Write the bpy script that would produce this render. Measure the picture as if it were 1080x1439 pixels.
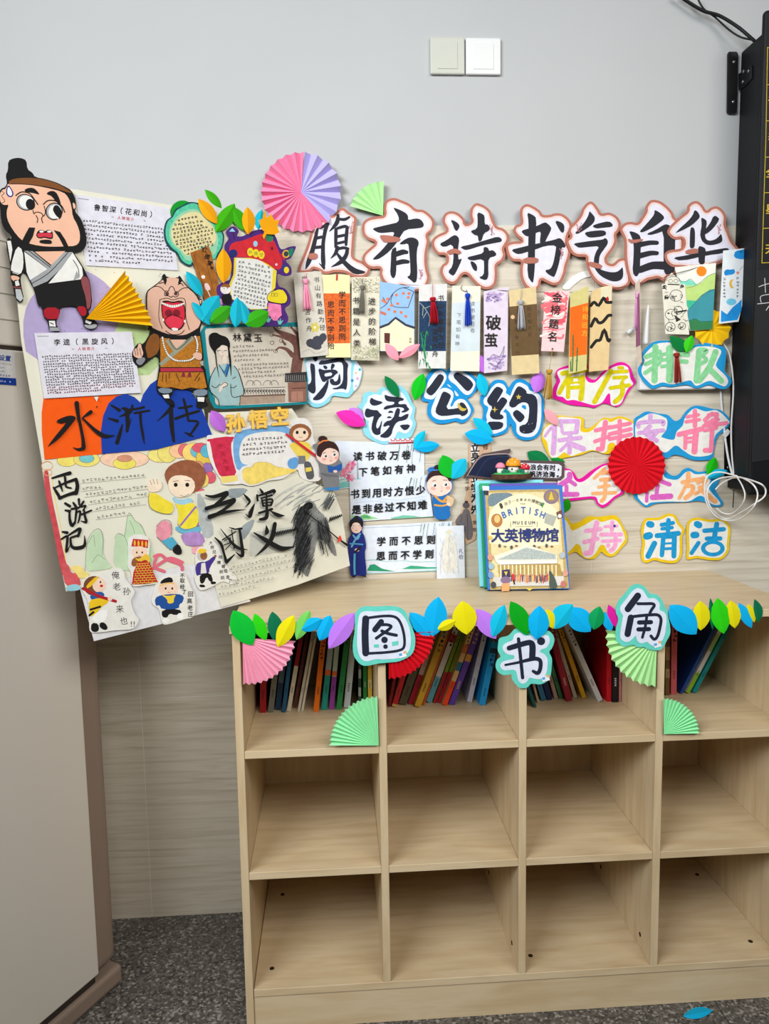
import bpy, bmesh, math, random
import numpy as np
from mathutils import Vector, Matrix

for _o in list(bpy.data.objects):
    bpy.data.objects.remove(_o)
SC = bpy.context.scene
COL = SC.collection
RND = random.Random(7)

# ------------------------------------------------------------------ camera
F = 1119.42
CAM = np.array([-0.03989, -2.06061, 1.3262])
CR = np.array([0.99771, -0.06568, -0.01617])
CF = np.array([0.06345, 0.99156, -0.11304])
CR = CR / np.linalg.norm(CR)
CF = CF - CR * (CF @ CR); CF = CF / np.linalg.norm(CF)
CU = np.cross(CR, CF)
cam_data = bpy.data.cameras.new('camera')
cam_data.sensor_fit = 'AUTO'; cam_data.sensor_width = 36.0
cam_data.lens = F / 1439.0 * 36.0
cam_data.clip_start = 0.02
cam = bpy.data.objects.new('camera', cam_data); COL.objects.link(cam)
cam.matrix_world = Matrix(((CR[0], CU[0], -CF[0], CAM[0]), (CR[1], CU[1], -CF[1], CAM[1]), (CR[2], CU[2], -CF[2], CAM[2]), (0, 0, 0, 1)))
SC.camera = cam

# ------------------------------------------------------------------ world, lights, exposure
world = bpy.data.worlds.new('room_ambient'); SC.world = world; world.use_nodes = True
bg = world.node_tree.nodes['Background']
bg.inputs[0].default_value = (0.93, 0.97, 1.0, 1); bg.inputs[1].default_value = 0.06
def area(name, loc, target, sx, sy, power, col):
    l = bpy.data.lights.new(name, 'AREA'); l.shape = 'RECTANGLE'; l.size = sx; l.size_y = sy
    l.energy = power; l.color = col
    o = bpy.data.objects.new(name, l); COL.objects.link(o); o.location = loc
    d = Vector(target) - Vector(loc); o.rotation_euler = d.to_track_quat('-Z', 'Y').to_euler()
    return o
area('window_daylight', (-2.1, -3.1, 3.1), (0.75, 0.0, 1.55), 2.2, 1.2, 38, (0.94, 0.975, 1.0)).data.spread = math.radians(86)
area('ceiling_lamp', (1.15, -2.9, 2.9), (-0.2, -0.3, 1.35), 2.8, 1.2, 18, (1.0, 0.965, 0.91)).data.spread = math.radians(78)
SC.view_settings.view_transform = 'Standard'
SC.view_settings.look = 'None'
SC.view_settings.exposure = 0.1
SC.view_settings.gamma = 1.0
SC.view_settings.use_curve_mapping = False

# ------------------------------------------------------------------ geometry of sight: pixel -> point on a real plane
def ray(x, y):
    return CF + CR * ((x - 540.0) / F) - CU * ((y - 719.5) / F)
class Plane:
    def __init__(s, o, ex, ey):
        s.o = np.array(o, float); s.ex = np.array(ex, float); s.ex /= np.linalg.norm(s.ex)
        s.ey = np.array(ey, float); s.ey -= s.ex * (s.ey @ s.ex); s.ey /= np.linalg.norm(s.ey)
        s.n = np.cross(s.ex, s.ey)
    def hit(s, x, y, d=0.0):
        r = ray(x, y); q = s.o + s.n * d
        return CAM + r * (((q - CAM) @ s.n) / (r @ s.n))
    def uv(s, x, y, d=0.0):
        p = s.hit(x, y, d) - s.o
        return (float(p @ s.ex), float(p @ s.ey))
WALL = Plane((0, 0, 0), (1, 0, 0), (0, 0, 1))
_bn = np.array((0.572, -0.81, 0.131)); _bn /= np.linalg.norm(_bn); _bx = np.array((0.81, 0.572, 0.0)) / math.hypot(0.81, 0.572)
BOARD = Plane((-0.668, -0.43, 1.72), _bx, np.cross(_bn, _bx))        # the stiff poster collage spans the corner and swings out at its foot
SHELF_D = 0.4364
FRONT = Plane((0, -SHELF_D, 0), (1, 0, 0), (0, 0, 1))
def onz(x, y, z):
    r = ray(x, y); return CAM + r * ((z - CAM[2]) / r[2])

# ------------------------------------------------------------------ materials
def lin(c):
    if isinstance(c, str):
        c = [int(c[i:i + 2], 16) for i in (0, 2, 4)]
    return tuple(((v / 255.0) / 12.92 if v / 255.0 <= 0.04045 else ((v / 255.0 + 0.055) / 1.055) ** 2.4) for v in c)
_M = {}
def M(c, rough=0.75, var=0.06, scale=60.0, spec=0.25, metal=0.0, bump=0.0, emit=None):
    """plain procedural paper / paint / plastic: a colour with a faint mottled variation"""
    key = (c, rough, var, scale, spec, metal, bump, emit)
    if key in _M: return _M[key]
    m = bpy.data.materials.new('paint_' + str(c)); m.use_nodes = True
    nt = m.node_tree; b = nt.nodes['Principled BSDF']
    col = lin(c)
    tc = nt.nodes.new('ShaderNodeTexCoord'); nz = nt.nodes.new('ShaderNodeTexNoise')
    nz.inputs['Scale'].default_value = scale; nz.inputs['Detail'].default_value = 3
    nt.links.new(tc.outputs['Object'], nz.inputs['Vector'])
    rp = nt.nodes.new('ShaderNodeValToRGB')
    rp.color_ramp.elements[0].position = 0.3; rp.color_ramp.elements[1].position = 0.7
    rp.color_ramp.elements[0].color = tuple(v * (1 - var) for v in col) + (1,)
    rp.color_ramp.elements[1].color = tuple(min(1, v * (1 + var)) for v in col) + (1,)
    nt.links.new(nz.outputs['Fac'], rp.inputs['Fac']); nt.links.new(rp.outputs['Color'], b.inputs['Base Color'])
    b.inputs['Roughness'].default_value = rough; b.inputs['Specular IOR Level'].default_value = spec
    b.inputs['Metallic'].default_value = metal
    if bump:
        bp = nt.nodes.new('ShaderNodeBump'); bp.inputs['Strength'].default_value = bump; bp.inputs['Distance'].default_value = 0.001
        nt.links.new(nz.outputs['Fac'], bp.inputs['Height']); nt.links.new(bp.outputs['Normal'], b.inputs['Normal'])
    if emit:
        b.inputs['Emission Color'].default_value = col + (1,); b.inputs['Emission Strength'].default_value = emit
    _M[key] = m
    return m
def streaky(name, stops, stretch, scale=6.0, rough=0.5, spec=0.4, rot=(0, 0, 0), detail=6, extra=None, distort=0.4):
    """wood or travertine grain: noise stretched along one axis. stops = [(pos, colour), ...]"""
    m = bpy.data.materials.new(name); m.use_nodes = True
    nt = m.node_tree; b = nt.nodes['Principled BSDF']
    tc = nt.nodes.new('ShaderNodeTexCoord'); mp = nt.nodes.new('ShaderNodeMapping')
    mp.inputs['Scale'].default_value = stretch; mp.inputs['Rotation'].default_value = rot
    nt.links.new(tc.outputs['Object'], mp.inputs['Vector'])
    nz = nt.nodes.new('ShaderNodeTexNoise'); nz.inputs['Scale'].default_value = scale; nz.inputs['Detail'].default_value = detail
    nz.inputs['Distortion'].default_value = distort
    nt.links.new(mp.outputs['Vector'], nz.inputs['Vector'])
    rp = nt.nodes.new('ShaderNodeValToRGB')
    while len(rp.color_ramp.elements) < len(stops): rp.color_ramp.elements.new(0.5)
    for e, (p, c) in zip(rp.color_ramp.elements, stops): e.position = p; e.color = lin(c) + (1,)
    nt.links.new(nz.outputs['Fac'], rp.inputs['Fac']); nt.links.new(rp.outputs['Color'], b.inputs['Base Color'])
    b.inputs['Roughness'].default_value = rough; b.inputs['Specular IOR Level'].default_value = spec
    return m

# ------------------------------------------------------------------ objects
def meta(o, label=None, cat=None, group=None, kind=None):
    if label: o['label'] = label
    if cat: o['category'] = cat
    if group: o['group'] = group
    if kind: o['kind'] = kind
    return o
def mesh_obj(name, verts, faces, mats, fmat=None, parent=None, smooth=False):
    me = bpy.data.meshes.new(name); me.from_pydata([tuple(v) for v in verts], [], faces)
    for m in mats: me.materials.append(m)
    if fmat: me.polygons.foreach_set('material_index', fmat)
    if smooth: me.polygons.foreach_set('use_smooth', [True] * len(me.polygons))
    me.update()
    o = bpy.data.objects.new(name, me); COL.objects.link(o)
    if parent: o.parent = parent
    return o
def empty(name, loc=(0, 0, 0), rotz=0.0):
    o = bpy.data.objects.new(name, None); COL.objects.link(o); o.location = loc; o.rotation_euler = (0, 0, rotz)
    o.empty_display_size = 0.05
    return o
def bm_obj(name, bm, mat, parent=None, smooth=False):
    me = bpy.data.meshes.new(name); bm.to_mesh(me); bm.free()
    for m in (mat if isinstance(mat, list) else [mat]): me.materials.append(m)
    if smooth: me.polygons.foreach_set('use_smooth', [True] * len(me.polygons))
    o = bpy.data.objects.new(name, me); COL.objects.link(o)
    if parent: o.parent = parent
    return o
def bm_box(bm, lo, hi, bev=0.0, seg=2):
    lo = Vector(lo); hi = Vector(hi)
    r = bmesh.ops.create_cube(bm, size=1.0)
    for v in r['verts']:
        v.co = Vector(((lo[i] + hi[i]) / 2 + v.co[i] * (hi[i] - lo[i]) for i in range(3)))
    if bev > 0:
        es = list({e for v in r['verts'] for e in v.link_edges})
        bmesh.ops.bevel(bm, geom=es, offset=bev, segments=seg, affect='EDGES', profile=0.5)
def box(name, lo, hi, mat, parent=None, bev=0.0, seg=2):
    bm = bmesh.new(); bm_box(bm, lo, hi, bev, seg); return bm_obj(name, bm, mat, parent)
def catmull(pts, n=6, closed=False):
    P = [np.array(p, float) for p in pts]; N = len(P); out = []
    if N < 3 and not closed:
        return [tuple(p) for p in P]
    rng = range(N) if closed else range(N - 1)
    for i in rng:
        if closed: a, b, c, d = P[i - 1], P[i], P[(i + 1) % N], P[(i + 2) % N]
        else: a, b, c, d = P[max(i - 1, 0)], P[i], P[i + 1], P[min(i + 2, N - 1)]
        for k in range(n):
            t = k / n
            out.append(tuple(0.5 * (2 * b + (c - a) * t + (2 * a - 5 * b + 4 * c - d) * t * t + (3 * b - a - 3 * c + d) * t ** 3)))
    if not closed: out.append(tuple(P[-1]))
    return out
def chaikin(pts, it=1, closed=True):
    for _ in range(it):
        out = []
        for i in range(len(pts)):
            a = pts[i]; b = pts[(i + 1) % len(pts)]
            out += [(a[0] * .75 + b[0] * .25, a[1] * .75 + b[1] * .25), (a[0] * .25 + b[0] * .75, a[1] * .25 + b[1] * .75)]
        pts = out
    return pts
def inset(pts, d):
    """offset a closed outline inwards by d (same units), dropping the points that fold over"""
    P = np.array(pts, float); nx = np.roll(P, -1, 0); pv = np.roll(P, 1, 0)
    area2 = float(np.sum(P[:, 0] * nx[:, 1] - nx[:, 0] * P[:, 1]))
    t = nx - pv; t /= (np.linalg.norm(t, axis=1, keepdims=True) + 1e-9)
    nrm = np.stack([-t[:, 1], t[:, 0]], 1) * (1 if area2 > 0 else -1)
    Q = P + nrm * d
    A = P[None]; B = nx[None]; AB = B - A
    tt = np.clip(((Q[:, None] - A) * AB).sum(-1) / ((AB * AB).sum(-1) + 1e-12), 0, 1)
    dist = np.linalg.norm(Q[:, None] - (A + AB * tt[..., None]), axis=-1).min(1)
    keep = dist > d * 0.93
    return [tuple(q) for q, k in zip(Q, keep) if k]
def circle(cx, cy, rx, ry=None, n=20, rot=0.0, a0=0.0, a1=360.0):
    ry = rx if ry is None else ry; out = []
    full = abs(a1 - a0) >= 359.9
    for i in range(n if full else n + 1):
        a = math.radians(a0 + (a1 - a0) * i / n); x, y = rx * math.cos(a), ry * math.sin(a)
        c, s = math.cos(math.radians(rot)), math.sin(math.radians(rot))
        out.append((cx + x * c - y * s, cy + x * s + y * c))
    return out
def crop(x0, y0, s):
    """coordinates measured in an enlarged detail -> photograph pixels"""
    def f(pts):
        return [(x0 + p[0] / s, y0 + p[1] / s) + tuple(q / s for q in p[2:]) for p in pts]
    return f
_glyph = {}
def glyph(ch, bold=0.0):
    k = (ch, bold)
    if k in _glyph: return _glyph[k]
    c = bpy.data.curves.new('g', 'FONT'); c.body = ch; c.resolution_u = 2
    o = bpy.data.objects.new('g', c); COL.objects.link(o)
    me = bpy.data.meshes.new_from_object(o.evaluated_get(bpy.context.evaluated_depsgraph_get()))
    v = [(p.co.x, p.co.y) for p in me.vertices]; f = [tuple(p.vertices) for p in me.polygons]
    bpy.data.objects.remove(o); bpy.data.curves.remove(c); bpy.data.meshes.remove(me)
    if v and ord(ch) > 255:
        cx, cy = 0.5, 0.36
        if v: cx = (min(p[0] for p in v) + max(p[0] for p in v)) / 2 * .6 + .4 * .5
    elif v:
        cx = (min(p[0] for p in v) + max(p[0] for p in v)) / 2; cy = 0.35
    else: cx = cy = 0
    v = [(p[0] - cx, p[1] - cy) for p in v]
    _glyph[k] = (v, f)
    return _glyph[k]

class Sheet:
    """One object lying on a plane: paper cut to an outline given in photograph pixels, and layers drawn on it."""
    def __init__(s, plane, d, anchor):
        s.plane = plane; s.d = d
        s.u0, s.v0 = plane.uv(anchor[0], anchor[1], d)
        s.obj = None
    def loc(s, x, y, d):
        u, v = s.plane.uv(x, y, d)
        return (u - s.u0, v - s.v0, d - s.d)
    def place(s, o):
        p = s.plane.o + s.plane.ex * s.u0 + s.plane.ey * s.v0 + s.plane.n * s.d
        e, y, n = s.plane.ex, s.plane.ey, s.plane.n
        o.matrix_world = Matrix(((e[0], y[0], n[0], p[0]), (e[1], y[1], n[1], p[1]), (e[2], y[2], n[2], p[2]), (0, 0, 0, 1)))
def paper(name, label, cat, plane, d, pts, mat, group=None, th=0.0006, smooth=0, bend=None):
    """a thing: a thin sheet whose front face lies d in front of the plane. bend(px,py)->extra distance from the plane"""
    if smooth == 'c': pts = catmull(pts, 5, True)
    elif smooth: pts = chaikin(pts, smooth)
    ax = sum(p[0] for p in pts) / len(pts); ay = sum(p[1] for p in pts) / len(pts)
    s = Sheet(plane, d, (ax, ay))
    o = slab(s, name, pts, d, th, mat, bend)
    s.place(o); s.obj = o; s.top = d; s.outline = pts; s.bend = bend
    meta(o, label, cat, group)
    return s
def slab(s, name, pts, d, th, mat, bend=None, parent=None):
    bm = bmesh.new()
    fr = [bm.verts.new(s.loc(p[0], p[1], d + (bend(p[0], p[1]) if bend else 0))) for p in pts]
    bk = [bm.verts.new((v.co.x, v.co.y, v.co.z - th)) for v in fr]
    n = len(pts)
    bm.faces.new(fr); bm.faces.new(list(reversed(bk)))
    for i in range(n):
        j = (i + 1) % n; bm.faces.new((fr[i], bk[i], bk[j], fr[j]))
    bmesh.ops.recalc_face_normals(bm, faces=bm.faces[:])
    bmesh.ops.triangulate(bm, faces=[f for f in bm.faces if len(f.verts) > 4])
    return bm_obj(name, bm, mat, parent)
class Art:
    """ink, paint and pasted layers on a sheet; all go into one mesh with several materials"""
    def __init__(s, sheet, lift=0.0, eps=0.00002):
        s.sh = sheet; s.d = sheet.top + 0.00008 + lift; s.eps = eps; s.k = 0
        s.v = []; s.f = []; s.m = []; s.mats = []
    def mi(s, mat):
        if mat not in s.mats: s.mats.append(mat)
        return s.mats.index(mat)
    def up(s):
        s.k += 1; return s.d + s.k * s.eps
    def pt(s, x, y, d):
        b = s.sh.bend(x, y) if s.sh.bend else 0.0
        return s.sh.loc(x, y, d + b)
    def poly(s, pts, mat, smooth=0):
        if smooth == 'c': pts = catmull(pts, 5, True)
        elif smooth: pts = chaikin(pts, smooth)
        d = s.up(); b = len(s.v); i = s.mi(mat)
        from mathutils.geometry import tessellate_polygon
        s.v += [s.pt(p[0], p[1], d) for p in pts]
        for t in tessellate_polygon([[Vector((p[0], p[1], 0)) for p in pts]]):
            a, c, e = t
            (x1, y1), (x2, y2), (x3, y3) = pts[a][:2], pts[c][:2], pts[e][:2]
            if (x2 - x1) * (y3 - y1) - (x3 - x1) * (y2 - y1) > 0: a, c = c, a
            s.f.append((b + a, b + c, b + e)); s.m.append(i)
        return s
    def line(s, pts, w, mat, n=4, cap=True, smooth=True):
        """a brush or pen stroke; points (x, y) or (x, y, width)"""
        P = [(p[0], p[1], p[2] if len(p) > 2 else w) for p in pts]
        if smooth and len(P) > 2: P = catmull(P, n)
        d = s.up(); i = s.mi(mat); L = []; R = []
        for k, p in enumerate(P):
            a = P[max(k - 1, 0)]; c = P[min(k + 1, len(P) - 1)]
            tx, ty = c[0] - a[0], c[1] - a[1]; q = math.hypot(tx, ty) or 1
            nx, ny = -ty / q, tx / q; h = max(p[2], 0.05) / 2
            L.append((p[0] + nx * h, p[1] + ny * h)); R.append((p[0] - nx * h, p[1] - ny * h))
        b = len(s.v); n_ = len(P)
        s.v += [s.pt(x, y, d) for x, y in L] + [s.pt(x, y, d) for x, y in R]
        for k in range(n_ - 1):
            s.f.append((b + k, b + k + 1, b + n_ + k + 1, b + n_ + k)); s.m.append(i)
        if cap:
            for e, q in ((0, 1), (n_ - 1, n_ - 2)):
                r = P[e][2] / 2
                if r < 0.35: continue
                a0 = math.degrees(math.atan2(P[e][1] - P[q][1], P[e][0] - P[q][0]))
                c_ = circle(P[e][0], P[e][1], r, n=6, a0=a0 - 90, a1=a0 + 90)
                b = len(s.v); s.v += [s.pt(x, y, d) for x, y in c_]
                s.f.append(tuple(range(b + len(c_) - 1, b - 1, -1))); s.m.append(i)
        return s
    def lines(s, many, w, mat, **k):
        for p in many: s.line(p, w, mat, **k)
        return s
    def text(s, txt, x, y, dx, dy, size, mat, rot=0.0, bold=0.0, asp=1.0, skew=0.0):
        """characters centred one after another from (x, y), stepping (dx, dy) pixels"""
        i = s.mi(mat); c, q = math.cos(math.radians(rot)), math.sin(math.radians(rot))
        e = bold * 0.75
        for ox, oy in (((-e, -e), (e, e), (e, -e), (-e, e)) if e else ((0, 0),)):      # a broad nib: the outline set down four times
            d = s.up()
            for k, ch in enumerate(txt):
                if ch == ' ': continue
                v, f = glyph(ch); b = len(s.v)
                for (gx, gy) in v:
                    gx, gy = gx + ox, gy + oy
                    gx = gx * size * asp + gy * skew * size; gy = -gy * size
                    s.v.append(s.pt(x + dx * k + gx * c - gy * q, y + dy * k + gx * q + gy * c, d))
                s.f += [tuple(b + j for j in t) for t in f]; s.m += [i] * len(f)
        return s
    def scrawl(s, x0, y0, x1, y1, size, mat, seed=0, fill=0.95, w=None, dense=4):
        """a line of handwriting or print too small to read: short pen marks in character-sized cells"""
        r = random.Random(seed * 977 + int(x0 * 7 + y0 * 13)); d = s.up(); i = s.mi(mat)
        L = math.hypot(x1 - x0, y1 - y0); n = max(1, int(L / (size * 1.12))); tx, ty = (x1 - x0) / L, (y1 - y0) / L
        w = w or size * 0.14
        for k in range(n):
            if r.random() > fill: continue
            cx = x0 + tx * (k + .5) * L / n; cy = y0 + ty * (k + .5) * L / n
            for q in range(dense):
                if q % 2 == 0: ax, ay, bx, by = -.42, r.uniform(-.45, .45), .42, 0; by = ay + r.uniform(-.12, .08)
                else: ax, ay, by = r.uniform(-.4, .4), -.45, .45; bx = ax + r.uniform(-.25, .25)
                sc = size * r.uniform(.7, 1)
                a = (ax * sc * tx - ay * sc * ty, ax * sc * ty + ay * sc * tx); c = (bx * sc * tx - by * sc * ty, bx * sc * ty + by * sc * tx)
                l = math.hypot(c[0] - a[0], c[1] - a[1]) or 1; nx, ny = -(c[1] - a[1]) / l * w / 2, (c[0] - a[0]) / l * w / 2
                b = len(s.v)
                for (px, py) in ((a[0] + nx, a[1] + ny), (c[0] + nx, c[1] + ny), (c[0] - nx, c[1] - ny), (a[0] - nx, a[1] - ny)):
                    s.v.append(s.pt(cx + px, cy + py, d))
                s.f.append((b, b + 1, b + 2, b + 3)); s.m.append(i)
        return s
    def build(s, name, label=None):
        o = mesh_obj(name, s.v, s.f, s.mats, s.m, s.sh.obj)
        if label: o['label'] = label
        return o
def tube(name, pts, r, mat, parent=None, closed=False, n=8, sm=5, bm=None):
    P = [Vector(p) for p in (catmull(pts, sm, closed) if len(pts) > 2 else pts)]
    own = bm is None
    bm = bm or bmesh.new(); rings = []
    for k, p in enumerate(P):
        a = P[k - 1] if (k or closed) else p; c = P[(k + 1) % len(P)] if (k < len(P) - 1 or closed) else p
        t = (c - a).normalized(); s1 = t.orthogonal() if k == 0 else (s1 - t * s1.dot(t)); s1.normalize(); s2 = t.cross(s1)
        rr = r(k / (len(P) - 1)) if callable(r) else r
        rings.append([bm.verts.new(p + s1 * (rr * math.cos(2 * math.pi * j / n)) + s2 * (rr * math.sin(2 * math.pi * j / n))) for j in range(n)])
    for k in range(len(P) if closed else len(P) - 1):
        A, B = rings[k], rings[(k + 1) % len(P)]
        for j in range(n): bm.faces.new((A[j], A[(j + 1) % n], B[(j + 1) % n], B[j]))
    if not closed:
        bm.faces.new(list(reversed(rings[0]))); bm.faces.new(rings[-1])
    if not own: return None
    bmesh.ops.recalc_face_normals(bm, faces=bm.faces[:])
    return bm_obj(name, bm, mat, parent, smooth=True)
# ================================================================== THE SETTING
white_paint = M((188, 190, 191), rough=0.85, var=0.015, scale=4.0, spec=0.15)
box('wall_back', (-2.2, 0.008, 0.0), (2.2, 0.16, 3.2), white_paint)['kind'] = 'structure'
tile_mat = streaky('travertine_tile', [(0.22, (176, 166, 147)), (0.42, (203, 194, 176)), (0.58, (215, 207, 191)), (0.78, (188, 178, 159))],
                   (1.0, 1.0, 20.0), scale=3.6, rough=0.42, spec=0.35, distort=0.6)
grout = M((222, 220, 212), rough=0.9)
TX, TZ = -0.5558, 0.6143
bm = bmesh.new()
zs = [0.0, TZ, TZ + 0.6, TZ + 1.2]
for i in range(-2, 2):
    for a, b in zip(zs[:-1], zs[1:]):
        x0, x1 = TX + 1.2 * i + 0.0009, TX + 1.2 * (i + 1) - 0.0009
        if b - a < 0.02: continue
        bm_box(bm, (x0, 0.0, a + 0.0009), (x1, 0.0085, b - 0.0009), 0.0006, 1)
bm_obj('wall_tiles', bm, tile_mat)['kind'] = 'structure'
box('wall_grout', (-2.2, 0.0012, 0.0), (1.84, 0.0079, TZ + 1.1995), grout)['kind'] = 'structure'
# terrazzo floor in large slabs
tm = bpy.data.materials.new('terrazzo'); tm.use_nodes = True
nt = tm.node_tree; b = nt.nodes['Principled BSDF']
tc = nt.nodes.new('ShaderNodeTexCoord')
v1 = nt.nodes.new('ShaderNodeTexVoronoi'); v1.inputs['Scale'].default_value = 170
v2 = nt.nodes.new('ShaderNodeTexVoronoi'); v2.inputs['Scale'].default_value = 85
for v in (v1, v2): nt.links.new(tc.outputs['Object'], v.inputs['Vector'])
sp = nt.nodes.new('ShaderNodeSeparateColor'); nt.links.new(v1.outputs['Color'], sp.inputs[0])
r1 = nt.nodes.new('ShaderNodeValToRGB'); r1.color_ramp.interpolation = 'CONSTANT'
for k, (p, c) in enumerate([(0.0, (84, 81, 78)), (0.42, (108, 104, 100)), (0.72, (62, 60, 59)), (0.88, (150, 146, 140))]):
    if k > 1: r1.color_ramp.elements.new(p)
    r1.color_ramp.elements[k].position = p; r1.color_ramp.elements[k].color = lin(c) + (1,)
nt.links.new(sp.outputs[0], r1.inputs['Fac'])
r2 = nt.nodes.new('ShaderNodeValToRGB'); r2.color_ramp.elements[0].position = 0.12; r2.color_ramp.elements[1].position = 0.2
r2.color_ramp.elements[0].color = (1, 1, 1, 1); r2.color_ramp.elements[1].color = (0, 0, 0, 1)
nt.links.new(v2.outputs['Distance'], r2.inputs['Fac'])
mx = nt.nodes.new('ShaderNodeMix'); mx.data_type = 'RGBA'
nt.links.new(r2.outputs['Color'], mx.inputs[0]); nt.links.new(r1.outputs['Color'], mx.inputs[6]); mx.inputs[7].default_value = lin((150, 146, 140)) + (1,)
nt.links.new(mx.outputs[2], b.inputs['Base Color']); b.inputs['Roughness'].default_value = 0.35
bm = bmesh.new()
for i in range(-3, 3):
    for j in range(-4, 1):
        bm_box(bm, (0.8 * i + 0.0012, -0.2 + 0.8 * j + 0.0012, -0.03), (0.8 * (i + 1) - 0.0012, -0.2 + 0.8 * (j + 1) - 0.0012 if j < 0 else 0.008, 0.0))
bm_obj('floor', bm, tm)['kind'] = 'structure'
box('floor_joints', (-2.4, -3.4, -0.04), (2.4, 0.008, -0.0015), M((60, 57, 54), rough=0.9))['kind'] = 'structure'

# ================================================================== BOOKSHELF
X0, CW, T = -0.2562, 0.3009, 0.0166
Z1, Z2, Z0, ZT, ZK = 0.6403, 0.3692, 0.0991, 0.9125, 0.0822
oak = [(0.2, (198, 172, 132)), (0.45, (213, 190, 152)), (0.62, (220, 199, 163)), (0.85, (204, 179, 139))]
oak_h = streaky('oak_along', oak, (1.2, 9.0, 9.0), scale=4.5, rough=0.42, spec=0.35)
oak_v = streaky('oak_upright', oak, (9.0, 9.0, 1.2), scale=4.5, rough=0.45, spec=0.35)
XE = X0 + 4 * CW + T
shelf = empty('bookshelf', ((X0 + XE) / 2, -SHELF_D / 2, 0))
meta(shelf, 'light oak open bookshelf of twelve cubbies standing against the tiled wall', 'bookshelf')
def sh(name, lo, hi, mat, bev=0.0008):
    cx, cy = (X0 + XE) / 2, -SHELF_D / 2
    return box(name, (lo[0] - cx, lo[1] - cy, lo[2]), (hi[0] - cx, hi[1] - cy, hi[2]), mat, shelf, bev, 1)
YB = -0.003; YF = -SHELF_D
sh('top_board', (X0 - 0.004, YF - 0.006, ZT - T), (XE + 0.004, YB, ZT), oak_h)
for i in (0, 4):
    sh('side_panel', (X0 + i * CW, YF, 0.0), (X0 + i * CW + T, YB, ZT - T - 0.0003), oak_v)
for i in (1, 2, 3):
    sh('upright_divider', (X0 + i * CW, YF, Z0 + 0.0003), (X0 + i * CW + T, -0.012, ZT - T - 0.0003), oak_v)
sh('back_panel', (X0 + T, -0.011, ZK), (XE - T, YB, ZT - T - 0.0003), oak_v)
sh('bottom_board', (X0 + T + 0.0015, YF, ZK), (XE - T - 0.0003, -0.012, Z0), oak_h)
sh('plinth', (X0 + T + 0.0003, YF + 0.004, 0.0), (XE - T - 0.0003, YF + 0.02, ZK - 0.0005), oak_h)
for i in range(4):
    for z in (Z1, Z2):
        sh('shelf_board', (X0 + i * CW + T + 0.0003, YF + 0.001, z - T), (X0 + (i + 1) * CW - 0.0003, -0.012, z), oak_h)
hole = M((52, 38, 26), rough=0.6)
def cap_disc(p, nrm, r=0.0055):
    bm = bmesh.new(); bmesh.ops.create_cone(bm, cap_ends=True, segments=16, radius1=r, radius2=r * .9, depth=0.0012)
    o = bm_obj('screw_cap', bm, hole, shelf)
    o.rotation_euler = Vector(nrm).to_track_quat('Z', 'Y').to_euler()
    o.location = (p[0] - (X0 + XE) / 2 + nrm[0] * .0005, p[1] + SHELF_D / 2 + nrm[1] * .0005, p[2] + nrm[2] * .0005)
for q in [(382, 1361), (397, 1257), (745, 1343), (979, 1229), (1054, 1323)]:
    cap_disc(onz(q[0], q[1], Z0), (0, 0, 1))
def onx(px, py, x):
    r = ray(px, py); return CAM + r * ((x - CAM[0]) / r[0])
for q, i in [((687, 1226), 2), ((719, 1325), 2), ((844, 1218), 3), ((899, 1313), 3)]:
    cap_disc(onx(q[0], q[1], X0 + i * CW), (-1, 0, 0))

# ================================================================== AIR CONDITIONER CABINET (turned out of the corner)
AN = np.array([0.879, -0.476, 0.0]); AT = np.array([-0.476, -0.879, 0.0])     # face normal, direction along the face to the viewer's left
AN /= np.linalg.norm(AN); AT /= np.linalg.norm(AT)
A0 = np.array([-0.606, -0.308, 0.0])                                           # foot of the front panel's far edge
ac = empty('air_conditioner', tuple(A0 + AT * 0.27 - AN * 0.16), math.atan2(AT[1], AT[0]))
meta(ac, 'tall beige floor standing air conditioner at the left edge beside the poster collage', 'air conditioner')
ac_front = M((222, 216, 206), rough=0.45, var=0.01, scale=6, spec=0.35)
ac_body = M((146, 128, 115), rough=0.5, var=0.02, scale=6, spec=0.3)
ac_dark = M((58, 48, 44), rough=0.7)
# local frame of the cabinet: x along AT (towards the viewer), y = towards the wall corner or the room
ax_y = np.array([-AT[1], AT[0], 0]); sgn = 1.0 if ax_y @ AN > 0 else -1.0
def acb(name, x0, x1, out0, out1, z0, z1, mat, bev=0.0, seg=3):
    ys = sorted((sgn * (0.16 + out0), sgn * (0.16 + out1)))
    return box(name, (x0 - 0.27, ys[0], z0), (x1 - 0.27, ys[1], z1), mat, ac, bev, seg)
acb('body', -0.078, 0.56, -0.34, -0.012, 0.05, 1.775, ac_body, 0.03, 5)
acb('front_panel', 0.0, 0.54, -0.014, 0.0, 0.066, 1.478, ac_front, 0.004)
acb('outlet_panel', 0.0, 0.54, -0.02, -0.002, 1.486, 1.762, ac_front, 0.004)
acb('panel_gap', 0.004, 0.536, -0.03, -0.004, 1.474, 1.489, ac_dark)
acb('kick_recess', 0.006, 0.536, -0.03, -0.008, 0.03, 0.068, ac_dark)
acb('base', -0.072, 0.565, -0.341, 0.002, 0.0, 0.046, ac_body, 0.010, 3)
for z in (1.535, 1.585, 1.635, 1.685):
    acb('louver_line', 0.012, 0.53, -0.0022, -0.001, z, z + 0.002, M((160, 155, 148)))
ACF = Plane(tuple(A0), tuple(-AT), (0, 0, 1))
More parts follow.
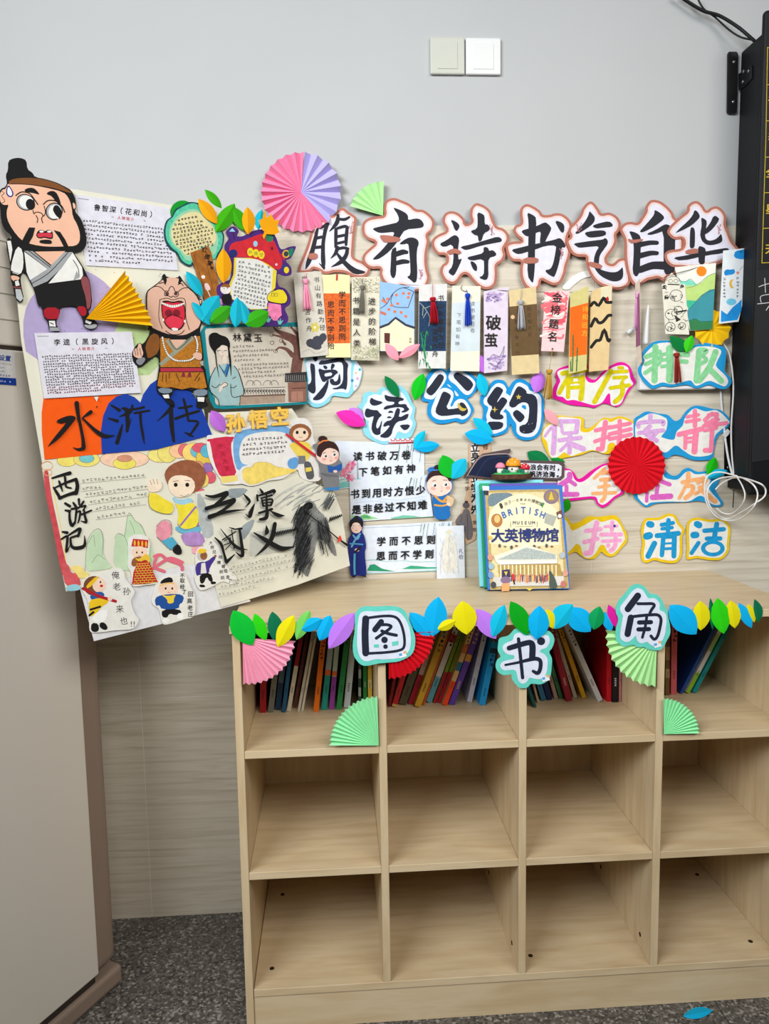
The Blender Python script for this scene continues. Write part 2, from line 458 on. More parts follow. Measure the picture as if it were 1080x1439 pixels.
# ================================================================== CUT-OUT LETTERS AND SIGNS ON THE WALL
INK = M((30, 31, 40), rough=0.6, var=0.05)
TERRA = M((178, 112, 96), rough=0.8); BLUSH = M((233, 205, 198), rough=0.8); LAVW = M((226, 224, 238), rough=0.8)
def letter(name, label, d, cf, outer, strokes, lays, group, bands=(), twig=None, cat='letter', th=0.0018, smooth=1):
    """thick cut-out card: outer silhouette, inset paper layers, then the brush strokes"""
    out = cf(catmull(outer, 4, True))
    s = paper(name, label, cat, WALL, d, out, lays[0], group, th)
    for k, (dist, m) in enumerate(lays[1:]):
        a = Art(s, 0.0003 * (k + 1)); a.poly(inset(out, dist), m); a.build('paper_layer')
    a = Art(s, 0.0013)
    for q in strokes:
        if isinstance(q, tuple): a.line(cf(q[0]), q[1] / q[2] if len(q) > 2 else q[1], INK)
        else: a.poly(cf(q), INK, smooth)
    a.build('brush_character')
    if bands:
        a = Art(s, 0.0024)
        for b in bands: a.poly(cf(b), TERRA, 1)
        a.build('paper_band')
    if twig:
        a = Art(s, 0.0021, 0.00001); r = random.Random(len(outer)); pk = M((190, 120, 122), rough=0.8)
        (x, y), = cf([twig])
        for k in range(9):
            x1 = x + r.uniform(-3.5, 3.5); y1 = y + r.uniform(-8, 8)
            a.line([(x, y + 9 - k), (x1, y1)], 0.35, pk, cap=False); a.poly(circle(x1, y1, .8, n=6), pk)
        a.build('printed_twig')
    return s
LAYS = [TERRA, (3.6, BLUSH), (6.2, LAVW)]
G = 'calligraphy letters of the wall heading'
def wl(ch): return 'black calligraphy letter ' + ch + ' on white and terracotta cut-out card of the heading'
c = crop(410, 280, 10.8)
def W_(pts, s=10.8):                      # strokes given with widths in crop units
    return (pts, 1.0)
letter('heading_letter', wl('腹'), 0.006, c,
 [(100,1100),(110,1000),(160,880),(230,700),(270,560),(300,460),(370,370),(470,310),(560,250),(630,240),(680,180),(740,135),(800,140),(860,190),(940,240),(980,290),(970,400),(950,560),(940,720),(935,860),(990,910),(1080,950),(1170,1020),(1190,1070),(1150,1150),(1060,1190),(940,1180),(800,1120),(650,1110),(560,1130),(480,1130),(420,1090),(330,1060),(280,1100),(180,1120)],
 [W_([(385,455,40),(350,620,60),(310,780,70),(270,900,75),(240,980,60),(210,1055,12)]), W_([(430,440,20),(490,405,45),(540,375,60)]), W_([(530,385,62),(500,500,55),(475,650,55),(470,800,60),(475,950,65),(485,1055,25)]), W_([(485,1040,40),(415,975,12)]),
  W_([(370,590,45),(450,572,45)]), W_([(320,735,45),(450,722,50)]),
  W_([(700,245,40),(690,330,65),(650,400,55),(570,485,12)]), W_([(720,300,40),(800,305,45),(870,270,32)]),
  W_([(668,455,50),(665,600,50),(665,720,45)]), W_([(690,440,40),(800,410,48),(845,430,45)]), W_([(838,430,45),(825,560,55),(820,690,40)]), W_([(690,565,42),(790,545,42)]), W_([(690,668,40),(790,645,40)]),
  W_([(690,735,60),(660,820,50),(590,895,10)]), W_([(690,755,40),(780,735,45),(850,750,40)]), W_([(840,750,50),(820,850,60),(740,950,65),(600,1025,10)]), W_([(690,830,35),(760,920,60),(860,1020,75),(960,1090,85),(1080,1105,40),(1110,1100,8)])],
 LAYS, G, bands=[[(235,825),(385,810),(395,905),(260,920)]], twig=(890, 430))
c = crop(500, 270, 9)
letter('heading_letter', wl('有'), 0.0085, c,
 [(75,440),(100,370),(170,325),(270,305),(350,290),(350,200),(370,120),(430,80),(500,75),(580,105),(680,150),(760,215),(850,225),(930,280),(985,350),(990,430),(960,500),(910,545),(925,620),(910,700),(895,800),(900,950),(930,1080),(890,1190),(830,1245),(740,1260),(650,1230),(580,1190),(500,1215),(410,1190),(340,1130),(300,1040),(300,970),(200,970),(120,930),(80,860),(100,780),(170,710),(240,640),(150,600),(90,540)],
 [[(205,460),(300,435),(430,405),(540,380),(540,300),(470,200),(490,198),(570,230),(640,270),(660,310),(655,355),(760,330),(820,345),(858,400),(850,440),(800,455),(620,470),(560,560),(500,660),(420,750),(330,820),(270,850),(205,855),(240,815),(330,730),(420,620),(480,540),(480,500),(400,510),(300,518),(240,490)],
  [(445,730),(500,690),(510,720),(510,960),(500,1060),(465,1098),(430,1030),(440,900)],
  [(540,655),(640,580),(720,570),(780,600),(795,650),(770,720),(765,850),(775,980),(770,1120),(735,1152),(690,1110),(640,1070),(690,1050),(685,900),(670,720),(660,645),(590,662)],
  W_([(505,785,65),(590,757,65),(640,760,45)]), W_([(505,898,55),(590,878,60),(655,880,45)])],
 LAYS, G, bands=[[(295,545),(370,540),(570,575),(545,630),(355,640),(320,600)]], twig=(820, 1030))
c = crop(600, 270, 9)
letter('heading_letter', wl('诗'), 0.011, c,
 [(55,650),(80,580),(150,530),(240,485),(200,400),(195,330),(230,265),(310,240),(400,270),(470,340),(490,400),(555,370),(540,300),(550,210),(590,155),(640,140),(730,175),(800,240),(830,330),(880,430),(960,460),(1020,520),(1035,600),(1000,670),(975,720),(990,800),(950,880),(885,930),(885,1050),(870,1150),(820,1210),(740,1230),(650,1195),(570,1120),(520,1060),(480,1040),(440,1060),(390,1130),(320,1165),(230,1130),(180,1060),(165,990),(190,920),(240,880),(230,800),(140,790),(80,730)],
 [[(295,350),(340,360),(400,400),(410,440),(375,497),(345,470),(325,410)],
  [(150,655),(240,610),(330,545),(370,545),(408,590),(390,700),(390,790),(395,860),(435,835),(430,870),(390,960),(340,1055),(305,1050),(260,1005),(320,940),(335,800),(325,650),(210,700)],
  [(630,250),(700,275),(725,300),(725,410),(765,405),(795,450),(780,490),(715,520),(690,610),(650,630),(640,545),(600,545),(540,490),(630,465),(640,380)],
  [(415,690),(560,660),(760,600),(890,560),(945,590),(940,625),(900,635),(700,670),(500,735),(450,720)],
  [(495,825),(600,800),(715,770),(710,690),(770,700),(780,745),(830,730),(878,780),(860,810),(775,830),(770,960),(775,1060),(745,1120),(645,1080),(715,1050),(720,950),(715,840),(550,870)],
  [(540,870),(590,880),(630,930),(630,990),(605,1000),(570,960)]],
 LAYS, G, bands=[[(235,755),(300,720),(360,712),(410,735),(440,765),(400,790),(350,770),(290,795)]], twig=(820, 470))
c = crop(700, 270, 9.59)
letter('heading_letter', wl('书'), 0.0135, c,
 [(95,740),(130,690),(200,665),(310,655),(240,590),(200,520),(230,450),(300,415),(290,300),(300,220),(340,175),(400,162),(480,195),(560,250),(600,305),(690,305),(760,285),(850,290),(930,340),(980,410),(990,500),(945,580),(930,680),(970,780),(960,880),(920,1000),(900,1100),(850,1210),(790,1250),(720,1250),(640,1215),(580,1190),(560,1270),(500,1320),(430,1320),(350,1260),(300,1140),(295,1020),(300,940),(200,930),(130,870)],
 [[(385,270),(470,310),(512,350),(500,600),(490,870),(490,1020),(470,1215),(450,1218),(388,1125),(400,800),(405,560),(405,380)],
  [(300,520),(410,490),(520,455),(610,410),(650,410),(715,475),(700,530),(640,640),(635,670),(560,690),(560,640),(575,525),(500,550),(400,600),(350,580)],
  [(170,775),(300,745),(420,715),(560,685),(760,640),(820,615),(860,640),(910,720),(890,750),(850,740),(840,850),(800,1020),(760,1130),(740,1145),(660,1100),(625,1050),(700,1040),(740,960),(770,800),(780,715),(640,720),(490,775),(400,800),(280,838),(220,820)],
  [(760,385),(830,395),(890,440),(885,540),(850,550),(800,470)]],
 LAYS, G, bands=[[(330,880),(545,880),(530,960),(340,965)]], twig=(850, 820))
c = crop(780, 270, 9)
letter('heading_letter', wl('气'), 0.016, c,
 [(135,640),(150,590),(185,560),(165,500),(180,440),(240,380),(310,290),(340,210),(390,145),(450,118),(500,150),(550,220),(585,270),(680,258),(770,300),(820,370),(825,440),(800,500),(770,540),(775,620),(740,710),(680,790),(650,850),(670,895),(730,905),(780,860),(840,835),(900,850),(930,950),(950,1100),(920,1180),(820,1230),(700,1220),(560,1170),(470,1090),(410,980),(385,870),(380,820),(280,815),(200,770)],
 [[(430,235),(470,280),(502,320),(490,380),(440,430),(350,490),(280,530),(245,520),(290,470),(370,380),(420,290)],
  [(460,425),(560,390),(680,365),(730,410),(715,440),(600,450),(510,460)], [(365,510),(470,490),(610,480),(645,510),(630,550),(520,570),(430,575),(390,550)],
  [(225,650),(350,630),(500,610),(600,600),(630,575),(665,610),(660,660),(600,740),(560,800),(550,880),(545,960),(600,990),(700,1015),(780,1010),(830,970),(850,940),(858,1020),(850,1090),(800,1125),(720,1130),(620,1090),(540,1030),(490,950),(485,850),(510,760),(560,680),(430,690),(300,705),(260,680)]],
 LAYS, G, bands=[[(415,870),(600,915),(575,980),(420,930)]], twig=(300, 440))
c = crop(860, 270, 9.59)
letter('heading_letter', wl('自'), 0.0185, c,
 [(105,520),(120,460),(180,410),(260,400),(340,410),(400,330),(440,260),(450,190),(500,120),(560,103),(650,125),(740,190),(810,270),(840,340),(910,400),(950,460),(960,700),(950,1000),(900,1080),(840,1090),(760,1130),(690,1200),(620,1160),(560,1170),(470,1190),(380,1250),(300,1260),(230,1170),(185,1020),(165,850),(160,650)],
 [[(565,235),(640,275),(700,330),(690,370),(600,440),(500,500),(400,545),(365,530),(430,460),(520,360),(570,290)],
  [(220,520),(320,545),(380,590),(385,700),(375,900),(370,1080),(320,1150),(270,1080),(285,900),(290,700),(260,600)],
  [(460,560),(580,510),(690,440),(740,430),(800,470),(850,520),(845,700),(840,900),(850,1060),(730,1120),(690,1060),(690,900),(695,520),(600,555),(500,580)],
  W_([(380,705,70),(500,682,62),(600,682,55)]), W_([(380,855,75),(510,822,66),(600,822,55)]), W_([(375,1045,90),(540,988,100),(700,990,110)])],
 LAYS, G, bands=[[(205,620),(270,645),(420,625),(400,660),(300,690),(230,680)]])
c = crop(920, 270, 8.3)
letter('heading_letter', wl('华'), 0.021, c,
 [(145,480),(165,410),(230,340),(310,270),(370,220),(380,160),(430,115),(490,105),(550,145),(600,215),(650,180),(720,165),(790,210),(830,290),(825,380),(860,470),(900,570),(960,640),(1000,700),(980,780),(860,825),(780,825),(700,850),(620,870),(450,895),(330,880),(200,870),(130,810),(110,730),(160,680),(310,650),(320,550),(220,550)],
 [[(460,205),(500,230),(525,285),(500,320),(430,385),(350,430),(260,470),(235,478),(290,420),(380,340),(440,270)],
  [(410,420),(440,405),(465,440),(465,560),(460,650),(405,660),(405,560)],
  [(685,265),(745,300),(745,330),(680,420),(600,490),(510,510),(560,460),(640,370)],
  [(535,290),(590,320),(605,350),(590,440),(580,530),(620,570),(700,555),(750,510),(770,480),(790,560),(760,595),(660,620),(590,610),(540,560),(525,490),(545,380)],
  [(195,765),(380,735),(600,690),(760,660),(840,650),(870,670),(790,715),(600,735),(310,805)], [(500,625),(570,640),(595,680),(580,760),(580,840),(510,840),(505,740)]],
 LAYS, G, bands=[[(350,675),(505,650),(505,715),(360,725)]], twig=(740, 420))

# ------------------------------------------------------------------ the smaller heading: four letters on blue cards
SKY = M((140, 214, 232), rough=0.8); AZUR = M((20, 146, 214), rough=0.8); PALE = M((224, 231, 246), rough=0.8)
NAVY = M((32, 38, 56), rough=0.6); GOLD = M((205, 180, 80), rough=0.5); TEAL = M((104, 212, 196), rough=0.8)
def card(name, label, d, cf, outer, inners, strokes, col, inkm, group, cat='letter', extra=None, plane=WALL, holes=(), th=0.0015):
    s = paper(name, label, cat, plane, d, cf(catmull(outer, 4, True)), col, group, th)
    a = Art(s, 0.0003)
    for q in inners: a.poly(cf(catmull(q, 4, True)), PALE)
    for q, m in holes: a.poly(cf(q), m, 1)
    a.build('white_face')
    a = Art(s, 0.0008)
    for q in strokes:
        if isinstance(q, tuple):
            a.line(cf([(p[0], p[1], p[2] if len(p) > 2 else q[1]) for p in q[0]]), 1, q[2] if len(q) > 2 else inkm)
        else: a.poly(cf(q), inkm, 1)
    if extra: extra(a, cf)
    a.build('painted_character')
    return s
def dots(lst):
    def f(a, cf):
        for x, y, r, m in lst: a.poly(cf(circle(x, y, r, n=12)), m)
    return f
G2 = 'letters of the small blue heading'
c = crop(415, 485, 10.8)
card('reading_letter', 'light blue card letter 阅 with coloured dots on its right edge', 0.005, c,
 [(130,230),(190,180),(350,170),(520,120),(700,65),(790,100),(840,180),(910,220),(960,290),(1010,370),(1000,480),(960,620),(880,710),(800,790),(700,785),(560,775),(510,860),(400,930),(300,945),(210,900),(160,820),(100,720),(60,620),(70,560),(140,510),(130,400),(120,300)],
 [[(170,250),(330,190),(520,170),(730,120),(770,200),(850,270),(840,380),(840,600),(800,720),(730,715),(600,720),(500,790),(430,860),(330,890),(230,850),(170,740),(110,600),(160,560),(200,540),(180,400)], [(915,235),(960,290),(1002,375),(992,480),(950,620),(890,690),(870,560),(880,380)]],
 [[(260,180),(345,175),(330,230),(300,255),(270,220)], [(215,275),(270,280),(298,310),(300,560),(310,700),(270,745),(200,700),(155,610),(230,580),(245,500)],
  [(340,290),(385,225),(450,235),(600,200),(715,165),(745,240),(805,285),(785,380),(790,560),(770,690),(720,655),(600,675),(545,655),(650,640),(720,560),(725,400),(720,290),(680,250),(560,270),(400,300)],
  [(410,310),(470,310),(490,350),(450,375)], [(545,270),(605,295),(570,360),(530,375)], [(340,345),(430,380),(480,375),(600,365),(655,415),(600,450),(570,490),(500,520),(420,575),(370,480)],
  [(490,520),(510,540),(480,680),(420,800),(340,840),(245,830),(330,740),(430,620)], [(520,510),(575,510),(590,555),(640,540),(660,430),(675,440),(690,570),(640,610),(560,610),(520,570)],
  ([(465,452,50),(530,440,50)], 40, PALE)],
 SKY, NAVY, G2, extra=dots([(975,370,18,M((40,170,170))),(915,420,18,M((236,196,130))),(940,505,20,M((232,160,205))),(860,535,22,M((30,140,190))),(915,620,18,M((205,185,228)))]))
c = crop(500, 535, 10.8)
card('reading_letter', 'light blue card letter 读 with a dark green leaf on top', 0.005, c,
 [(30,390),(90,320),(110,210),(200,160),(310,180),(370,110),(460,100),(600,70),(700,90),(790,190),(850,330),(900,420),(880,560),(910,650),(870,780),(800,870),(600,900),(480,960),(380,960),(240,900),(130,820),(105,720),(150,640),(120,520),(100,450)],
 [[(110,420),(170,320),(190,240),(290,205),(380,220),(410,160),(540,140),(680,170),(750,250),(800,340),(860,440),(820,560),(860,640),(820,750),(740,800),(640,770),(590,860),(520,900),(420,920),(300,880),(220,800),(190,650),(200,620),(120,560)]],
 [[(205,310),(230,250),(280,290),(425,325),(340,370),(260,382),(215,350)],
  [(130,490),(155,410),(240,445),(330,445),(355,490),(400,520),(340,570),(300,680),(320,735),(360,690),(390,590),(395,640),(370,750),(375,810),(310,830),(250,790),(230,700),(265,560),(270,535),(180,565),(140,540)],
  [(430,205),(480,230),(570,245),(720,260),(725,300),(650,310),(640,360),(760,350),(775,395),(815,435),(760,475),(700,485),(680,470),(740,440),(700,400),(560,405),(410,450),(440,380),(570,365),(590,320),(480,315),(440,280)],
  [(470,490),(520,445),(585,485)], [(455,570),(500,530),(560,565)],
  [(610,415),(660,420),(670,460),(640,570),(800,485),(790,560),(740,600),(620,620),(560,720),(540,820),(470,875),(340,850),(450,770),(530,665),(400,710),(440,620),(560,590)], [(655,670),(830,660),(790,735),(730,755),(690,720)]],
 SKY, NAVY, G2)
c = crop(590, 505, 10.8)
card('reading_letter', 'deep blue card letter 公 with a gold crescent moon', 0.005, c,
 [(20,600),(60,420),(100,260),(180,160),(270,115),(350,140),(400,175),(460,110),(540,90),(640,130),(760,210),(850,290),(900,360),(850,470),(780,560),(720,600),(790,700),(810,780),(760,880),(690,950),(610,970),(540,940),(380,975),(250,970),(150,900),(110,820),(115,700),(130,650),(60,640)],
 [[(60,560),(110,360),(180,250),(240,180),(310,165),(380,210),(400,280),(360,370),(280,480),(215,590),(140,605)], [(430,260),(470,180),(550,145),(640,180),(770,270),(840,350),(830,420),(770,520),(700,540),(640,500),(540,390),(460,330)],
  [(330,440),(420,440),(500,500),(500,590),(460,700),(490,710),(530,640),(600,600),(680,620),(740,700),(770,780),(730,870),(640,915),(560,890),(420,910),(290,915),(190,860),(170,760),(220,620),(270,500)], [(410,380),(440,390),(475,430),(430,405)], [(520,470),(560,510),(585,550),(545,550)]],
 [[(80,480),(160,390),(230,290),(290,215),(350,240),(365,290),(300,410),(200,540),(140,550)], [(490,255),(550,190),(620,220),(740,290),(810,370),(790,430),(735,485),(690,470),(600,370)],
  [(340,490),(390,490),(470,540),(460,590),(380,760),(560,745),(600,720),(595,660),(650,650),(700,710),(735,790),(690,850),(630,865),(600,830),(350,865),(260,840),(225,780),(290,620)]],
 AZUR, NAVY, G2, extra=lambda a, cf: a.poly(cf([(580,645),(562,700),(600,770),(660,792),(720,745),(650,745),(605,700)]), GOLD, 1))
c = crop(670, 520, 10.8)
def star(x, y, r, n=5, k=.45, rot=-90):
    return [(x + (r if i % 2 == 0 else r * k) * math.cos(math.radians(rot + 180 * i / n)), y + (r if i % 2 == 0 else r * k) * math.sin(math.radians(rot + 180 * i / n))) for i in range(2 * n)]
def yue_extra(a, cf):
    a.poly(cf(star(630, 410, 45)), GOLD); a.poly(cf(star(268, 600, 50, 4, .3)), GOLD)
    r = random.Random(4)
    for k in range(9): a.poly(cf(circle(r.uniform(660, 890), r.uniform(770, 950), 5, n=6)), PALE)
card('reading_letter', 'deep blue card letter 约 with gold stars', 0.005, c,
 [(50,440),(60,380),(150,360),(190,240),(240,170),(320,145),(420,170),(480,260),(540,180),(620,135),(720,150),(820,220),(920,310),(1000,410),(1015,520),(1010,720),(980,900),(920,1010),(800,1065),(680,1060),(580,1000),(530,900),(510,820),(450,940),(340,990),(230,1005),(150,950),(80,800),(90,700),(90,580),(50,500)],
 [[(100,450),(150,380),(230,260),(310,200),(400,220),(445,290),(440,350),(500,400),(490,520),(400,630),(440,660),(450,800),(440,880),(350,940),(210,965),(130,840),(150,760),(140,690),(170,570),(110,520)], [(500,400),(540,300),(590,210),(660,190),(760,240),(800,310),(900,340),(970,420),(975,540),(970,760),(930,920),(860,1000),(760,1020),(660,1000),(600,940),(595,820),(540,740),(490,640),(440,590),(440,500)]],
 [[(145,450),(200,370),(280,255),(340,255),(400,300),(380,350),(300,480),(310,490),(370,410),(420,420),(465,465),(430,530),(330,660),(400,690),(400,740),(320,755),(220,740),(185,670),(240,560),(170,520)], [(155,800),(200,780),(390,785),(400,850),(350,900),(200,915)],
  [(470,530),(540,390),(600,260),(650,240),(750,310),(750,360),(840,360),(910,420),(920,560),(905,840),(860,940),(760,970),(680,960),(640,920),(645,840),(760,820),(790,680),(790,540),(750,490),(660,490),(550,585)], [(530,660),(590,600),(640,620),(730,700),(700,760),(650,800),(600,760)]],
 AZUR, NAVY, G2, extra=yue_extra, holes=[([(665,560),(700,525),(745,545),(745,610)], AZUR)])

# ------------------------------------------------------------------ the three letters fixed to the front of the bookshelf
G3 = 'mint card letters along the bookshelf edge'
def sticker(x, y):
    def f(a, cf):
        a.poly(cf([(x, y), (x + 110, y - 30), (x + 135, y + 45), (x + 25, y + 75)]), M((240, 244, 248)))
        a.poly(cf([(x + 12, y + 5), (x + 60, y - 5), (x + 65, y + 35), (x + 20, y + 45)]), M((90, 165, 230)))
        a.poly(cf([(x + 75, y - 25), (x + 120, y - 40), (x + 130, y), (x + 85, y + 8)]), M((235, 180, 130)))
    return f
def combine(*fs):
    def f(a, cf):
        for g in fs: g(a, cf)
    return f
c = crop(490, 845, 10.8)
card('shelf_letter', 'square mint card letter 图 on the shelf front', 0.013, c,
 [(95,205),(140,130),(220,80),(400,80),(600,70),(760,90),(860,160),(910,280),(960,400),(1000,520),(1005,640),(980,760),(910,840),(760,910),(600,930),(440,945),(300,975),(200,970),(120,900),(70,800),(60,640),(90,430)],
 [[(140,300),(170,190),(250,150),(420,155),(650,140),(780,180),(870,290),(920,420),(940,560),(930,700),(880,790),(760,860),(560,880),(400,880),(270,910),(180,860),(130,720),(125,500)]],
 [([(255,265),(245,500),(255,785)], 105), ([(300,250),(500,225),(650,225),(740,265),(800,370),(840,540),(835,690),(760,745),(560,775),(300,790)], 40), ([(490,310),(395,430)], 85), ([(500,355),(580,355),(640,380),(600,430),(500,500),(415,560)], 45), ([(500,450),(600,490),(720,515)], 48)],
 TEAL, NAVY, G3, plane=FRONT, extra=combine(dots([(540,585,50,NAVY),(555,687,35,NAVY)]), lambda a, cf: (a.poly(cf([(378,655),(450,650),(455,700),(380,700)]), TEAL), a.poly(cf([(652,615),(750,600),(748,660),(660,680)]), TEAL)), sticker(745, 790)))
c = crop(690, 870, 10.8)
card('shelf_letter', 'cloud shaped mint card letter 书 hanging below the leaf garland', 0.008, c,
 [(130,290),(260,250),(360,150),(450,150),(520,160),(640,200),(760,190),(870,180),(940,250),(955,340),(920,440),(880,500),(920,600),(915,720),(900,850),(850,940),(740,990),(610,980),(540,1040),(440,1045),(360,980),(310,900),(300,840),(190,850),(100,800),(65,710),(90,620),(140,570),(100,480),(105,380)],
 [[(180,400),(250,350),(320,320),(350,240),(430,205),(500,250),(600,250),(720,270),(800,240),(870,260),(885,340),(840,430),(760,460),(740,500),(800,530),(850,600),(850,740),(820,850),(740,910),(640,900),(580,890),(540,950),(470,980),(410,930),(375,790),(300,770),(190,775),(135,710),(170,650),(260,620),(340,600),(340,550),(240,530),(180,470)]],
 [([(412,300),(440,550),(475,890)], 50), ([(270,440,75),(400,400,80),(520,365,80),(600,360,85),(625,420,95),(620,590,95)], 80), ([(215,695,35),(400,660,40),(560,620,55),(680,600,60),(745,640,60),(740,760,60),(700,820,60),(635,790,45)], 50)],
 TEAL, NAVY, G3, plane=FRONT, extra=combine(dots([(755,335,62,NAVY)]), sticker(755, 880)))
c = crop(855, 815, 10.8)
card('shelf_letter', 'pointed mint card letter 角 above the green half fan', 0.012, c,
 [(110,410),(150,310),(240,210),(330,100),(420,60),(500,75),(570,130),(620,200),(720,220),(800,290),(850,400),(890,460),(900,560),(930,700),(930,820),(880,920),(810,1040),(720,1070),(600,1050),(540,1020),(440,1020),(370,985),(250,1010),(160,970),(105,880),(110,740),(145,600),(110,500)],
 [[(175,410),(240,320),(340,190),(430,125),(510,150),(560,220),(600,275),(700,280),(770,360),(770,450),(840,490),(875,560),(870,700),(850,830),(800,930),(700,1000),(630,980),(580,940),(500,960),(440,930),(410,850),(390,860),(330,920),(250,940),(180,880),(175,780),(200,640),(215,540),(180,480)]],
 [([(440,240),(290,440)], 100), ([(440,360),(560,360),(660,360),(690,390),(650,450),(625,500)], 45), ([(335,570),(285,820)], 95), ([(370,555),(500,540),(620,530),(740,530),(790,590),(780,700),(740,850),(690,900),(640,850)], 46), ([(460,645),(640,640)], 65), ([(450,750),(610,745)], 65), ([(575,560),(555,700),(510,870)], 42)],
 TEAL, NAVY, G3, plane=FRONT, extra=sticker(670, 960))

# ------------------------------------------------------------------ the class rules: painted words on bright cut-out cards
YEL = M((232, 196, 20), rough=0.8); MAG = M((228, 18, 158), rough=0.8); BLU = M((28, 150, 210), rough=0.8)
WHT = M((232, 232, 226), rough=0.85)
def wash(c): return M(c, rough=0.85, var=0.12, scale=90.0)
Y1 = wash((214, 200, 10)); GR1 = wash((136, 208, 150)); LIL = wash((214, 166, 220)); PNK = wash((252, 132, 166)); PUR = wash((216, 100, 192)); ORG = wash((245, 176, 118)); PK2 = wash((243, 166, 212)); BL1 = wash((24, 150, 208))
G4 = 'painted class rule cards'
def rule(label, d, cf, outer, inner, strokes, col, extra=None, patches=()):
    s = paper('rule_card', label, 'sign', WALL, d, cf(catmull(outer, 4, True)), col, G4, 0.0015)
    a = Art(s, 0.0003); a.poly(cf(catmull(inner, 4, True)), WHT) if isinstance(inner, list) else a.poly(inset(cf(catmull(outer, 4, True)), inner), WHT)
    a.build('white_face')
    a = Art(s, 0.0008)
    for pts, w, m in strokes: a.line(cf([(p[0], p[1], p[2] if len(p) > 2 else w) for p in pts]), 1, m)
    for q in patches: a.poly(cf(q), WHT)
    if extra: extra(a, cf)
    a.build('painted_word')
    return s
c = crop(770, 500, 8.3)
rule('magenta edged card with the yellow painted word 有序', 0.004, c,
 [(50,480),(65,370),(100,290),(85,220),(110,160),(200,120),(330,90),(450,100),(470,180),(440,220),(500,270),(560,270),(640,180),(720,120),(820,75),(900,85),(960,140),(990,230),(1020,310),(960,390),(910,470),(860,560),(800,595),(740,580),(660,555),(600,575),(540,605),(440,590),(250,570),(110,515)],
 [(95,430),(120,340),(140,290),(105,210),(130,170),(250,140),(420,130),(460,150),(430,220),(450,290),(500,315),(560,300),(640,220),(740,140),(850,110),(920,130),(940,180),(960,270),(990,330),(930,380),(890,460),(850,550),(780,580),(730,560),(720,450),(690,450),(630,540),(540,575),(430,550),(300,515),(220,520),(170,480),(110,470)],
 [([(165,205),(440,165)], 55, Y1), ([(260,200),(200,300),(130,430)], 50, Y1), ([(235,300),(230,480)], 48, Y1), ([(240,275),(400,255)], 45, Y1), ([(400,250),(392,400),(380,500)], 62, Y1), ([(250,312),(390,308)], 34, Y1), ([(255,372),(390,365)], 45, Y1),
  ([(825,138),(865,140)], 40, Y1), ([(740,190),(920,180)], 42, Y1), ([(730,180),(650,330),(540,535)], 58, Y1), ([(765,255),(910,248)], 42, Y1), ([(890,250),(850,320)], 32, Y1), ([(725,375),(945,342)], 45, Y1), ([(862,330),(860,450),(780,535)], 55, Y1)],
 MAG, patches=[[(292,268),(345,264),(345,298),(292,302)], [(300,326),(345,322),(345,345),(300,348)]])
c = crop(890, 470, 7.2)
rule('blue edged card with the green painted word 排队', 0.030, c,
 [(45,340),(90,280),(90,190),(150,110),(240,65),(400,65),(500,90),(600,110),(720,85),(860,110),(930,150),(930,280),(920,370),(980,440),(985,500),(930,550),(850,545),(760,510),(640,545),(540,510),(380,530),(290,520),(200,550),(130,510),(60,420)],
 [(80,350),(110,260),(100,220),(180,130),(250,90),(400,85),(460,140),(560,170),(620,130),(740,120),(850,140),(885,180),(840,280),(840,330),(930,420),(955,480),(920,525),(850,500),(760,470),(640,520),(600,490),(560,465),(400,505),(290,485),(200,515),(140,470),(90,410)],
 [([(220,125),(215,300),(210,465)], 62, GR1), ([(130,225),(260,175)], 50, GR1), ([(125,300),(275,230)], 42, GR1), ([(115,390),(260,290)], 42, GR1), ([(362,140),(366,300),(362,460)], 70, GR1), ([(275,205),(360,190)], 35, GR1), ([(275,262),(360,250)], 35, GR1), ([(285,325),(360,310)], 35, GR1), ([(470,195),(545,205)], 52, GR1), ([(470,270),(535,275)], 44, GR1),
  ([(662,165),(650,300),(635,465)], 60, GR1), ([(670,150),(740,162),(700,212),(738,258),(680,295)], 40, GR1), ([(828,175),(765,330),(665,465)], 60, GR1), ([(790,370),(885,470)], 58, GR1)], BLU)
c = crop(755, 570, 7.71)
rule('yellow edged card with 保持 painted in lilac and pink, left of the red fan', 0.0045, c,
 [(45,360),(60,270),(120,190),(200,110),(350,120),(490,130),(505,240),(570,240),(650,180),(720,130),(800,140),(890,115),(1000,150),(1055,200),(1055,330),(1000,400),(930,450),(850,500),(740,525),(600,490),(480,530),(330,560),(200,580),(140,560),(90,480)],
 [(60,340),(70,260),(140,200),(220,125),(440,140),(470,170),(465,270),(530,290),(600,260),(680,170),(750,150),(790,180),(890,140),(1010,180),(1045,220),(1040,330),(990,390),(900,430),(855,470),(840,420),(800,400),(760,430),(750,490),(700,510),(600,480),(470,510),(360,545),(290,505),(230,550),(160,570),(120,490),(100,390)],
 [([(150,235),(80,330)], 30, LIL), ([(182,235),(178,400),(168,515)], 55, LIL), ([(250,160),(268,285)], 35, LIL), ([(265,172),(435,168)], 46, LIL), ([(432,180),(420,285)], 50, LIL), ([(280,300),(410,292)], 36, LIL), ([(235,375),(465,348)], 45, LIL), ([(352,300),(345,505)], 50, LIL), ([(330,405),(250,485)], 35, LIL), ([(375,420),(495,468)], 58, LIL),
  ([(630,268),(790,232)], 45, PNK), ([(735,180),(715,330),(700,460)], 55, PNK), ([(620,388),(770,335)], 42, PNK), ([(695,470),(655,470)], 52, PNK), ([(795,235),(1000,192)], 42, PNK), ([(890,165),(890,310)], 46, PNK), ([(780,308),(1010,252)], 42, PNK), ([(780,362),(1010,312)], 42, PNK), ([(885,340),(880,430)], 50, PNK)], YEL)
c = crop(885, 565, 7.2)
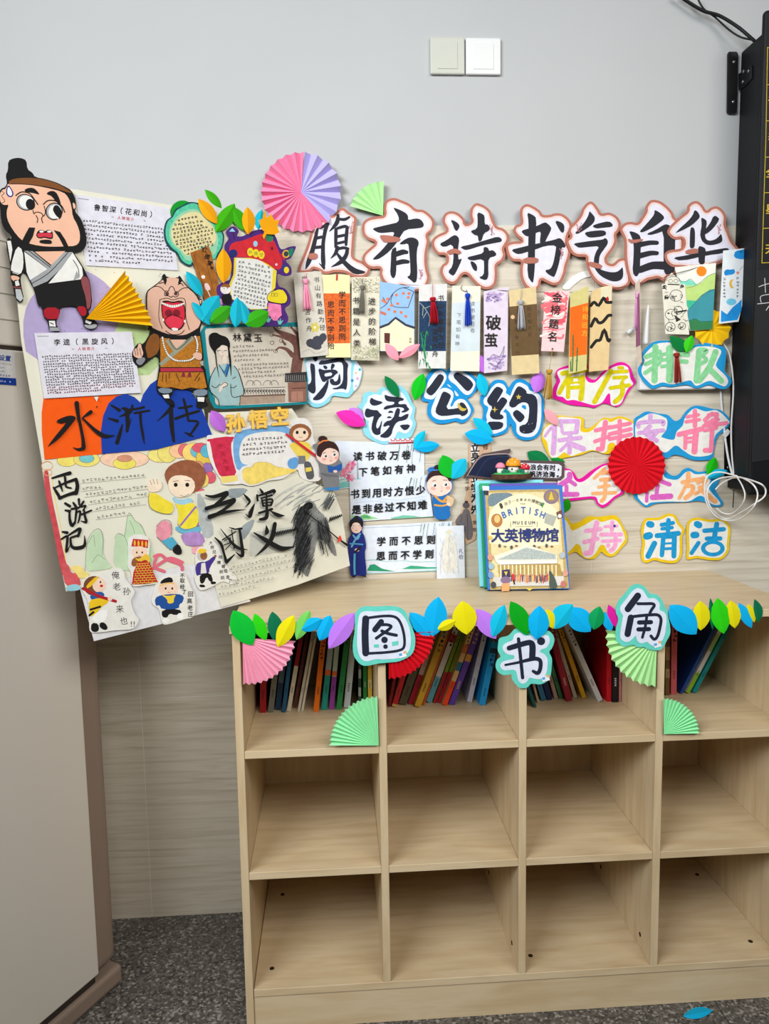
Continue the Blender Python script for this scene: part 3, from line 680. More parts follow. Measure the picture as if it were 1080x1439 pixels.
rule('blue edged card with 安静 painted in lilac and pink', 0.006, c,
 [(40,190),(100,130),(170,95),(280,115),(380,130),(450,190),(510,170),(570,90),(640,40),(720,40),(820,65),(920,85),(1000,160),(1015,210),(960,280),(880,360),(850,470),(830,570),(740,590),(630,585),(520,545),(440,535),(370,570),(300,520),(150,450),(50,400)],
 [(60,210),(130,150),(220,115),(340,150),(375,190),(365,280),(320,340),(330,360),(440,380),(470,300),(530,240),(560,150),(650,65),(760,95),(880,85),(990,180),(1000,215),(920,280),(860,340),(840,440),(820,530),(650,550),(540,490),(460,440),(360,510),(280,470),(150,430),(60,380)],
 [([(205,135),(205,185)], 45, LIL), ([(85,250),(100,210),(320,195),(335,225)], 42, LIL), ([(200,245),(150,310),(270,390)], 45, LIL), ([(90,312),(335,285)], 42, LIL), ([(285,290),(180,400)], 40, LIL),
  ([(655,90),(655,240)], 45, PNK), ([(575,150),(690,128)], 35, PNK), ([(565,200),(700,178)], 35, PNK), ([(492,328),(720,272)], 50, PNK), ([(562,320),(556,465)], 40, PNK), ([(570,310),(660,302)], 36, PNK), ([(665,310),(650,500)], 60, PNK), ([(580,366),(650,358)], 28, PNK), ([(580,404),(650,398)], 28, PNK),
  ([(830,115),(755,180)], 40, PNK), ([(795,132),(878,122),(860,170)], 40, PNK), ([(765,212),(890,175)], 36, PNK), ([(872,135),(870,255)], 40, PNK), ([(745,242),(975,212)], 40, PNK), ([(752,288),(868,262)], 36, PNK), ([(832,185),(820,475)], 46, PNK), ([(815,488),(758,488)], 50, PNK)], BLU)
c = crop(780, 640, 9)
rule('magenta edged card with 轻拿 painted in purple and orange', 0.005, c,
 [(40,190),(150,165),(230,210),(280,290),(340,280),(430,210),(540,140),(640,100),(740,120),(820,300),(860,430),(850,490),(760,540),(680,620),(600,660),(530,620),(480,550),(350,555),(180,575),(40,560)],
 [(40,210),(130,190),(200,200),(240,300),(310,340),(400,300),(520,190),(620,130),(720,130),(780,300),(830,450),(740,520),(650,600),(590,625),(540,590),(500,520),(300,530),(100,550),(40,540)],
 [([(180,240),(170,300),(70,370)], 70, PUR), ([(180,320),(250,370)], 50, PUR), ([(140,390),(140,480)], 50, PUR), ([(70,492),(275,492)], 62, PUR),
  ([(620,170),(490,290)], 40, ORG), ([(600,180),(700,240)], 40, ORG), ([(580,232),(680,226)], 30, ORG), ([(575,308),(680,300)], 48, ORG), ([(545,400),(680,382)], 40, ORG), ([(475,482),(760,470)], 44, ORG), ([(632,330),(622,520),(585,575)], 50, ORG)], MAG)
c = crop(880, 645, 7.2)
rule('blue edged card with 轻放 painted in purple and orange', 0.005, c,
 [(75,370),(150,250),(300,100),(370,95),(420,140),(470,170),(530,155),(570,110),(630,90),(720,130),(830,125),(940,190),(900,300),(930,370),(975,440),(950,480),(870,480),(800,440),(720,425),(620,435),(450,440),(300,450),(200,485),(130,440)],
 [(110,360),(250,250),(360,110),(380,180),(440,205),(520,205),(590,140),(640,125),(700,155),(820,150),(850,200),(830,290),(870,350),(945,440),(930,465),(860,455),(790,390),(730,375),(620,430),(420,430),(250,440),(190,465)],
 [([(345,225),(435,258)], 42, PUR), ([(315,270),(302,360)], 40, PUR), ([(262,388),(445,376)], 58, PUR), ([(207,335),(202,425)], 35, PUR),
  ([(626,150),(625,205)], 48, ORG), ([(565,235),(735,202)], 40, ORG), ([(610,240),(585,300),(532,395)], 35, ORG), ([(620,270),(672,282),(650,350),(595,395)], 45, ORG), ([(775,190),(722,240)], 40, ORG), ([(740,232),(810,222)], 30, ORG), ([(800,222),(745,320),(692,350)], 35, ORG), ([(742,290),(820,370),(895,428)], 50, ORG)], BLU)
c = crop(785, 710, 8.3)
rule('yellow edged card with a pink painted 持 beside the book', 0.005, c,
 [(40,150),(100,150),(150,210),(240,190),(340,130),(470,135),(620,115),(690,140),(740,230),(790,330),(790,430),(720,510),(660,580),(590,600),(530,570),(490,545),(420,620),(330,625),(260,590),(200,545),(110,575),(40,590)],
 [(40,180),(100,200),(140,280),(180,290),(300,230),(420,165),(500,195),(620,165),(690,200),(740,290),(770,390),(740,440),(670,530),(610,570),(560,530),(530,470),(480,470),(420,570),(340,615),(280,580),(250,480),(200,455),(130,530),(40,570)],
 [([(315,300),(485,278)], 50, PK2), ([(440,205),(402,400),(375,535)], 60, PK2), ([(295,430),(450,392)], 50, PK2), ([(370,552),(315,560)], 62, PK2), ([(535,250),(675,242)], 34, PK2), ([(622,200),(616,290)], 50, PK2), ([(490,342),(725,340)], 48, PK2), ([(505,420),(715,410)], 40, PK2), ([(662,345),(652,480),(602,530)], 50, PK2)], YEL,
 extra=dots([(575,470,26,PK2),(648,242,16,M((28, 60, 150)))]))
dots_ring = lambda a, cf: (a.poly(cf(circle(800, 400, 120, 82, n=28)), BL1), a.poly(cf(circle(800, 400, 76, 44, n=24)), WHT))
c = crop(890, 715, 7.2)
rule('yellow edged card with the blue painted character 清', 0.005, c,
 [(75,240),(90,150),(130,95),(250,90),(340,50),(420,65),(460,140),(515,210),(490,290),(490,440),(460,520),(400,550),(290,540),(210,520),(140,545),(90,530),(75,440),(90,350)], 3.6,
 [([(158,155),(178,160)], 66, BL1), ([(130,278),(160,270)], 72, BL1), ([(210,350),(145,480)], 55, BL1), ([(352,115),(346,220)], 45, BL1), ([(282,162),(398,142)], 40, BL1), ([(287,202),(388,190)], 35, BL1), ([(235,272),(452,248)], 50, BL1), ([(300,290),(285,468)], 45, BL1), ([(412,270),(406,478)], 50, BL1), ([(302,290),(410,285)], 30, BL1), ([(310,352),(400,346)], 20, BL1), ([(310,405),(400,400)], 28, BL1)], YEL)
rule('yellow edged card with the blue painted character 洁', 0.005, c,
 [(535,200),(560,120),(640,90),(780,110),(890,100),(960,150),(980,220),(965,350),(960,430),(890,510),(780,520),(640,500),(540,510),(540,400)], 3.4,
 [([(640,155),(662,165)], 66, BL1), ([(605,266),(632,264)], 66, BL1), ([(655,345),(585,448)], 42, BL1), ([(840,155),(815,290)], 50, BL1), ([(715,222),(910,206)], 45, BL1), ([(740,302),(875,300)], 45, BL1)], YEL,
 extra=dots_ring)
# ================================================================== PLEATED PAPER FANS
def fan(name, label, plane, d, apex, r, a0, a1, n, mat, group, h=0.010, half=None, scallop=0.955, start=0.003):
    """a strip folded in pleats and spread from its pinched end; angles in picture degrees (0 = right, 90 = down)"""
    s = Sheet(plane, d, apex); s.top = d; s.bend = None
    def part(nm, a0, a1, n, mat, parent):
        v = []; f = []
        full = abs(a1 - a0) > 359
        m = 2 * n
        v.append(s.loc(apex[0], apex[1], d + start + h * .4))
        for i in range(m if full else m + 1):
            a = math.radians(a0 + (a1 - a0) * i / m); hi = i % 2 == 0
            rr = r if not callable(r) else r(a0 + (a1 - a0) * i / m)
            rr = rr * (1.0 if hi else scallop)
            v.append(s.loc(apex[0] + rr * math.cos(a), apex[1] + rr * math.sin(a), d + start + (h if hi else 0)))
        k = len(v) - 1
        for i in range(k if full else k - 1):
            f.append((0, 1 + (i + 1) % k, 1 + i))
        o = mesh_obj(nm, v, f, [mat], None, parent)
        sm = o.modifiers.new('paper', 'SOLIDIFY'); sm.thickness = 0.0003; sm.offset = 0
        return o
    if half:
        o = empty(name); s.place(o)
        for nm, b0, b1, k, m in half: part(nm, b0, b1, k, m, o)
    else:
        o = part(name, a0, a1, n, mat, None); s.place(o)
    meta(o, label, 'paper fan', group)
    return o
def P_(c, **k): return M(c, rough=0.8, var=0.03, scale=30.0, spec=0.2, **k)
F_PINK = P_((240, 140, 178)); F_LAV = P_((186, 178, 232)); F_MINT = P_((176, 240, 190)); F_LIME = P_((182, 234, 164)); F_RED = P_((214, 14, 34)); F_YEL = P_((238, 190, 14)); F_ROSE = P_((246, 172, 196)); F_GRN = P_((166, 240, 186))
GF = 'pleated paper fans'
fan('paper_fan', 'large round pleated fan, half pink and half lavender, above the wall tiles', WALL, 0.0, (423, 270), 57, 0, 0, 0, None, GF, h=0.016,
    half=[('pink_half', -86, -312, 17, F_PINK), ('lavender_half', -85, 48, 7, F_LAV)])
fan('paper_fan', 'pale green quarter fan tucked behind the heading letter 有', WALL, 0.0, (538, 303), 49, 196, 271, 6, F_LIME, GF, h=0.009)
fan('paper_fan', 'bright red round rosette fan in the middle of the class rule cards', WALL, 0.006, (894, 654), 41, 0, 360, 26, F_RED, GF, h=0.009)
fan('paper_fan', 'yellow pleated rosette below the hanging hill bookmark', WALL, 0.022, (1000, 461), 27, 0, 360, 12, F_YEL, GF, h=0.006, scallop=0.9)
fan('paper_fan', 'wide yellow pleated fan on the poster collage between the two bearded figures', BOARD, 0.010, (121, 448), lambda a: 92 + 10 * math.sin(math.radians(a * 3)), -51, 6, 9, F_YEL, GF, h=0.012)
fan('paper_fan', 'pink quarter fan hanging in the top left corner of the first cubby', FRONT, 0.0, (340.5, 896), lambda a: 66 + 9 * math.cos(math.radians(a)), 4, 89, 12, F_ROSE, GF, h=0.009)
fan('paper_fan', 'red quarter fan behind the square letter 图', FRONT, 0.0005, (546, 890), 65, -2, 90, 13, F_RED, GF, h=0.008)
fan('paper_fan', 'large mint green quarter fan standing at the lower right of the first cubby', FRONT, 0.0, (532, 1047.5), 70, 180, 268, 15, F_GRN, GF, h=0.008)
fan('paper_fan', 'green quarter fan hanging below the letter 角', FRONT, 0.002, (923, 893), 73, 92, 186, 11, F_LIME, GF, h=0.008)
fan('paper_fan', 'small mint quarter fan at the lower left of the rightmost cubby', FRONT, 0.0, (932, 1031.5), 51, 270, 359, 13, F_GRN, GF, h=0.007)

# ================================================================== PAPER LEAVES
def leaf(label, plane, d, a, b, w1, w2, col, group, fold=0.0035, tilt=0.0):
    """leaf cut from coloured paper and creased along its midrib, tip a to tip b (pixels); w1, w2 = bulge to the left and right of a->b"""
    mid = ((a[0] + b[0]) / 2, (a[1] + b[1]) / 2)
    s = Sheet(plane, d, mid); N = 10
    L = math.hypot(b[0] - a[0], b[1] - a[1]); tx, ty = (b[0] - a[0]) / L, (b[1] - a[1]) / L
    nx, ny = ty, -tx                                  # left of the direction of travel as seen in the picture
    v = []; f = []
    for i in range(N + 1):
        t = i / N; q = math.sin(math.pi * t) ** 0.8
        c = (a[0] + tx * L * t + nx * (w1 - w2) * 0.10 * q, a[1] + ty * L * t + ny * (w1 - w2) * 0.10 * q)
        z = d + 0.0006 + tilt * t
        v.append(s.loc(c[0] + nx * w1 * q, c[1] + ny * w1 * q, z)); v.append(s.loc(c[0], c[1], z + fold * (0.3 + 0.7 * q))); v.append(s.loc(c[0] - nx * w2 * q, c[1] - ny * w2 * q, z))
    for i in range(N):
        k = 3 * i
        f += [(k, k + 1, k + 4, k + 3), (k + 1, k + 2, k + 5, k + 4)]
    f = [tuple(reversed(q)) for q in f]
    o = mesh_obj('paper_leaf', v, f, [P_(col)])
    sm = o.modifiers.new('paper', 'SOLIDIFY'); sm.thickness = 0.0004; sm.offset = 0
    s.place(o); meta(o, label, 'leaf', group)
    return o
GL1 = 'paper leaf garland on the bookshelf edge'
g_, bg_, dg_, y_, lg_, b_, p_, c_, m_ = (0, 186, 50), (44, 210, 14), (0, 112, 72), (232, 220, 8), (116, 206, 92), (0, 178, 238), (192, 124, 240), (10, 190, 226), (226, 28, 160)
def garland(cf, items):
    for (lab, a, b, w1, w2, col, dz) in items:
        (p,), (q,) = cf([a]), cf([b]); s_ = (cf([(1, 0)])[0][0] - cf([(0, 0)])[0][0])
        leaf(lab, FRONT, 0.0065 + dz, p, q, w1 * s_, w2 * s_, col, GL1)
garland(crop(310, 810, 4.32), [
 ('broad green leaf at the left end of the shelf garland', (75,205), (195,418), 70, 75, g_, .002),
 ('bright green leaf, second from the left end of the shelf garland', (205,225), (275,390), 38, 42, bg_, .001),
 ('dark green leaf half hidden by the first yellow leaf of the garland', (312,213), (325,390), 55, 36, dg_, 0),
 ('yellow leaf above the pink fan on the shelf garland', (445,235), (345,430), 50, 52, y_, .003),
 ('light green leaf just right of the leftmost yellow garland leaf', (540,205), (460,385), 40, 44, lg_, .001),
 ('small slanting blue leaf overlapping another blue leaf, left of the purple one', (485,325), (612,258), 38, 40, b_, .003),
 ('blue leaf directly left of the big purple garland leaf', (665,235), (600,390), 50, 48, b_, .001),
 ('large purple leaf left of the letter 图', (812,220), (655,440), 58, 62, p_, .002)])
garland(crop(540, 810, 4.154), [
 ('blue leaf touching the right side of the letter 图', (145,210), (265,355), 50, 42, b_, 0),
 ('tall blue leaf standing highest on the garland, right of the letter 图', (315,118), (280,350), 68, 66, b_, .0015),
 ('little yellow leaf lying flat beside the big yellow one', (310,310), (415,258), 30, 30, y_, .003),
 ('round large yellow leaf near the middle of the garland', (455,142), (480,340), 72, 72, y_, .0025),
 ('purple leaf behind the cyan one, left of the letter 书', (535,190), (650,365), 58, 52, p_, 0),
 ('narrow cyan leaf above the letter 书', (700,165), (630,355), 46, 46, c_, .0025),
 ('dark green pointed leaf overlapping the top of the letter 书', (735,145), (838,342), 56, 50, (0, 164, 24), .004),
 ('blue leaf covering the top right of the letter 书', (905,170), (885,370), 66, 60, b_, .0045),
 ('small yellow leaf between two blue leaves right of the letter 书', (945,190), (985,305), 36, 34, y_, .002)])
garland(crop(740, 800, 3.176), [
 ('blue leaf leaning left, right after the small yellow one', (205,156), (122,266), 36, 52, c_, .0015),
 ('blue leaf leaning right beside its twin, left of the round green leaf', (184,172), (284,278), 52, 50, b_, .0005),
 ('round green leaf left of the letter 角', (325,165), (298,270), 34, 36, (0, 158, 88), .002),
 ('small blue leaf peeping out under the magenta one', (345,190), (375,280), 24, 22, b_, 0),
 ('magenta leaf at the left side of the letter 角', (363,158), (403,262), 24, 22, m_, .001),
 ('big blue leaf at the right side of the letter 角', (636,160), (756,290), 58, 54, b_, .003),
 ('yellow leaf right of the letter 角', (772,140), (775,273), 44, 36, y_, .001),
 ('sliver of a dark green leaf between yellow and bright green', (818,128), (828,270), 16, 12, dg_, 0),
 ('bright green leaf near the right end of the garland', (850,128), (878,288), 42, 44, bg_, .003),
 ('yellow leaf right of the bright green one near the garland end', (908,138), (928,263), 36, 34, y_, .002),
 ('narrow blue leaf, third from the right end of the garland', (945,150), (1002,262), 26, 24, b_, .001),
 ('small yellow leaf, second from the right end of the garland', (985,155), (1015,237), 20, 18, y_, 0),
 ('dark green leaf at the right end of the garland', (1015,133), (1030,238), 28, 12, dg_, .001)])
GL2 = 'paper leaves scattered on the tiled wall'
def wl_(cf, items, plane=WALL, group=GL2, base=0.008):
    for (lab, a, b, w1, w2, col, dz) in items:
        (p,), (q,) = cf([a]), cf([b]); s_ = (cf([(1, 0)])[0][0] - cf([(0, 0)])[0][0])
        leaf(lab, plane, base + dz, p, q, w1 * s_, w2 * s_, col, group)
wl_(crop(410, 480, 5.14), [
 ('dark green leaf on top of the letter 读', (670,248), (775,405), 38, 36, (0, 122, 64), .002),
 ('purple leaf behind the magenta one beside the letter 读', (412,482), (518,565), 40, 30, (200, 124, 238), .001),
 ('magenta leaf at the left of the letter 读', (318,512), (530,605), 58, 50, (236, 44, 176), .004),
 ('green leaf at the left tip of the letter 公', (950,230), (885,425), 46, 52, (10, 190, 30), .003),
 ('pale pink leaf of a pair under the house bookmark, the left one', (675,15), (770,135), 36, 38, (246, 158, 176), .016),
 ('pale pink leaf of a pair under the house bookmark, the right one', (770,118), (925,20), 34, 34, (246, 158, 176), .018),
 ('upright cyan leaf of the pair right of the letter 读', (960,643), (885,780), 30, 38, c_, .002),
 ('flat lying cyan leaf of the pair right of the letter 读', (885,772), (1066,745), 40, 40, b_, .003)])
wl_(crop(580, 490, 5.4), [
 ('purple leaf above the gap between the letters 公 and 约', (475,40), (552,185), 48, 46, (190, 108, 220), .012),
 ('cyan leaf between the letters 公 and 约', (503,185), (545,360), 46, 42, c_, .003),
 ('purple leaf on the top right corner of the letter 约', (965,170), (928,335), 58, 54, (196, 118, 232), .003),
 ('steep cyan leaf at the lower left of the letter 约', (455,525), (604,660), 44, 40, c_, .002),
 ('broad cyan leaf lying under the steep one at the letter 约', (392,642), (612,695), 58, 58, b_, .004)])
wl_(crop(750, 500, 3.6), [('pale pink leaf on the left corner of the lilac 保持 card', (52,270), (122,352), 26, 24, (240, 166, 176), .002)])
wl_(crop(430, 600, 4.696), [
 ('green leaf on the hair of the boy in the blue robe', (898,185), (968,340), 56, 62, (10, 180, 40), .006),
 ('cyan leaf beside the green one above the boy in blue', (1052,208), (962,342), 50, 52, (20, 188, 224), .0075)])
wl_(crop(600, 600, 4.91), [
 ('large dark teal leaf behind the verse banner', (690,172), (850,262), 50, 60, (0, 120, 66), -.004),
 ('green leaf under the lower edge of the lilac 保持 card', (850,215), (948,240), 22, 30, (0, 140, 50), -.005),
 ('green leaf at the right edge of the museum book', (972,492), (928,592), 40, 26, (30, 160, 20), -.001)])
wl_(crop(960, 560, 9), [
 ('bright green leaf at the lower right of the 安静 card', (405,745), (305,975), 72, 66, (20, 178, 10), .002),
 ('cyan leaf under the coil of white cable', (558,915), (300,1008), 42, 66, (20, 184, 226), .003)])
wl_(crop(860, 340, 4.91), [
 ('dark green leaf behind the dark red tassel', (395,650), (545,735), 30, 60, (0, 120, 54), .026),
 ('bright green leaf at the upper edge of the 排队 card', (550,645), (512,765), 32, 38, (60, 200, 30), .029)])
# ================================================================== BOOKMARKS HANGING ON A STRING
DARK = M((46, 42, 40), rough=0.8); REDINK = M((190, 30, 36), rough=0.8)
def Wp(p): return tuple(WALL.hit(p[0], p[1], p[2] if len(p) > 2 else 0.02))
sag = [(424, 392), (470, 399), (560, 400), (640, 404), (720, 409), (800, 411), (850, 407), (895, 399), (945, 386), (985, 374), (1030, 358)]
o = tube('hanging_string', [Wp((x, y, 0.020 + (0.012 if x > 900 else 0))) for x, y in sag] + [Wp((1062, 340, 0.118))], 0.0006, M((60, 56, 52)), n=5)
meta(o, 'thin dark string carrying the row of bookmarks, tied to the black board', 'string')
def tassel(s, top, knot, end, w, col, cordcol=None, lift=0.003):
    """cord from top to knot (pixels), bound head, flared skirt of threads to end"""
    m = P_(col); d = s.top + lift; bm = bmesh.new()
    pa = [s.loc(top[0], top[1], d), s.loc(knot[0], knot[1], d)]
    tube('', pa, 0.0007, None, n=5, bm=bm)
    r = random.Random(int(top[0] * 10)); k = 15
    a = Vector(s.loc(knot[0], knot[1], d)); e = Vector(s.loc(end[0], end[1], d)); L = (e - a).length; u = (e - a) / L
    wloc = (Vector(s.loc(end[0] + w, end[1], d)) - e).length
    side = Vector((u.y, -u.x, 0))
    tube('', [a, a + u * L * .06, a + u * L * .16], lambda t: 0.0012 + wloc * .34 * math.sin(math.pi * min(1, .25 + t * .6)), None, n=8, bm=bm)
    for i in range(k):
        f = (i / (k - 1) - .5); z = (r.random() - .3) * wloc * .7
        tube('', [a + u * L * .12 + side * f * wloc * .35, a + u * L * .5 + side * f * wloc * .75 + Vector((0, 0, z * .6)), e + side * f * wloc + u * L * r.uniform(-.05, .02) + Vector((0, 0, z))], wloc * .055, None, n=5, bm=bm, sm=3)
    bmesh.ops.recalc_face_normals(bm, faces=bm.faces[:])
    return bm_obj('tassel', bm, m, s.obj, smooth=True)
GB = 'bookmarks on the string'
def mark(label, cf, quad, col, d=0.024, bend=None, tilt=None):
    q = cf(quad)
    if tilt: bend = lambda x, y: tilt[0] * (x - q[0][0]) * 0.0016 + tilt[1] * (y - q[0][1]) * 0.0016
    return paper('bookmark', label, 'bookmark', WALL, d, q, col, GB, 0.0006, 0, bend)
CRM = M((228, 214, 172), rough=0.85); GREYP = M((206, 201, 188), rough=0.85)
def speck(a, cf, x0, y0, x1, y1, n, cols, r0=1.5, r1=5, seed=1):
    r = random.Random(seed); ms = [M(c) for c in cols]
    for i in range(n):
        x, y = r.uniform(x0, x1), r.uniform(y0, y1)
        a.poly(cf(circle(x, y, r.uniform(r0, r1), r.uniform(r0, r1), n=6)), r.choice(ms))
c = crop(410, 370, 4.5)
s = mark('grey bookmark with a pink tassel and a dark lotus, leftmost on the string', c, [(8,60),(185,50),(232,580),(55,597)], GREYP, 0.026)
a = Art(s); a.text('书山有路勤为径', *c([(155,105)])[0], 1.4, 11.2, 8.5, DARK, bold=.012); a.text('学海无涯苦作舟', *c([(80,100)])[0], 1.1, 11.6, 8.5, DARK, bold=.012); a.build('lettering')
a = Art(s); gd = M((64, 66, 76)); 
for x, y, rx, ry in [(120,505,32,28),(165,490,38,32),(195,470,25,30),(150,520,40,26)]: a.poly(c(circle(x, y, rx, ry, n=9, rot=20)), gd)
for k in range(6): a.poly(c(circle(145 + 18 * math.cos(k), 405 + 18 * math.sin(k), 17, 10, n=8, rot=57 * k)), M((206, 190, 90)))
a.poly(c(circle(145, 405, 9, n=8)), M((240, 230, 190))); a.line(c([(70,560),(110,545),(150,570),(215,550)]), .5, M((150, 146, 140)))
a.build('lotus_painting')
tassel(s, c([(88,58)])[0], c([(86,100)])[0], c([(98,298)])[0], 11, (248, 160, 190))
s = mark('cream and orange bookmark with two columns of brush writing', c, [(192,72),(365,74),(372,595),(215,595)], M((246, 228, 172)))
a = Art(s); a.poly(c([(200,190),(366,190),(368,505),(208,508)]), M((214, 100, 38), var=0.25, scale=140)); a.build('orange_panel')
a = Art(s, .0003); a.text('学而不思则罔', *c([(318,200)])[0], 0, 11.8, 10.5, DARK, bold=.02); a.text('思而不学则殆', *c([(246,262)])[0], 0, 11.6, 10, DARK, bold=.02); a.build('lettering')
a = Art(s, .002); a.line(c([(285,70),(283,104)]), 2, REDINK); a.build('red_cord')
s = mark('pale bookmark with speckled ends and a dark grey tassel', c, [(378,88),(555,84),(552,615),(375,612)], M((222, 216, 196)), .025)
a = Art(s); speck(a, c, 384, 92, 548, 185, 170, [(160,160,130),(190,186,160),(134,138,110)], 1.5, 4.5, 3); speck(a, c, 382, 520, 546, 606, 170, [(160,164,130),(190,190,150),(140,150,110)], 1.5, 5, 4); a.build('speckled_pattern')
a = Art(s, .004); a.text('进步的阶梯', *c([(505,240)])[0], .2, 14.2, 11, DARK, bold=.012); a.text('书籍是人类', *c([(405,235)])[0], .3, 15, 10.5, DARK, bold=.012); a.build('lettering')
tassel(s, c([(450,95)])[0], c([(446,140)])[0], c([(440,322)])[0], 8, (120, 116, 106), lift=.007)
s = mark('blue picture bookmark with a white house under persimmon branches', c, [(553,115),(775,150),(773,560),(557,555)], M((150, 190, 232)))
a = Art(s); a.poly(c([(558,405),(655,345),(771,408),(771,558),(558,553)]), M((240, 228, 196))); a.line(c([(558,405),(610,385),(655,345),(720,390),(772,407)]), 3.4, M((52, 58, 76)), smooth=False)
a.poly(c([(584,440),(620,442),(618,508),(584,503)]), M((92, 48, 44)))
bk = M((50, 56, 66))
for q in [[(560,285),(600,255),(640,190),(700,155),(770,180)], [(640,190),(625,240),(650,275),(735,280)], [(770,180),(745,250),(735,280)], [(700,155),(740,150)], [(600,255),(575,215)]]: a.line(c(q), .9, bk)
for x, y in [(590,245),(630,265),(660,200),(612,292),(668,255),(705,190),(735,215),(690,310),(650,305),(720,335),(575,235),(740,190),(605,225)]: a.poly(c(circle(x, y, 10, 9, n=9)), M((226, 120, 80)))
a.poly(c([(557,300),(598,315),(592,330),(560,318)]), M((206, 110, 90)))
a.text('田园', *c([(748,478)])[0], 0, 4.2, 3.5, DARK); a.build('house_painting')
s = mark('white bookmark with a dark navy panel and a red tassel', c, [(803,135),(980,130),(972,665),(798,665)], M((222, 222, 220)), .025)
a = Art(s); a.poly(c([(804,240),(977,238),(973,555),(801,557)]), M((28, 58, 92), var=.35, scale=220))
for q in [[(808,250),(840,285),(870,340),(865,395)], [(840,285),(875,270)], [(830,270),(825,330)], [(850,310),(830,345)]]: a.line(c(q), 1.0, M((150, 160, 150)))
gn = M((40, 140, 80))
for q in [[(815,440),(830,540),(850,650)], [(850,430),(838,520),(846,600)]]: a.line(c(q), 1.4, gn)
r = random.Random(3)
for k in range(26): x, y = r.uniform(805, 880), r.uniform(420, 660); a.line(c([(x, y), (x + r.uniform(-14, 14), y + r.uniform(18, 34), .3)]), 1.5, gn if k % 3 else M((50, 60, 56)))
a.text('书山有路勤为径', *c([(942,220)])[0], 0, 11, 9, DARK, bold=.012); a.text('学海无涯苦作舟', *c([(905,290)])[0], 0, 10.5, 9, DARK, bold=.012); a.build('bamboo_painting')
tassel(s, c([(890,128)])[0], c([(890,215)])[0], c([(900,382)])[0], 11, (176, 16, 34), lift=.006)
c = crop(630, 380, 4.154)
s = mark('pale cream bookmark with a blue tassel', c, [(22,90),(187,92),(180,590),(10,585)], M((236, 232, 212)))
a = Art(s); a.poly(c([(20,190),(184,180),(180,470),(14,475)]), M((208, 220, 226), var=.08, scale=20)); a.build('blue_wash')
a = Art(s, .0004); fg = M((110, 116, 124)); a.text('读书破万卷', *c([(140,195)])[0], 0, 9.4, 7, fg); a.text('下笔如有神', *c([(62,262)])[0], -.7, 10, 7, fg); a.build('lettering')
a = Art(s, .003); a.line(c([(80,88),(72,105),(85,118),(105,122)]), .8, DARK); a.build('tied_cord')
tassel(s, c([(104,112)])[0], c([(111,135)])[0], c([(114,326)])[0], 9, (20, 64, 190))
s = mark('lavender marbled bookmark with the two big characters 破茧', c, [(205,122),(350,95),(342,585),(207,600)], M((226, 214, 232)), .025, tilt=(-.15, 0))
a = Art(s); r = random.Random(8)
for y0, y1 in ((120, 190), (490, 590)):
    for k in range(26): x, y = r.uniform(225, 322), r.uniform(y0 + 8, y1 - 14); a.line(c([(x, y), (min(max(x + r.uniform(-30, 20), 222), 330), y + r.uniform(-10, 10)), (min(max(x + r.uniform(-30, 30), 222), 330), y + r.uniform(-10, 10))]), r.uniform(.6, 3), M(r.choice([(190,166,214),(204,184,224),(170,146,200)])))
a.line(c([(235,520),(260,490),(300,500),(325,440),(310,520),(270,560),(240,540)]), .6, M((120, 110, 130))); a.build('marbled_pattern')
a = Art(s, .0012); a.text('破', *c([(262,306)])[0], 0, 0, 22, DARK, bold=.025); a.text('茧', *c([(248,408)])[0], 0, 0, 20, DARK, bold=.025); a.build('lettering')
s = mark('brown banded bookmark with a silver tassel', c, [(352,118),(510,95),(530,600),(370,610)], M((222, 200, 152)))
a = Art(s); a.poly(c([(354,212),(514,195),(526,490),(367,500)]), M((104, 80, 50), var=.1)); a.poly(c(circle(374, 272, 12, n=10)), M((226, 190, 150)))
a.text('知足知不足', *c([(470,225)])[0], .3, 9, 6.5, M((60, 46, 34))); a.text('有为有不为', *c([(396,300)])[0], .3, 11, 6.5, M((56, 44, 32))); a.build('brown_panel')
tassel(s, c([(428,108)])[0], c([(421,175)])[0], c([(424,346)])[0], 11, (176, 178, 184), lift=.004)
s = mark('pink and red marbled bookmark reading 金榜题名 with a gold tassel below', c, [(565,120),(705,118),(672,475),(540,470)], M((246, 206, 208)), .026)
a = Art(s); r = random.Random(5)
for k in range(46):
    y = r.uniform(125, 400); x = r.uniform(570, 690) - (y - 120) * .08
    a.line(c([(x - 25, y + r.uniform(-15, 15)), (x, y + r.uniform(-12, 12)), (min(x + 30, 694 - (y - 120) * .09), y + r.uniform(-22, 8))]), r.uniform(1, 5.5) * (1.5 - y / 420), M(r.choice([(232,92,110),(240,140,150),(250,228,220),(236,112,120)])))
a.build('marbled_pattern')
a = Art(s, .0014)
for ch, p in zip('金榜题名', [(634,160),(624,232),(614,312),(606,388)]): a.text(ch, *c([p])[0], 0, 0, 14.5, DARK, bold=.015, rot=4)
a.poly(c(circle(606, 458, 5, n=10)), DARK); a.build('lettering')
tassel(s, c([(606,460)])[0], c([(588,578)])[0], c([(580,752)])[0], 12, (190, 150, 62), lift=.002)
s = mark('olive and orange bookmark with green bamboo', c, [(710,135),(818,90),(805,580),(700,605)], M((206, 196, 128)), .024, tilt=(.25, 0))
a = Art(s); a.poly(c([(709,217),(816,188),(806,490),(705,506)]), M((232, 104, 16))); a.text('诗和远方', *c([(797,225)])[0], -.2, 11.4, 9, M((226, 170, 50)), bold=.01)
for q in [[(727,375),(726,480),(722,590)], [(752,450),(746,590)], [(712,530),(714,590)]]:
    a.line(c(q), 1.6, M((44, 110, 60)), cap=False)
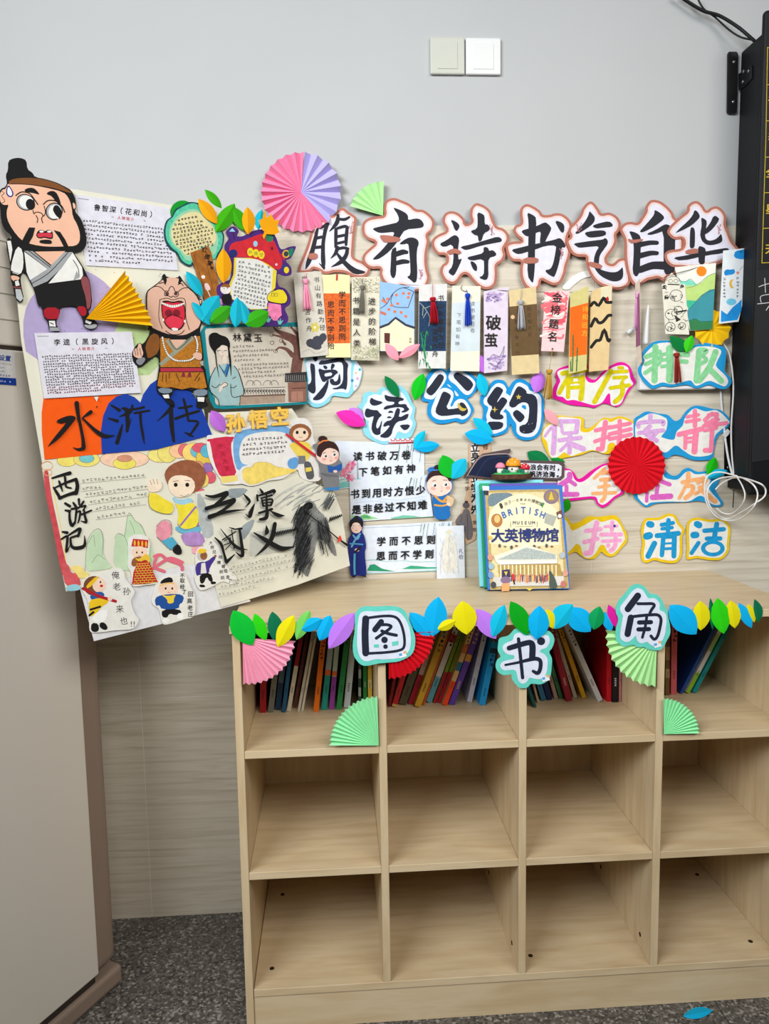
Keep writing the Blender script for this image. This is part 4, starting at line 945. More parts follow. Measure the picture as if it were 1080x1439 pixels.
for x, y in [(725,400),(730,430),(722,455),(750,470),(718,520),(748,520)]: a.line(c([(x - 8, y + 14, .3), (x, y, 1.6), (x + 10, y + 12, .3)]), 1, M((50, 80, 50)))
a.build('bamboo_painting')
s = mark('tan bookmark painted with black zigzag mountains and a red heart', c, [(830,125),(888,98),(955,85),(932,580),(818,592)], M((222, 194, 142)), .024, tilt=(.2, 0))
a = Art(s)
a.poly(c([(890,98),(953,86),(950,180),(886,182)]), M((224, 214, 182)))
for q in [[(830,205),(850,185),(875,205),(905,160),(920,185),(948,186)], [(832,325),(855,280),(875,305),(900,300),(930,265),(947,262)], [(832,448),(862,410),(885,405),(908,345),(930,410),(940,405)]]: a.line(c(q), 4.4, M((34, 30, 28)), n=3)
a.poly(c([(918,160),(930,150),(936,165),(934,182),(922,176)]), REDINK, 1); a.build('mountain_painting')
c = crop(860, 340, 4.91)
s = mark('narrow mauve bookmark hanging almost edge-on with a pink tassel', c, [(157,292),(190,255),(195,710),(206,828),(178,846),(162,722)], M((212, 196, 178)), .026, tilt=(1.2, 0))
a = Art(s); a.poly(c([(160,385),(187,350),(194,712),(163,728)]), M((144, 88, 116))); a.build('mauve_panel')
tassel(s, c([(172,290)])[0], c([(168,345)])[0], c([(160,606)])[0], 5, (226, 160, 208), lift=.004)
s = mark('cream bookmark covered in black doodles with a dark red tassel', c, [(342,292),(362,290),(374,250),(410,212),(448,246),(466,290),(502,292),(530,640),(366,634)], M((234, 230, 214)), .031)
a = Art(s); r = random.Random(12); k_ = M((52, 50, 50))
a.line(c(circle(420, 268, 46, 30, n=10, a0=180, a1=360)), .7, k_); a.line(c([(385,292),(460,295)]), 1.6, k_)
for x in (402, 438): a.line(c(circle(x, 270, 14, 12, n=8) + [(x + 14, 270)]), .5, k_)
for cx, cy, rr in [(440,370,44),(405,500,40),(455,470,30),(480,580,26),(400,585,34),(375,380,14),(360,310,12),(480,305,10)]:
    a.line(c(circle(cx, cy, rr, rr * .9, n=9) + [(cx + rr, cy)]), .7, k_)
    for q in range(5): x, y = cx + r.uniform(-.6, .6) * rr, cy + r.uniform(-.6, .6) * rr; a.line(c([(x, y), (x + r.uniform(-10, 10), y + r.uniform(-10, 10)), (x + r.uniform(-16, 16), y + r.uniform(-4, 16))]), .8, k_)
a.line(c([(452,482),(510,472)]), 2, k_); a.poly(c([(432,505),(472,535),(440,552)]), k_)
for q in range(22): x, y = r.uniform(372, 508), r.uniform(330, 620); a.line(c([(x, y), (x + r.uniform(-22, 22), y + r.uniform(-8, 24))]), .5, k_)
a.build('doodle_drawing')
tassel(s, c([(448,645)])[0], c([(443,765)])[0], c([(447,968)])[0], 11, (150, 44, 30), lift=.004)
s = mark('broad bookmark painted with green hills and an orange sun', c, [(430,175),(715,145),(690,602),(535,612)], M((238, 238, 228)), .026, tilt=(.12, 0))
a = Art(s)
a.poly(c([(452,262),(500,275),(540,255),(572,292),(640,290),(600,420),(520,420)]), M((128, 218, 192)), 1)
a.poly(c([(480,310),(520,300),(580,298),(620,275),(660,235),(711,214),(704,340),(600,400),(515,420)]), M((190, 220, 128)))
a.poly(c([(500,402),(575,405),(620,440),(530,480)]), M((66, 190, 150)))
a.poly(c([(512,480),(560,430),(620,365),(670,330),(705,324),(694,545),(600,560),(530,560)]), M((62, 148, 160)))
a.poly(c([(528,545),(570,530),(610,548),(694,545),(690,602),(536,611)]), M((52, 126, 76)))
a.poly(c(circle(615, 202, 35, n=24)), M((248, 138, 30)))
for q in [[(452,262),(500,275),(540,255),(572,292)], [(510,318),(580,298),(660,235),(711,214)], [(512,480),(560,430),(620,365),(705,324)], [(528,545),(570,530),(610,548),(694,545)]]: a.line(c(q), .5, M((40, 90, 90)))
a.line(c([(440,215),(560,185)]), .4, M((80, 80, 80))); a.build('hill_painting')
s = mark('white bookmark with blue clouds and a gold moon, rightmost on the string', c, [(765,60),(940,40),(925,300),(870,550),(735,565)], M((226, 232, 236)), .040, tilt=(.2, 0))
a = Art(s); bl = M((24, 140, 212), var=.15, scale=40)
a.poly(c([(845,70),(860,60),(932,48),(928,118),(890,120),(850,112),(838,95)]), bl); a.poly(c([(768,210),(785,188),(815,192),(840,185),(848,210),(830,225),(800,228),(778,235)]), bl, 1)
a.poly(c([(785,405),(810,388),(850,395),(858,420),(830,440),(790,430)]), M((110, 196, 226)), 1)
a.poly(c([(750,470),(790,500),(830,450),(868,420),(892,395),(890,470),(862,538),(748,552)]), bl)
a.poly(c([(838,255),(812,262),(804,290),(815,318),(842,322),(824,300),(824,275)]), M((222, 178, 74)), 1); a.poly(c(star(865, 213, 15)), M((226, 128, 96)))
a.line(c([(878,195),(900,165)]), .4, DARK); a.scrawl(*c([(772,245)])[0], *c([(772,390)])[0], 4, M((90,96,104)), 1); a.scrawl(*c([(866,240)])[0], *c([(862,390)])[0], 4, M((90,96,104)), 2)
a.build('night_sky_painting')
# ================================================================== VERSE SHEETS AND FIGURES
GV = 'verse sheets'
VERSE = M((222, 230, 244), rough=0.8); VINK = M((28, 28, 32), rough=0.7)
c = crop(430, 600, 4.696)
def willow(a, pts, n, seed, cols=((96, 140, 110), (70, 116, 92), (120, 160, 120))):
    r = random.Random(seed); ms = [M(k) for k in cols]
    for (x0, x1, y0, y1) in pts:
        for k in range(int(n * .7)):
            x = r.uniform(x0, x1); y = r.uniform(y0, y0 + 15); L = r.uniform(.3, 1) * (y1 - y0)
            a.line(c([(x, y), (x - 8, y + L * .5), (x - 14, y + L)]), .25, ms[0], cap=False)
            for q in range(int(L / 7)):
                t = q * 7; xx = x - 14 * t / max(L, 1); a.line(c([(xx, y + t), (xx + r.choice((-5, 5)), y + t + 5, .15)]), .6, r.choice(ms), cap=False)
s = paper('verse_sheet', 'white verse sheet with a pink lotus, topmost of the three', 'sheet', WALL, 0.003, c([(190,92),(778,108),(780,335),(185,415)]), VERSE, GV)
a = Art(s); a.poly(c([(200,350),(235,340),(300,352),(340,335),(400,352),(520,348),(520,372),(300,390),(188,410)]), M((168, 210, 214))); a.poly(c([(190,380),(240,358),(290,375),(290,395),(190,412)]), M((120, 196, 190)))
willow(a, [(600,770,112,250)], 14, 2)
r = random.Random(4)
for (x, y) in [(262,290),(300,245),(292,335),(245,305),(282,275)]:
    for k in range(6): a.poly(c(circle(x + 14 * math.cos(k * 1.05), y + 12 * math.sin(k * 1.05), 16, 8, n=8, rot=60 * k)), M(r.choice([(236,128,164),(246,172,194),(224,100,150)])))
a.line(c([(338,230),(340,290),(342,340)]), .7, M((110, 120, 130))); a.build('lotus_painting')
a = Art(s, .002); a.text('读书破万卷', *c([(340,195)])[0], 17, -.5, 13.2, VINK, bold=.03, rot=-2, skew=.08); a.text('下笔如有神', *c([(375,298)])[0], 16.8, -1.2, 13.2, VINK, bold=.03, rot=-3, skew=.08); a.build('brush_lettering')
s = paper('verse_sheet', 'white verse sheet with green hills, middle of the three', 'sheet', WALL, 0.0052, c([(285,350),(800,318),(838,590),(295,626)]), VERSE, GV)
a = Art(s); a.poly(c([(296,580),(350,590),(385,572),(430,590),(480,606),(296,620)]), M((150, 206, 140))); a.poly(c([(350,600),(390,575),(440,605)]), M((84, 170, 110)), 1); a.poly(c([(560,600),(640,582),(700,585),(760,595),(836,588),(836,592),(560,608)]), M((120, 196, 170)))
for y in (480, 500, 530): a.line(c([(330,y),(460,y - 12),(600,y + 4),(790,y - 25)]), 2.2, M((204, 218, 236)))
willow(a, [(690,800,325,460)], 10, 3); a.build('hill_painting')
a = Art(s, .002)
for k, ch in enumerate('书到用时方恨少'): a.text(ch, *c([(322 + 72 * k, 444 - 4.5 * k)])[0], 0, 0, 13.4, VINK, bold=.035, rot=-4, skew=.08)
for k, ch in enumerate('是非经过不知难'): a.text(ch, *c([(332 + 72.5 * k, 546 - 5 * k)])[0], 0, 0, 13.4, VINK, bold=.035, rot=-4, skew=.08)
a.build('brush_lettering')
s = paper('verse_sheet', 'white verse sheet with teal mountains, lowest of the three', 'sheet', WALL, 0.004, c([(355,655),(962,622),(962,945),(390,970)]), VERSE, GV)
a = Art(s); a.line(c([(390,880,3),(470,878,4),(540,890,2),(640,882,2),(720,892,3),(850,888,2)]), 3, M((50, 176, 146))); a.poly(c([(400,950),(420,910),(450,905),(500,935),(590,955),(480,952)]), M((40, 150, 110))); a.poly(c([(630,938),(690,915),(740,918),(800,925),(860,925),(860,935),(720,938)]), M((60, 168, 130)))
a.poly(c([(392,958),(560,960),(860,940),(860,950),(392,968)]), M((168, 216, 222))); a.line(c([(360,668),(760,650)]), .4, M((120, 130, 140)))
willow(a, [(760,955,628,740)], 16, 5); a.build('mountain_painting')
a = Art(s, .002)
for k, ch in enumerate('学而不思则罔'): a.text(ch, *c([(495 + 82 * k, 757 - 3 * k)])[0], 0, 0, 13, VINK, bold=.035, rot=-3, skew=.08)
for k, ch in enumerate('思而不学则殆'): a.text(ch, *c([(492 + 80 * k, 852 - 3 * k)])[0], 0, 0, 13, VINK, bold=.035, rot=-3, skew=.08)
a.build('brush_lettering')
# pencil portrait leaning below the boy
s = paper('drawing_card', 'white card with a faint pencil drawing of a robed figure, left of the book', 'card', WALL, 0.010, c([(860,655),(1040,650),(1047,1003),(862,1003)]), M((228, 233, 242)), None, .0008)
a = Art(s); gp = M((196, 200, 204)); gp2 = M((228, 220, 190)); r = random.Random(6)
a.poly(c([(920,720),(945,690),(975,720),(990,800),(1000,960),(890,960),(905,800)]), M((236, 232, 222)), 1); a.poly(c([(915,700),(945,668),(965,695),(940,705)]), gp2, 1)
for k in range(34): x, y = r.uniform(885, 1000), r.uniform(690, 940); a.line(c([(x, y), (x + r.uniform(-15, 15), y + r.uniform(10, 40)), (x + r.uniform(-10, 20), y + r.uniform(20, 60))]), .45, gp if k % 3 else gp2)
for q in [[(910,740),(890,850),(885,965)], [(985,760),(1000,850),(1005,965)], [(945,705),(940,800),(950,960)], [(910,800),(880,830),(890,860)]]: a.line(c(q), .5, gp)
a.text('孔伯', *c([(1020,820)])[0], 0, 8, 7, M((90, 100, 130))); a.build('pencil_drawing')

SKIN = M((246, 214, 200), rough=0.8); HAIRB = M((58, 34, 32), rough=0.8); OUT = M((40, 36, 40), rough=0.8)
def face(a, c, eyes, r, cheeks, mouth, nose=None, br=None):
    for (x, y) in eyes:
        a.poly(c(circle(x, y, r, r * 1.1, n=12)), M((250, 250, 248))); a.poly(c(circle(x + r * .1, y, r * .62, r * .7, n=10)), OUT); a.poly(c(circle(x - r * .1, y - r * .3, r * .2, n=6)), M((250, 250, 248)))
    for (x, y) in cheeks: a.poly(c(circle(x, y, r * 1.1, r * .8, n=10)), M((242, 172, 160)))
    a.line(c(mouth), .6, M((190, 60, 60)))
    if nose: a.line(c(nose), .4, M((200, 150, 130)))
    for b in br or []: a.line(c(b), .7, HAIRB)
GFIG = 'paper figures around the verse sheets'
s = paper('paper_figure', 'paper cut-out of a child in a grey robe reading a blue book', 'figure', BOARD, 0.012, c([(112,55),(140,70),(142,90),(190,100),(215,140),(222,180),(215,215),(240,240),(235,300),(215,330),(222,400),(200,420),(130,420),(115,390),(105,330),(90,320),(92,270),(85,235),(62,205),(68,150),(40,130),(48,112),(75,108),(78,65)]), M((126, 126, 130)), GFIG, .0006, 1)
a = Art(s); a.poly(c([(70,150),(100,160),(150,135),(200,150),(218,180),(205,225),(160,250),(110,245),(80,222),(66,200)]), SKIN, 1); a.poly(c([(68,150),(85,110),(140,90),(185,100),(215,140),(216,170),(200,150),(150,135),(110,160),(95,205),(85,195),(70,190)]), HAIRB, 1)
a.poly(c(circle(110, 80, 30, 22, n=12)), HAIRB); a.line(c([(80,112),(110,92),(142,88)]), 2, M((232, 130, 70)), smooth=False)
face(a, c, [(128,192),(185,182)], 13, [(118,212),(200,205)], [(155,222),(163,226),(172,220)], [(158,190),(166,208),(160,212)], [[(112,175),(128,168)],[(175,165),(190,162)]])
a.poly(c([(95,300),(150,310),(210,318),(215,330),(130,325),(100,315)]), M((106, 106, 112)), 1); a.poly(c([(120,402),(222,395),(215,418),(130,420)]), M((60, 130, 190)))
a.poly(c([(140,252),(185,262),(238,238),(236,282),(190,302),(146,298)]), M((36, 92, 170))); a.line(c([(188,262),(190,300)]), .5, M((20, 50, 110))); a.poly(c(circle(192, 293, 14, 9, n=10)), SKIN); a.build('drawing')
s = paper('paper_figure', 'paper cut-out of a boy in a blue robe holding a scroll', 'figure', WALL, 0.011, c([(845,262),(870,248),(905,260),(940,300),(962,345),(970,390),(955,430),(935,450),(975,465),(970,500),(945,530),(955,600),(900,614),(845,605),(838,540),(830,470),(842,452),(805,430),(792,390),(790,340),(810,300),(800,290),(808,268)]), M((30, 110, 184)), GFIG, .0006, 1)
a = Art(s); a.poly(c([(796,350),(830,325),(900,318),(945,340),(966,390),(945,435),(880,462),(825,445),(796,410)]), SKIN, 1); a.poly(c([(792,350),(812,300),(860,278),(910,282),(950,318),(962,350),(945,365),(925,328),(870,318),(830,328),(806,352),(796,370)]), HAIRB, 1); a.poly(c(circle(872, 268, 30, 20, n=12)), M((44, 34, 40)))
a.line(c([(800,285),(850,285),(900,280)]), 1.6, M((60, 130, 200)))
face(a, c, [(848,385),(920,380)], 15, [(838,405),(935,402)], [(885,420),(892,426),(900,418)], [(888,385),(896,405),(890,410)], [[(832,358),(855,352)],[(905,350),(930,352)]])
a.line(c([(850,455),(890,490),(945,492)]), 3, M((222, 160, 70))); a.line(c([(848,515),(900,520),(945,505)]), 2.6, M((222, 160, 70))); a.line(c([(935,455),(905,490)]), 3, M((222, 160, 70)))
a.poly(c([(930,445),(975,462),(972,500),(955,528),(925,515)]), M((222, 190, 150)), 1); a.line(c([(930,448),(975,465)]), .7, M((110, 90, 70))); a.poly(c(circle(938, 508, 12, 10, n=10)), SKIN); a.build('drawing')
s = paper('paper_figure', 'paper cut-out of a standing scholar in a long navy robe', 'figure', WALL, 0.011, c([(318,590),(350,588),(375,610),(378,650),(365,690),(385,720),(398,790),(385,830),(400,960),(392,992),(365,985),(335,978),(320,994),(300,990),(290,968),(282,850),(275,760),(285,720),(305,705),(288,660),(285,620),(305,605)]), M((30, 44, 130)), GFIG, .0006, 1)
a = Art(s); a.poly(c([(292,645),(312,625),(350,625),(372,645),(362,690),(330,705),(300,690)]), SKIN, 1); a.poly(c([(285,645),(288,615),(330,600),(370,612),(377,645),(366,668),(350,632),(312,630),(300,655),(292,672)]), M((30, 28, 34)), 1); a.poly(c(circle(333, 596, 16, 12, n=10)), M((30, 28, 34)))
face(a, c, [(312,652),(348,650)], 6, [(305,668),(356,666)], [(325,680),(331,684),(338,679)])
a.line(c([(310,715),(335,740),(350,720)]), 2.4, M((110, 180, 222))); a.line(c([(355,705),(320,750),(300,790)]), 2.6, M((110, 180, 222))); a.line(c([(290,770),(335,772),(372,775)]), 2, M((80, 160, 210))); a.line(c([(320,840),(318,900),(320,970)]), 2.8, M((90, 180, 222)))
a.poly(c(circle(335, 812, 16, 11, n=10)), SKIN); a.poly(c([(345,795),(360,782),(362,800),(350,812),(318,835),(314,825)]), M((36, 30, 34))); a.poly(c([(300,990),(322,978),(325,994)]), OUT); a.poly(c([(362,984),(392,980),(398,994)]), OUT); a.build('drawing')

# vertical strips and the roofed banner behind the book
c = crop(600, 600, 4.91)
s = paper('hanging_scroll', 'tan vertical strip with black characters and a seated grey scholar, behind the book', 'scroll', WALL, 0.003, c([(285,120),(440,115),(440,300),(372,380),(372,600),(330,780),(270,812),(200,700),(190,650),(235,590),(255,520),(285,380)]), M((206, 172, 142)), None)
a = Art(s); a.poly(c([(300,120),(352,120),(352,330),(345,600),(318,600),(310,330)]), M((226, 222, 224)))
for ch, y in zip('立身以立学为先', [145,205,270,355,420,492,570]): a.text(ch, *c([(330, y)])[0], 0, 0, 12.5, VINK, bold=.045, rot=-3)
a.text('修身', *c([(402,140)])[0], 0, 12, 8, M((80, 60, 50)), bold=.01); a.text('立学', *c([(276,372)])[0], 0, 11, 7, M((80, 60, 50)), bold=.01); a.text('致知', *c([(328,660)])[0], 0, 10, 6, M((90, 70, 60)), bold=.01)
a.poly(c([(240,600),(255,560),(290,570),(300,620),(315,690),(312,770),(270,785),(255,700),(200,680),(192,650),(225,600)]), M((112, 104, 108)), 1); a.poly(c(circle(268, 540, 24, 22, n=12)), M((96, 84, 92))); a.poly(c(circle(270, 518, 12, 10, n=10)), M((60, 50, 56)))
for q in [[(240,610),(230,660)], [(275,600),(280,700),(275,780)], [(200,670),(255,690)]]: a.line(c(q), .5, OUT)
a.build('scholar_painting')
s = paper('verse_banner', 'white rounded banner with a dark curved roof, half hidden behind the museum book', 'banner', WALL, 0.008, c([(262,330),(330,230),(380,185),(450,172),(572,150),(578,168),(560,185),(595,228),(925,236),(948,256),(945,345),(920,368),(640,360),(540,362),(262,348)]), M((92, 76, 78)), None)
a = Art(s); a.poly(c([(640,248),(905,256),(928,270),(925,335),(905,352),(640,345)]), M((226, 228, 240))); a.poly(c([(282,330),(345,235),(395,200),(550,190),(585,235),(600,300),(560,345),(420,348)]), M((22, 32, 62)))
a.line(c([(275,338),(345,228),(400,195),(555,186),(590,225)]), .9, M((190, 176, 172))); a.line(c([(340,335),(420,220),(560,205)]), .6, M((52, 66, 100)))
for k, ch in enumerate('长风破浪会有时，'): a.text(ch, *c([(598 + 44.5 * k, 276 + 1.0 * k)])[0], 0, 0, 8.6, VINK, bold=.04)
for k, ch in enumerate('直挂云帆济沧海。'): a.text(ch, *c([(594 + 44.5 * k, 322 + 1.0 * k)])[0], 0, 0, 8.6, VINK, bold=.04)
a.build('brush_lettering')
s = paper('red_ribbon_card', 'narrow red and white patterned strip under the letter 读', 'card', WALL, 0.0066, crop(500, 535, 10.8)([(495,912),(530,880),(900,875),(890,935),(500,958)]), M((222, 226, 238)), None)
a = Art(s); q = crop(500, 535, 10.8)
a.line(q([(500,945),(700,940),(890,930)]), 1.6, REDINK, smooth=False)
for k in range(5): a.line(q([(530 + k * 75, 885), (535 + k * 75, 912), (585 + k * 75, 910), (590 + k * 75, 882)]), 1.3, M((196, 60, 50)), smooth=False)
a.build('red_pattern')
# ================================================================== POSTER COLLAGE spanning the corner from the air conditioner to the wall
CREAM = M((228, 226, 208), rough=0.85, var=0.03, scale=14); PAGE = M((222, 221, 232), rough=0.8); SHEETW = M((230, 230, 226), rough=0.85)
PEN = M((70, 68, 70), rough=0.8); BLK = M((22, 21, 22), rough=0.8)
GP = 'poster sheets of the collage'
def ids(p): return p
s = paper('backing_sheet', 'large cream backing sheet on the upper left, under the figures and pages', 'sheet', BOARD, 0.0, [(8,262),(105,266),(240,288),(325,300),(350,312),(378,350),(388,395),(386,448),(290,456),(286,574),(296,632),(60,655),(30,480)], CREAM, GP)
a = Art(s); c = crop(0, 0, 1)
a.poly([(38,505),(31,460),(38,425),(60,400),(88,384),(115,378),(140,390),(163,412),(175,440),(172,472),(100,508)], M((178, 164, 206), var=.05), 1)
a.poly([(160,445),(200,448),(226,466),(224,527),(165,528)], M((186, 212, 150)), 1)
r = random.Random(2)
for k in range(90): x, y = r.uniform(60, 235), r.uniform(375, 540); a.poly(circle(x, y, r.uniform(.25, .8), n=5), M(r.choice([(110,100,110),(120,150,190),(190,110,120),(110,130,90),(150,120,160)])))
a.build('painted_hills')
s = paper('backing_sheet', 'plain cream sheet in the lower middle of the collage, under the red scroll page', 'sheet', BOARD, 0.0004, [(293,580),(345,578),(410,574),(428,600),(432,680),(285,700)], CREAM, GP)
s = paper('backing_sheet', 'plain white sheet at the bottom of the collage carrying the small cut-out children', 'sheet', BOARD, 0.0005, [(112,826),(300,765),(352,845),(132,901)], M((226, 226, 228), rough=.85), GP)
s = paper('title_sheet', 'orange paper sheet with one big brush character, under the typed page', 'sheet', BOARD, 0.0016, crop(0, 440, 3.6)([(222,420),(211,505),(212,600),(226,741),(520,712),(560,600),(610,412),(500,418),(488,446),(478,420)]), M((246, 92, 8), rough=.8, var=.03), GP)
a = Art(s, 0.0034); c = crop(60, 545, 9)
a.line(c([(430,195,60),(450,350,45),(482,500,38),(510,650,42),(518,745,55)]), 1, BLK); a.line(c([(520,762,46),(450,778,30),(380,752,5)]), 1, BLK)
a.poly(c([(160,420),(270,365),(370,345),(430,375),(380,440),(300,540),(200,650),(72,745),(65,735),(150,620),(250,500),(310,425),(220,455)]), BLK, 1)
a.line(c([(608,305,50),(550,345,35),(503,378,12)]), 1, BLK); a.line(c([(505,382,20),(620,500,40),(720,580,55),(800,610,45),(912,600,6)]), 1, BLK); a.poly(c(circle(686, 238, 10, n=8)), BLK)
a.poly(c([(650,118),(705,112),(682,175)]), SHEETW); a.build('brush_character')
s = paper('title_sheet', 'deep blue double hill shaped sheet with two brush characters', 'sheet', BOARD, 0.0030, crop(0, 440, 3.6)([(516,712),(510,600),(522,520),(550,455),(590,420),(640,409),(680,425),(710,452),(725,410),(760,360),(800,332),(840,335),(960,390),(1010,460),(1045,545),(1072,616),(790,690)]), M((20, 62, 164), rough=.8, var=.03), GP)
a = Art(s, .0003); c = crop(140, 545, 6.75)
for q in [[(110,165,16),(185,212,34)], [(85,290,16),(165,315,34)], [(215,350,15),(195,420,32),(165,520,38)], [(215,195,20),(250,205,40),(262,240,36),(190,272,10)], [(258,230,40),(265,320,38),(260,410,28)], [(262,405,24),(300,290,6)], [(310,165,18),(300,215,28),(268,260,8)], [(280,205,18),(350,200,22),(420,182,22)], [(330,240,20),(400,228,22),(472,215,18)], [(385,230,26),(390,330,24),(410,450,24),(425,535,5)],
          [(640,110,45),(690,160,45),(640,230,30),(542,318,4)], [(675,190,40),(682,350,42),(702,505,26)], [(750,192,18),(810,185,22),(872,172,22)], [(720,292,28),(820,255,26),(940,220,24)], [(795,105,20),(820,200,26),(840,310,20)], [(840,312,18),(930,322,22),(900,385,24),(850,455,14)], [(808,425,10),(845,440,22),(882,460,16)]]: a.line(c(q), 1, BLK)
a.build('brush_characters')
def typed(label, quad, title, sub, rows, d, redrows=()):
    s = paper('typed_page', label, 'page', BOARD, d, quad, PAGE, 'typed character pages')
    (x0, y0), (x1, y1), (x2, y2), (x3, y3) = quad
    def B(u, v): return ((x0 * (1 - u) + x1 * u) * (1 - v) + (x3 * (1 - u) + x2 * u) * v, (y0 * (1 - u) + y1 * u) * (1 - v) + (y3 * (1 - u) + y2 * u) * v)
    a = Art(s); n = len(title); p = B(.22, .15); q = B(.80, .15); rot = math.degrees(math.atan2(q[1] - p[1], q[0] - p[0]))
    dx, dy = (q[0] - p[0]) / (n - 1), (q[1] - p[1]) / (n - 1)
    a.text(title, p[0], p[1], dx, dy, 9.6, BLK, rot=rot, bold=.022)
    p = B(.44, .26); a.text('人物简介', p[0], p[1], 6.2, 6.2 * dy / dx, 5.2, REDINK, rot=rot, bold=.01)
    for e in (.36, .70): p = B(e, .26); a.line([(p[0], p[1]), (p[0] + 3, p[1] + 3 * dy / dx)], .6, PEN)
    p, q = B(.03, .05), B(.14, .05); a.line([p, q], .9, M((150, 150, 160)))
    for k in range(rows):
        v = .36 + .56 * k / (rows - 1); l = B(.04, v); e = B(.96 if k < rows - 1 else .6, v)
        a.scrawl(l[0], l[1], e[0], e[1], 3.7 if rows < 12 else 2.9, M((120, 50, 60)) if k in redrows else PEN, k + rows, fill=.93, w=.62, dense=3)
    a.build('typed_text'); return s
typed('white typed page beside the big cartoon head, upper one of the two', [(105,273),(238,292),(250,380),(121,373)], '鲁智深（花和尚）', '', 10, .0022)
typed('white typed page just above the orange sheet, lower one of the two', [(48,468),(185,466),(198,552),(62,560)], '李逵（黑旋风）', '', 15, .0046, (12, 13, 14))

# ---- big cut-out of a worried man in a white robe
SK2 = M((236, 186, 158), rough=.8, var=.03); ROBE = M((232, 232, 228), rough=.8); GREYB = M((160, 164, 166), rough=.8)
A_ = crop(0, 215, 8.31); B_ = crop(0, 330, 7.2)
out = A_([(95,90),(160,60),(240,55),(310,85),(318,190),(380,230),(410,285),(600,320),(800,410),(850,460),(880,540),(890,640),(870,680),(950,770),(1000,920),(1015,1050),(980,1130),(900,1160)]) + B_([(740,175),(800,260),(850,340),(880,410),(915,480),(935,720),(880,790),(985,890),(995,930),(930,965),(850,940),(835,840),(780,760),(770,715),(610,725),(605,800),(570,865),(575,930),(630,978),(500,978),(485,880),(440,830),(425,730),(385,725),(350,560),(300,470),(250,360),(205,420),(215,520),(245,650),(205,695),(155,650),(130,520),(105,430),(105,300),(60,100),(80,25),(115,50)]) + A_([(130,960),(60,900),(30,840),(8,740),(5,640),(-12,600),(-20,480),(10,415),(60,400),(85,350),(65,260),(95,200)])
GC = 'cut-out figures on the collage'
s = paper('paper_figure', 'large cut-out of a worried bearded man in a white robe with a black topknot', 'figure', BOARD, 0.0064, out, BLK, GC, .0008, 1)
a = Art(s)
a.poly(A_([(100,340),(300,365),(520,400),(740,455),(800,520),(835,620),(848,745),(900,830),(935,940),(930,1040),(880,1085),(780,1090),(600,1095),(460,1085),(330,1055),(240,1010),(150,900),(85,780),(75,680),(105,600),(60,610),(10,590),(-8,500),(20,430),(70,420)]), SK2, 1)
a.poly(A_([(845,570),(880,600),(882,640),(858,660)]), SK2, 1)
a.poly(A_([(95,330),(160,300),(280,288),(420,292),(560,320),(700,370),(830,450),(835,470),(760,450),(600,405),(420,375),(240,358),(120,362)]), M((124, 74, 34), rough=.7), 1)
a.line(A_([(95,330),(160,298),(280,286),(420,290),(560,318),(700,368),(840,455)]), 1.1, BLK); a.line(A_([(100,362),(240,362),(420,378),(600,408),(780,460)]), 1.0, BLK)
a.line(A_([(10,440),(50,470),(20,500),(55,560),(15,590)]), .8, BLK)
a.poly(A_([(95,362),(150,440),(160,490),(130,520),(85,505),(65,450)]), M((30, 34, 110)), 1); a.poly(A_([(98,385),(135,440),(145,485),(125,505),(95,490),(80,450)]), M((226, 230, 240)), 1)
a.poly(A_([(275,440),(320,408),(390,405),(440,450),(465,490),(400,470),(330,460)]), BLK, 1); a.poly(A_([(540,470),(590,440),(650,450),(690,520),(715,610),(660,580),(600,500),(560,490)]), BLK, 1)
for (x, y, hx, hy, px, py) in [(298, 575, 12, -2, 355, 600), (632, 682, 10, 2, 670, 690)]:
    a.poly(A_(circle(x, y, 112 if x < 400 else 100, 95 if x < 400 else 104, n=20, rot=25)), BLK); a.poly(A_(circle(x, y, 100 if x < 400 else 88, 84 if x < 400 else 92, n=20, rot=25)), M((170, 172, 176))); a.poly(A_(circle(x + hx, y + hy, 88 if x < 400 else 74, 76 if x < 400 else 84, n=20, rot=25)), ROBE); a.poly(A_(circle(px, py, 54 if x < 400 else 50, 66 if x < 400 else 84, n=16, rot=-15)), BLK)
a.poly(A_([(600,600),(585,640),(590,700),(640,765),(700,770),(650,730),(618,670)]), ROBE, 1)
a.line(A_([(185,495),(250,455),(340,470),(400,540),(440,600)]), 1.5, BLK); a.line(A_([(505,600),(560,555),(650,560),(720,620),(755,690)]), 1.5, BLK)
a.line(A_([(385,670),(395,710),(420,690),(480,700),(510,735),(530,690),(515,620)]), 1.1, BLK); a.line(A_([(420,730),(440,770),(432,812)]), 1.2, BLK); a.line(A_([(500,735),(485,770),(498,815)]), 1.2, BLK)
a.poly(A_([(340,868),(410,872),(385,970),(330,1070),(250,1040),(300,940)]), BLK); a.poly(A_([(625,900),(700,920),(760,1010),(800,1095),(745,1095),(690,990)]), BLK)
a.poly(A_([(420,950),(450,900),(500,900),(525,915),(560,895),(610,910),(620,970),(610,1005),(560,1000),(520,985),(470,1000),(430,985)]), BLK, 1); a.poly(A_([(432,945),(470,930),(525,935),(580,930),(608,945),(605,990),(560,985),(520,972),(470,988),(438,975)]), M((206, 52, 70)), 1)
for x in (485, 575): a.poly(A_(circle(x, 918, 26, 12, n=10)), ROBE)
a.poly(A_([(460,1020),(520,1010),(600,1015),(608,1060),(540,1062),(460,1050)]), BLK, 1)
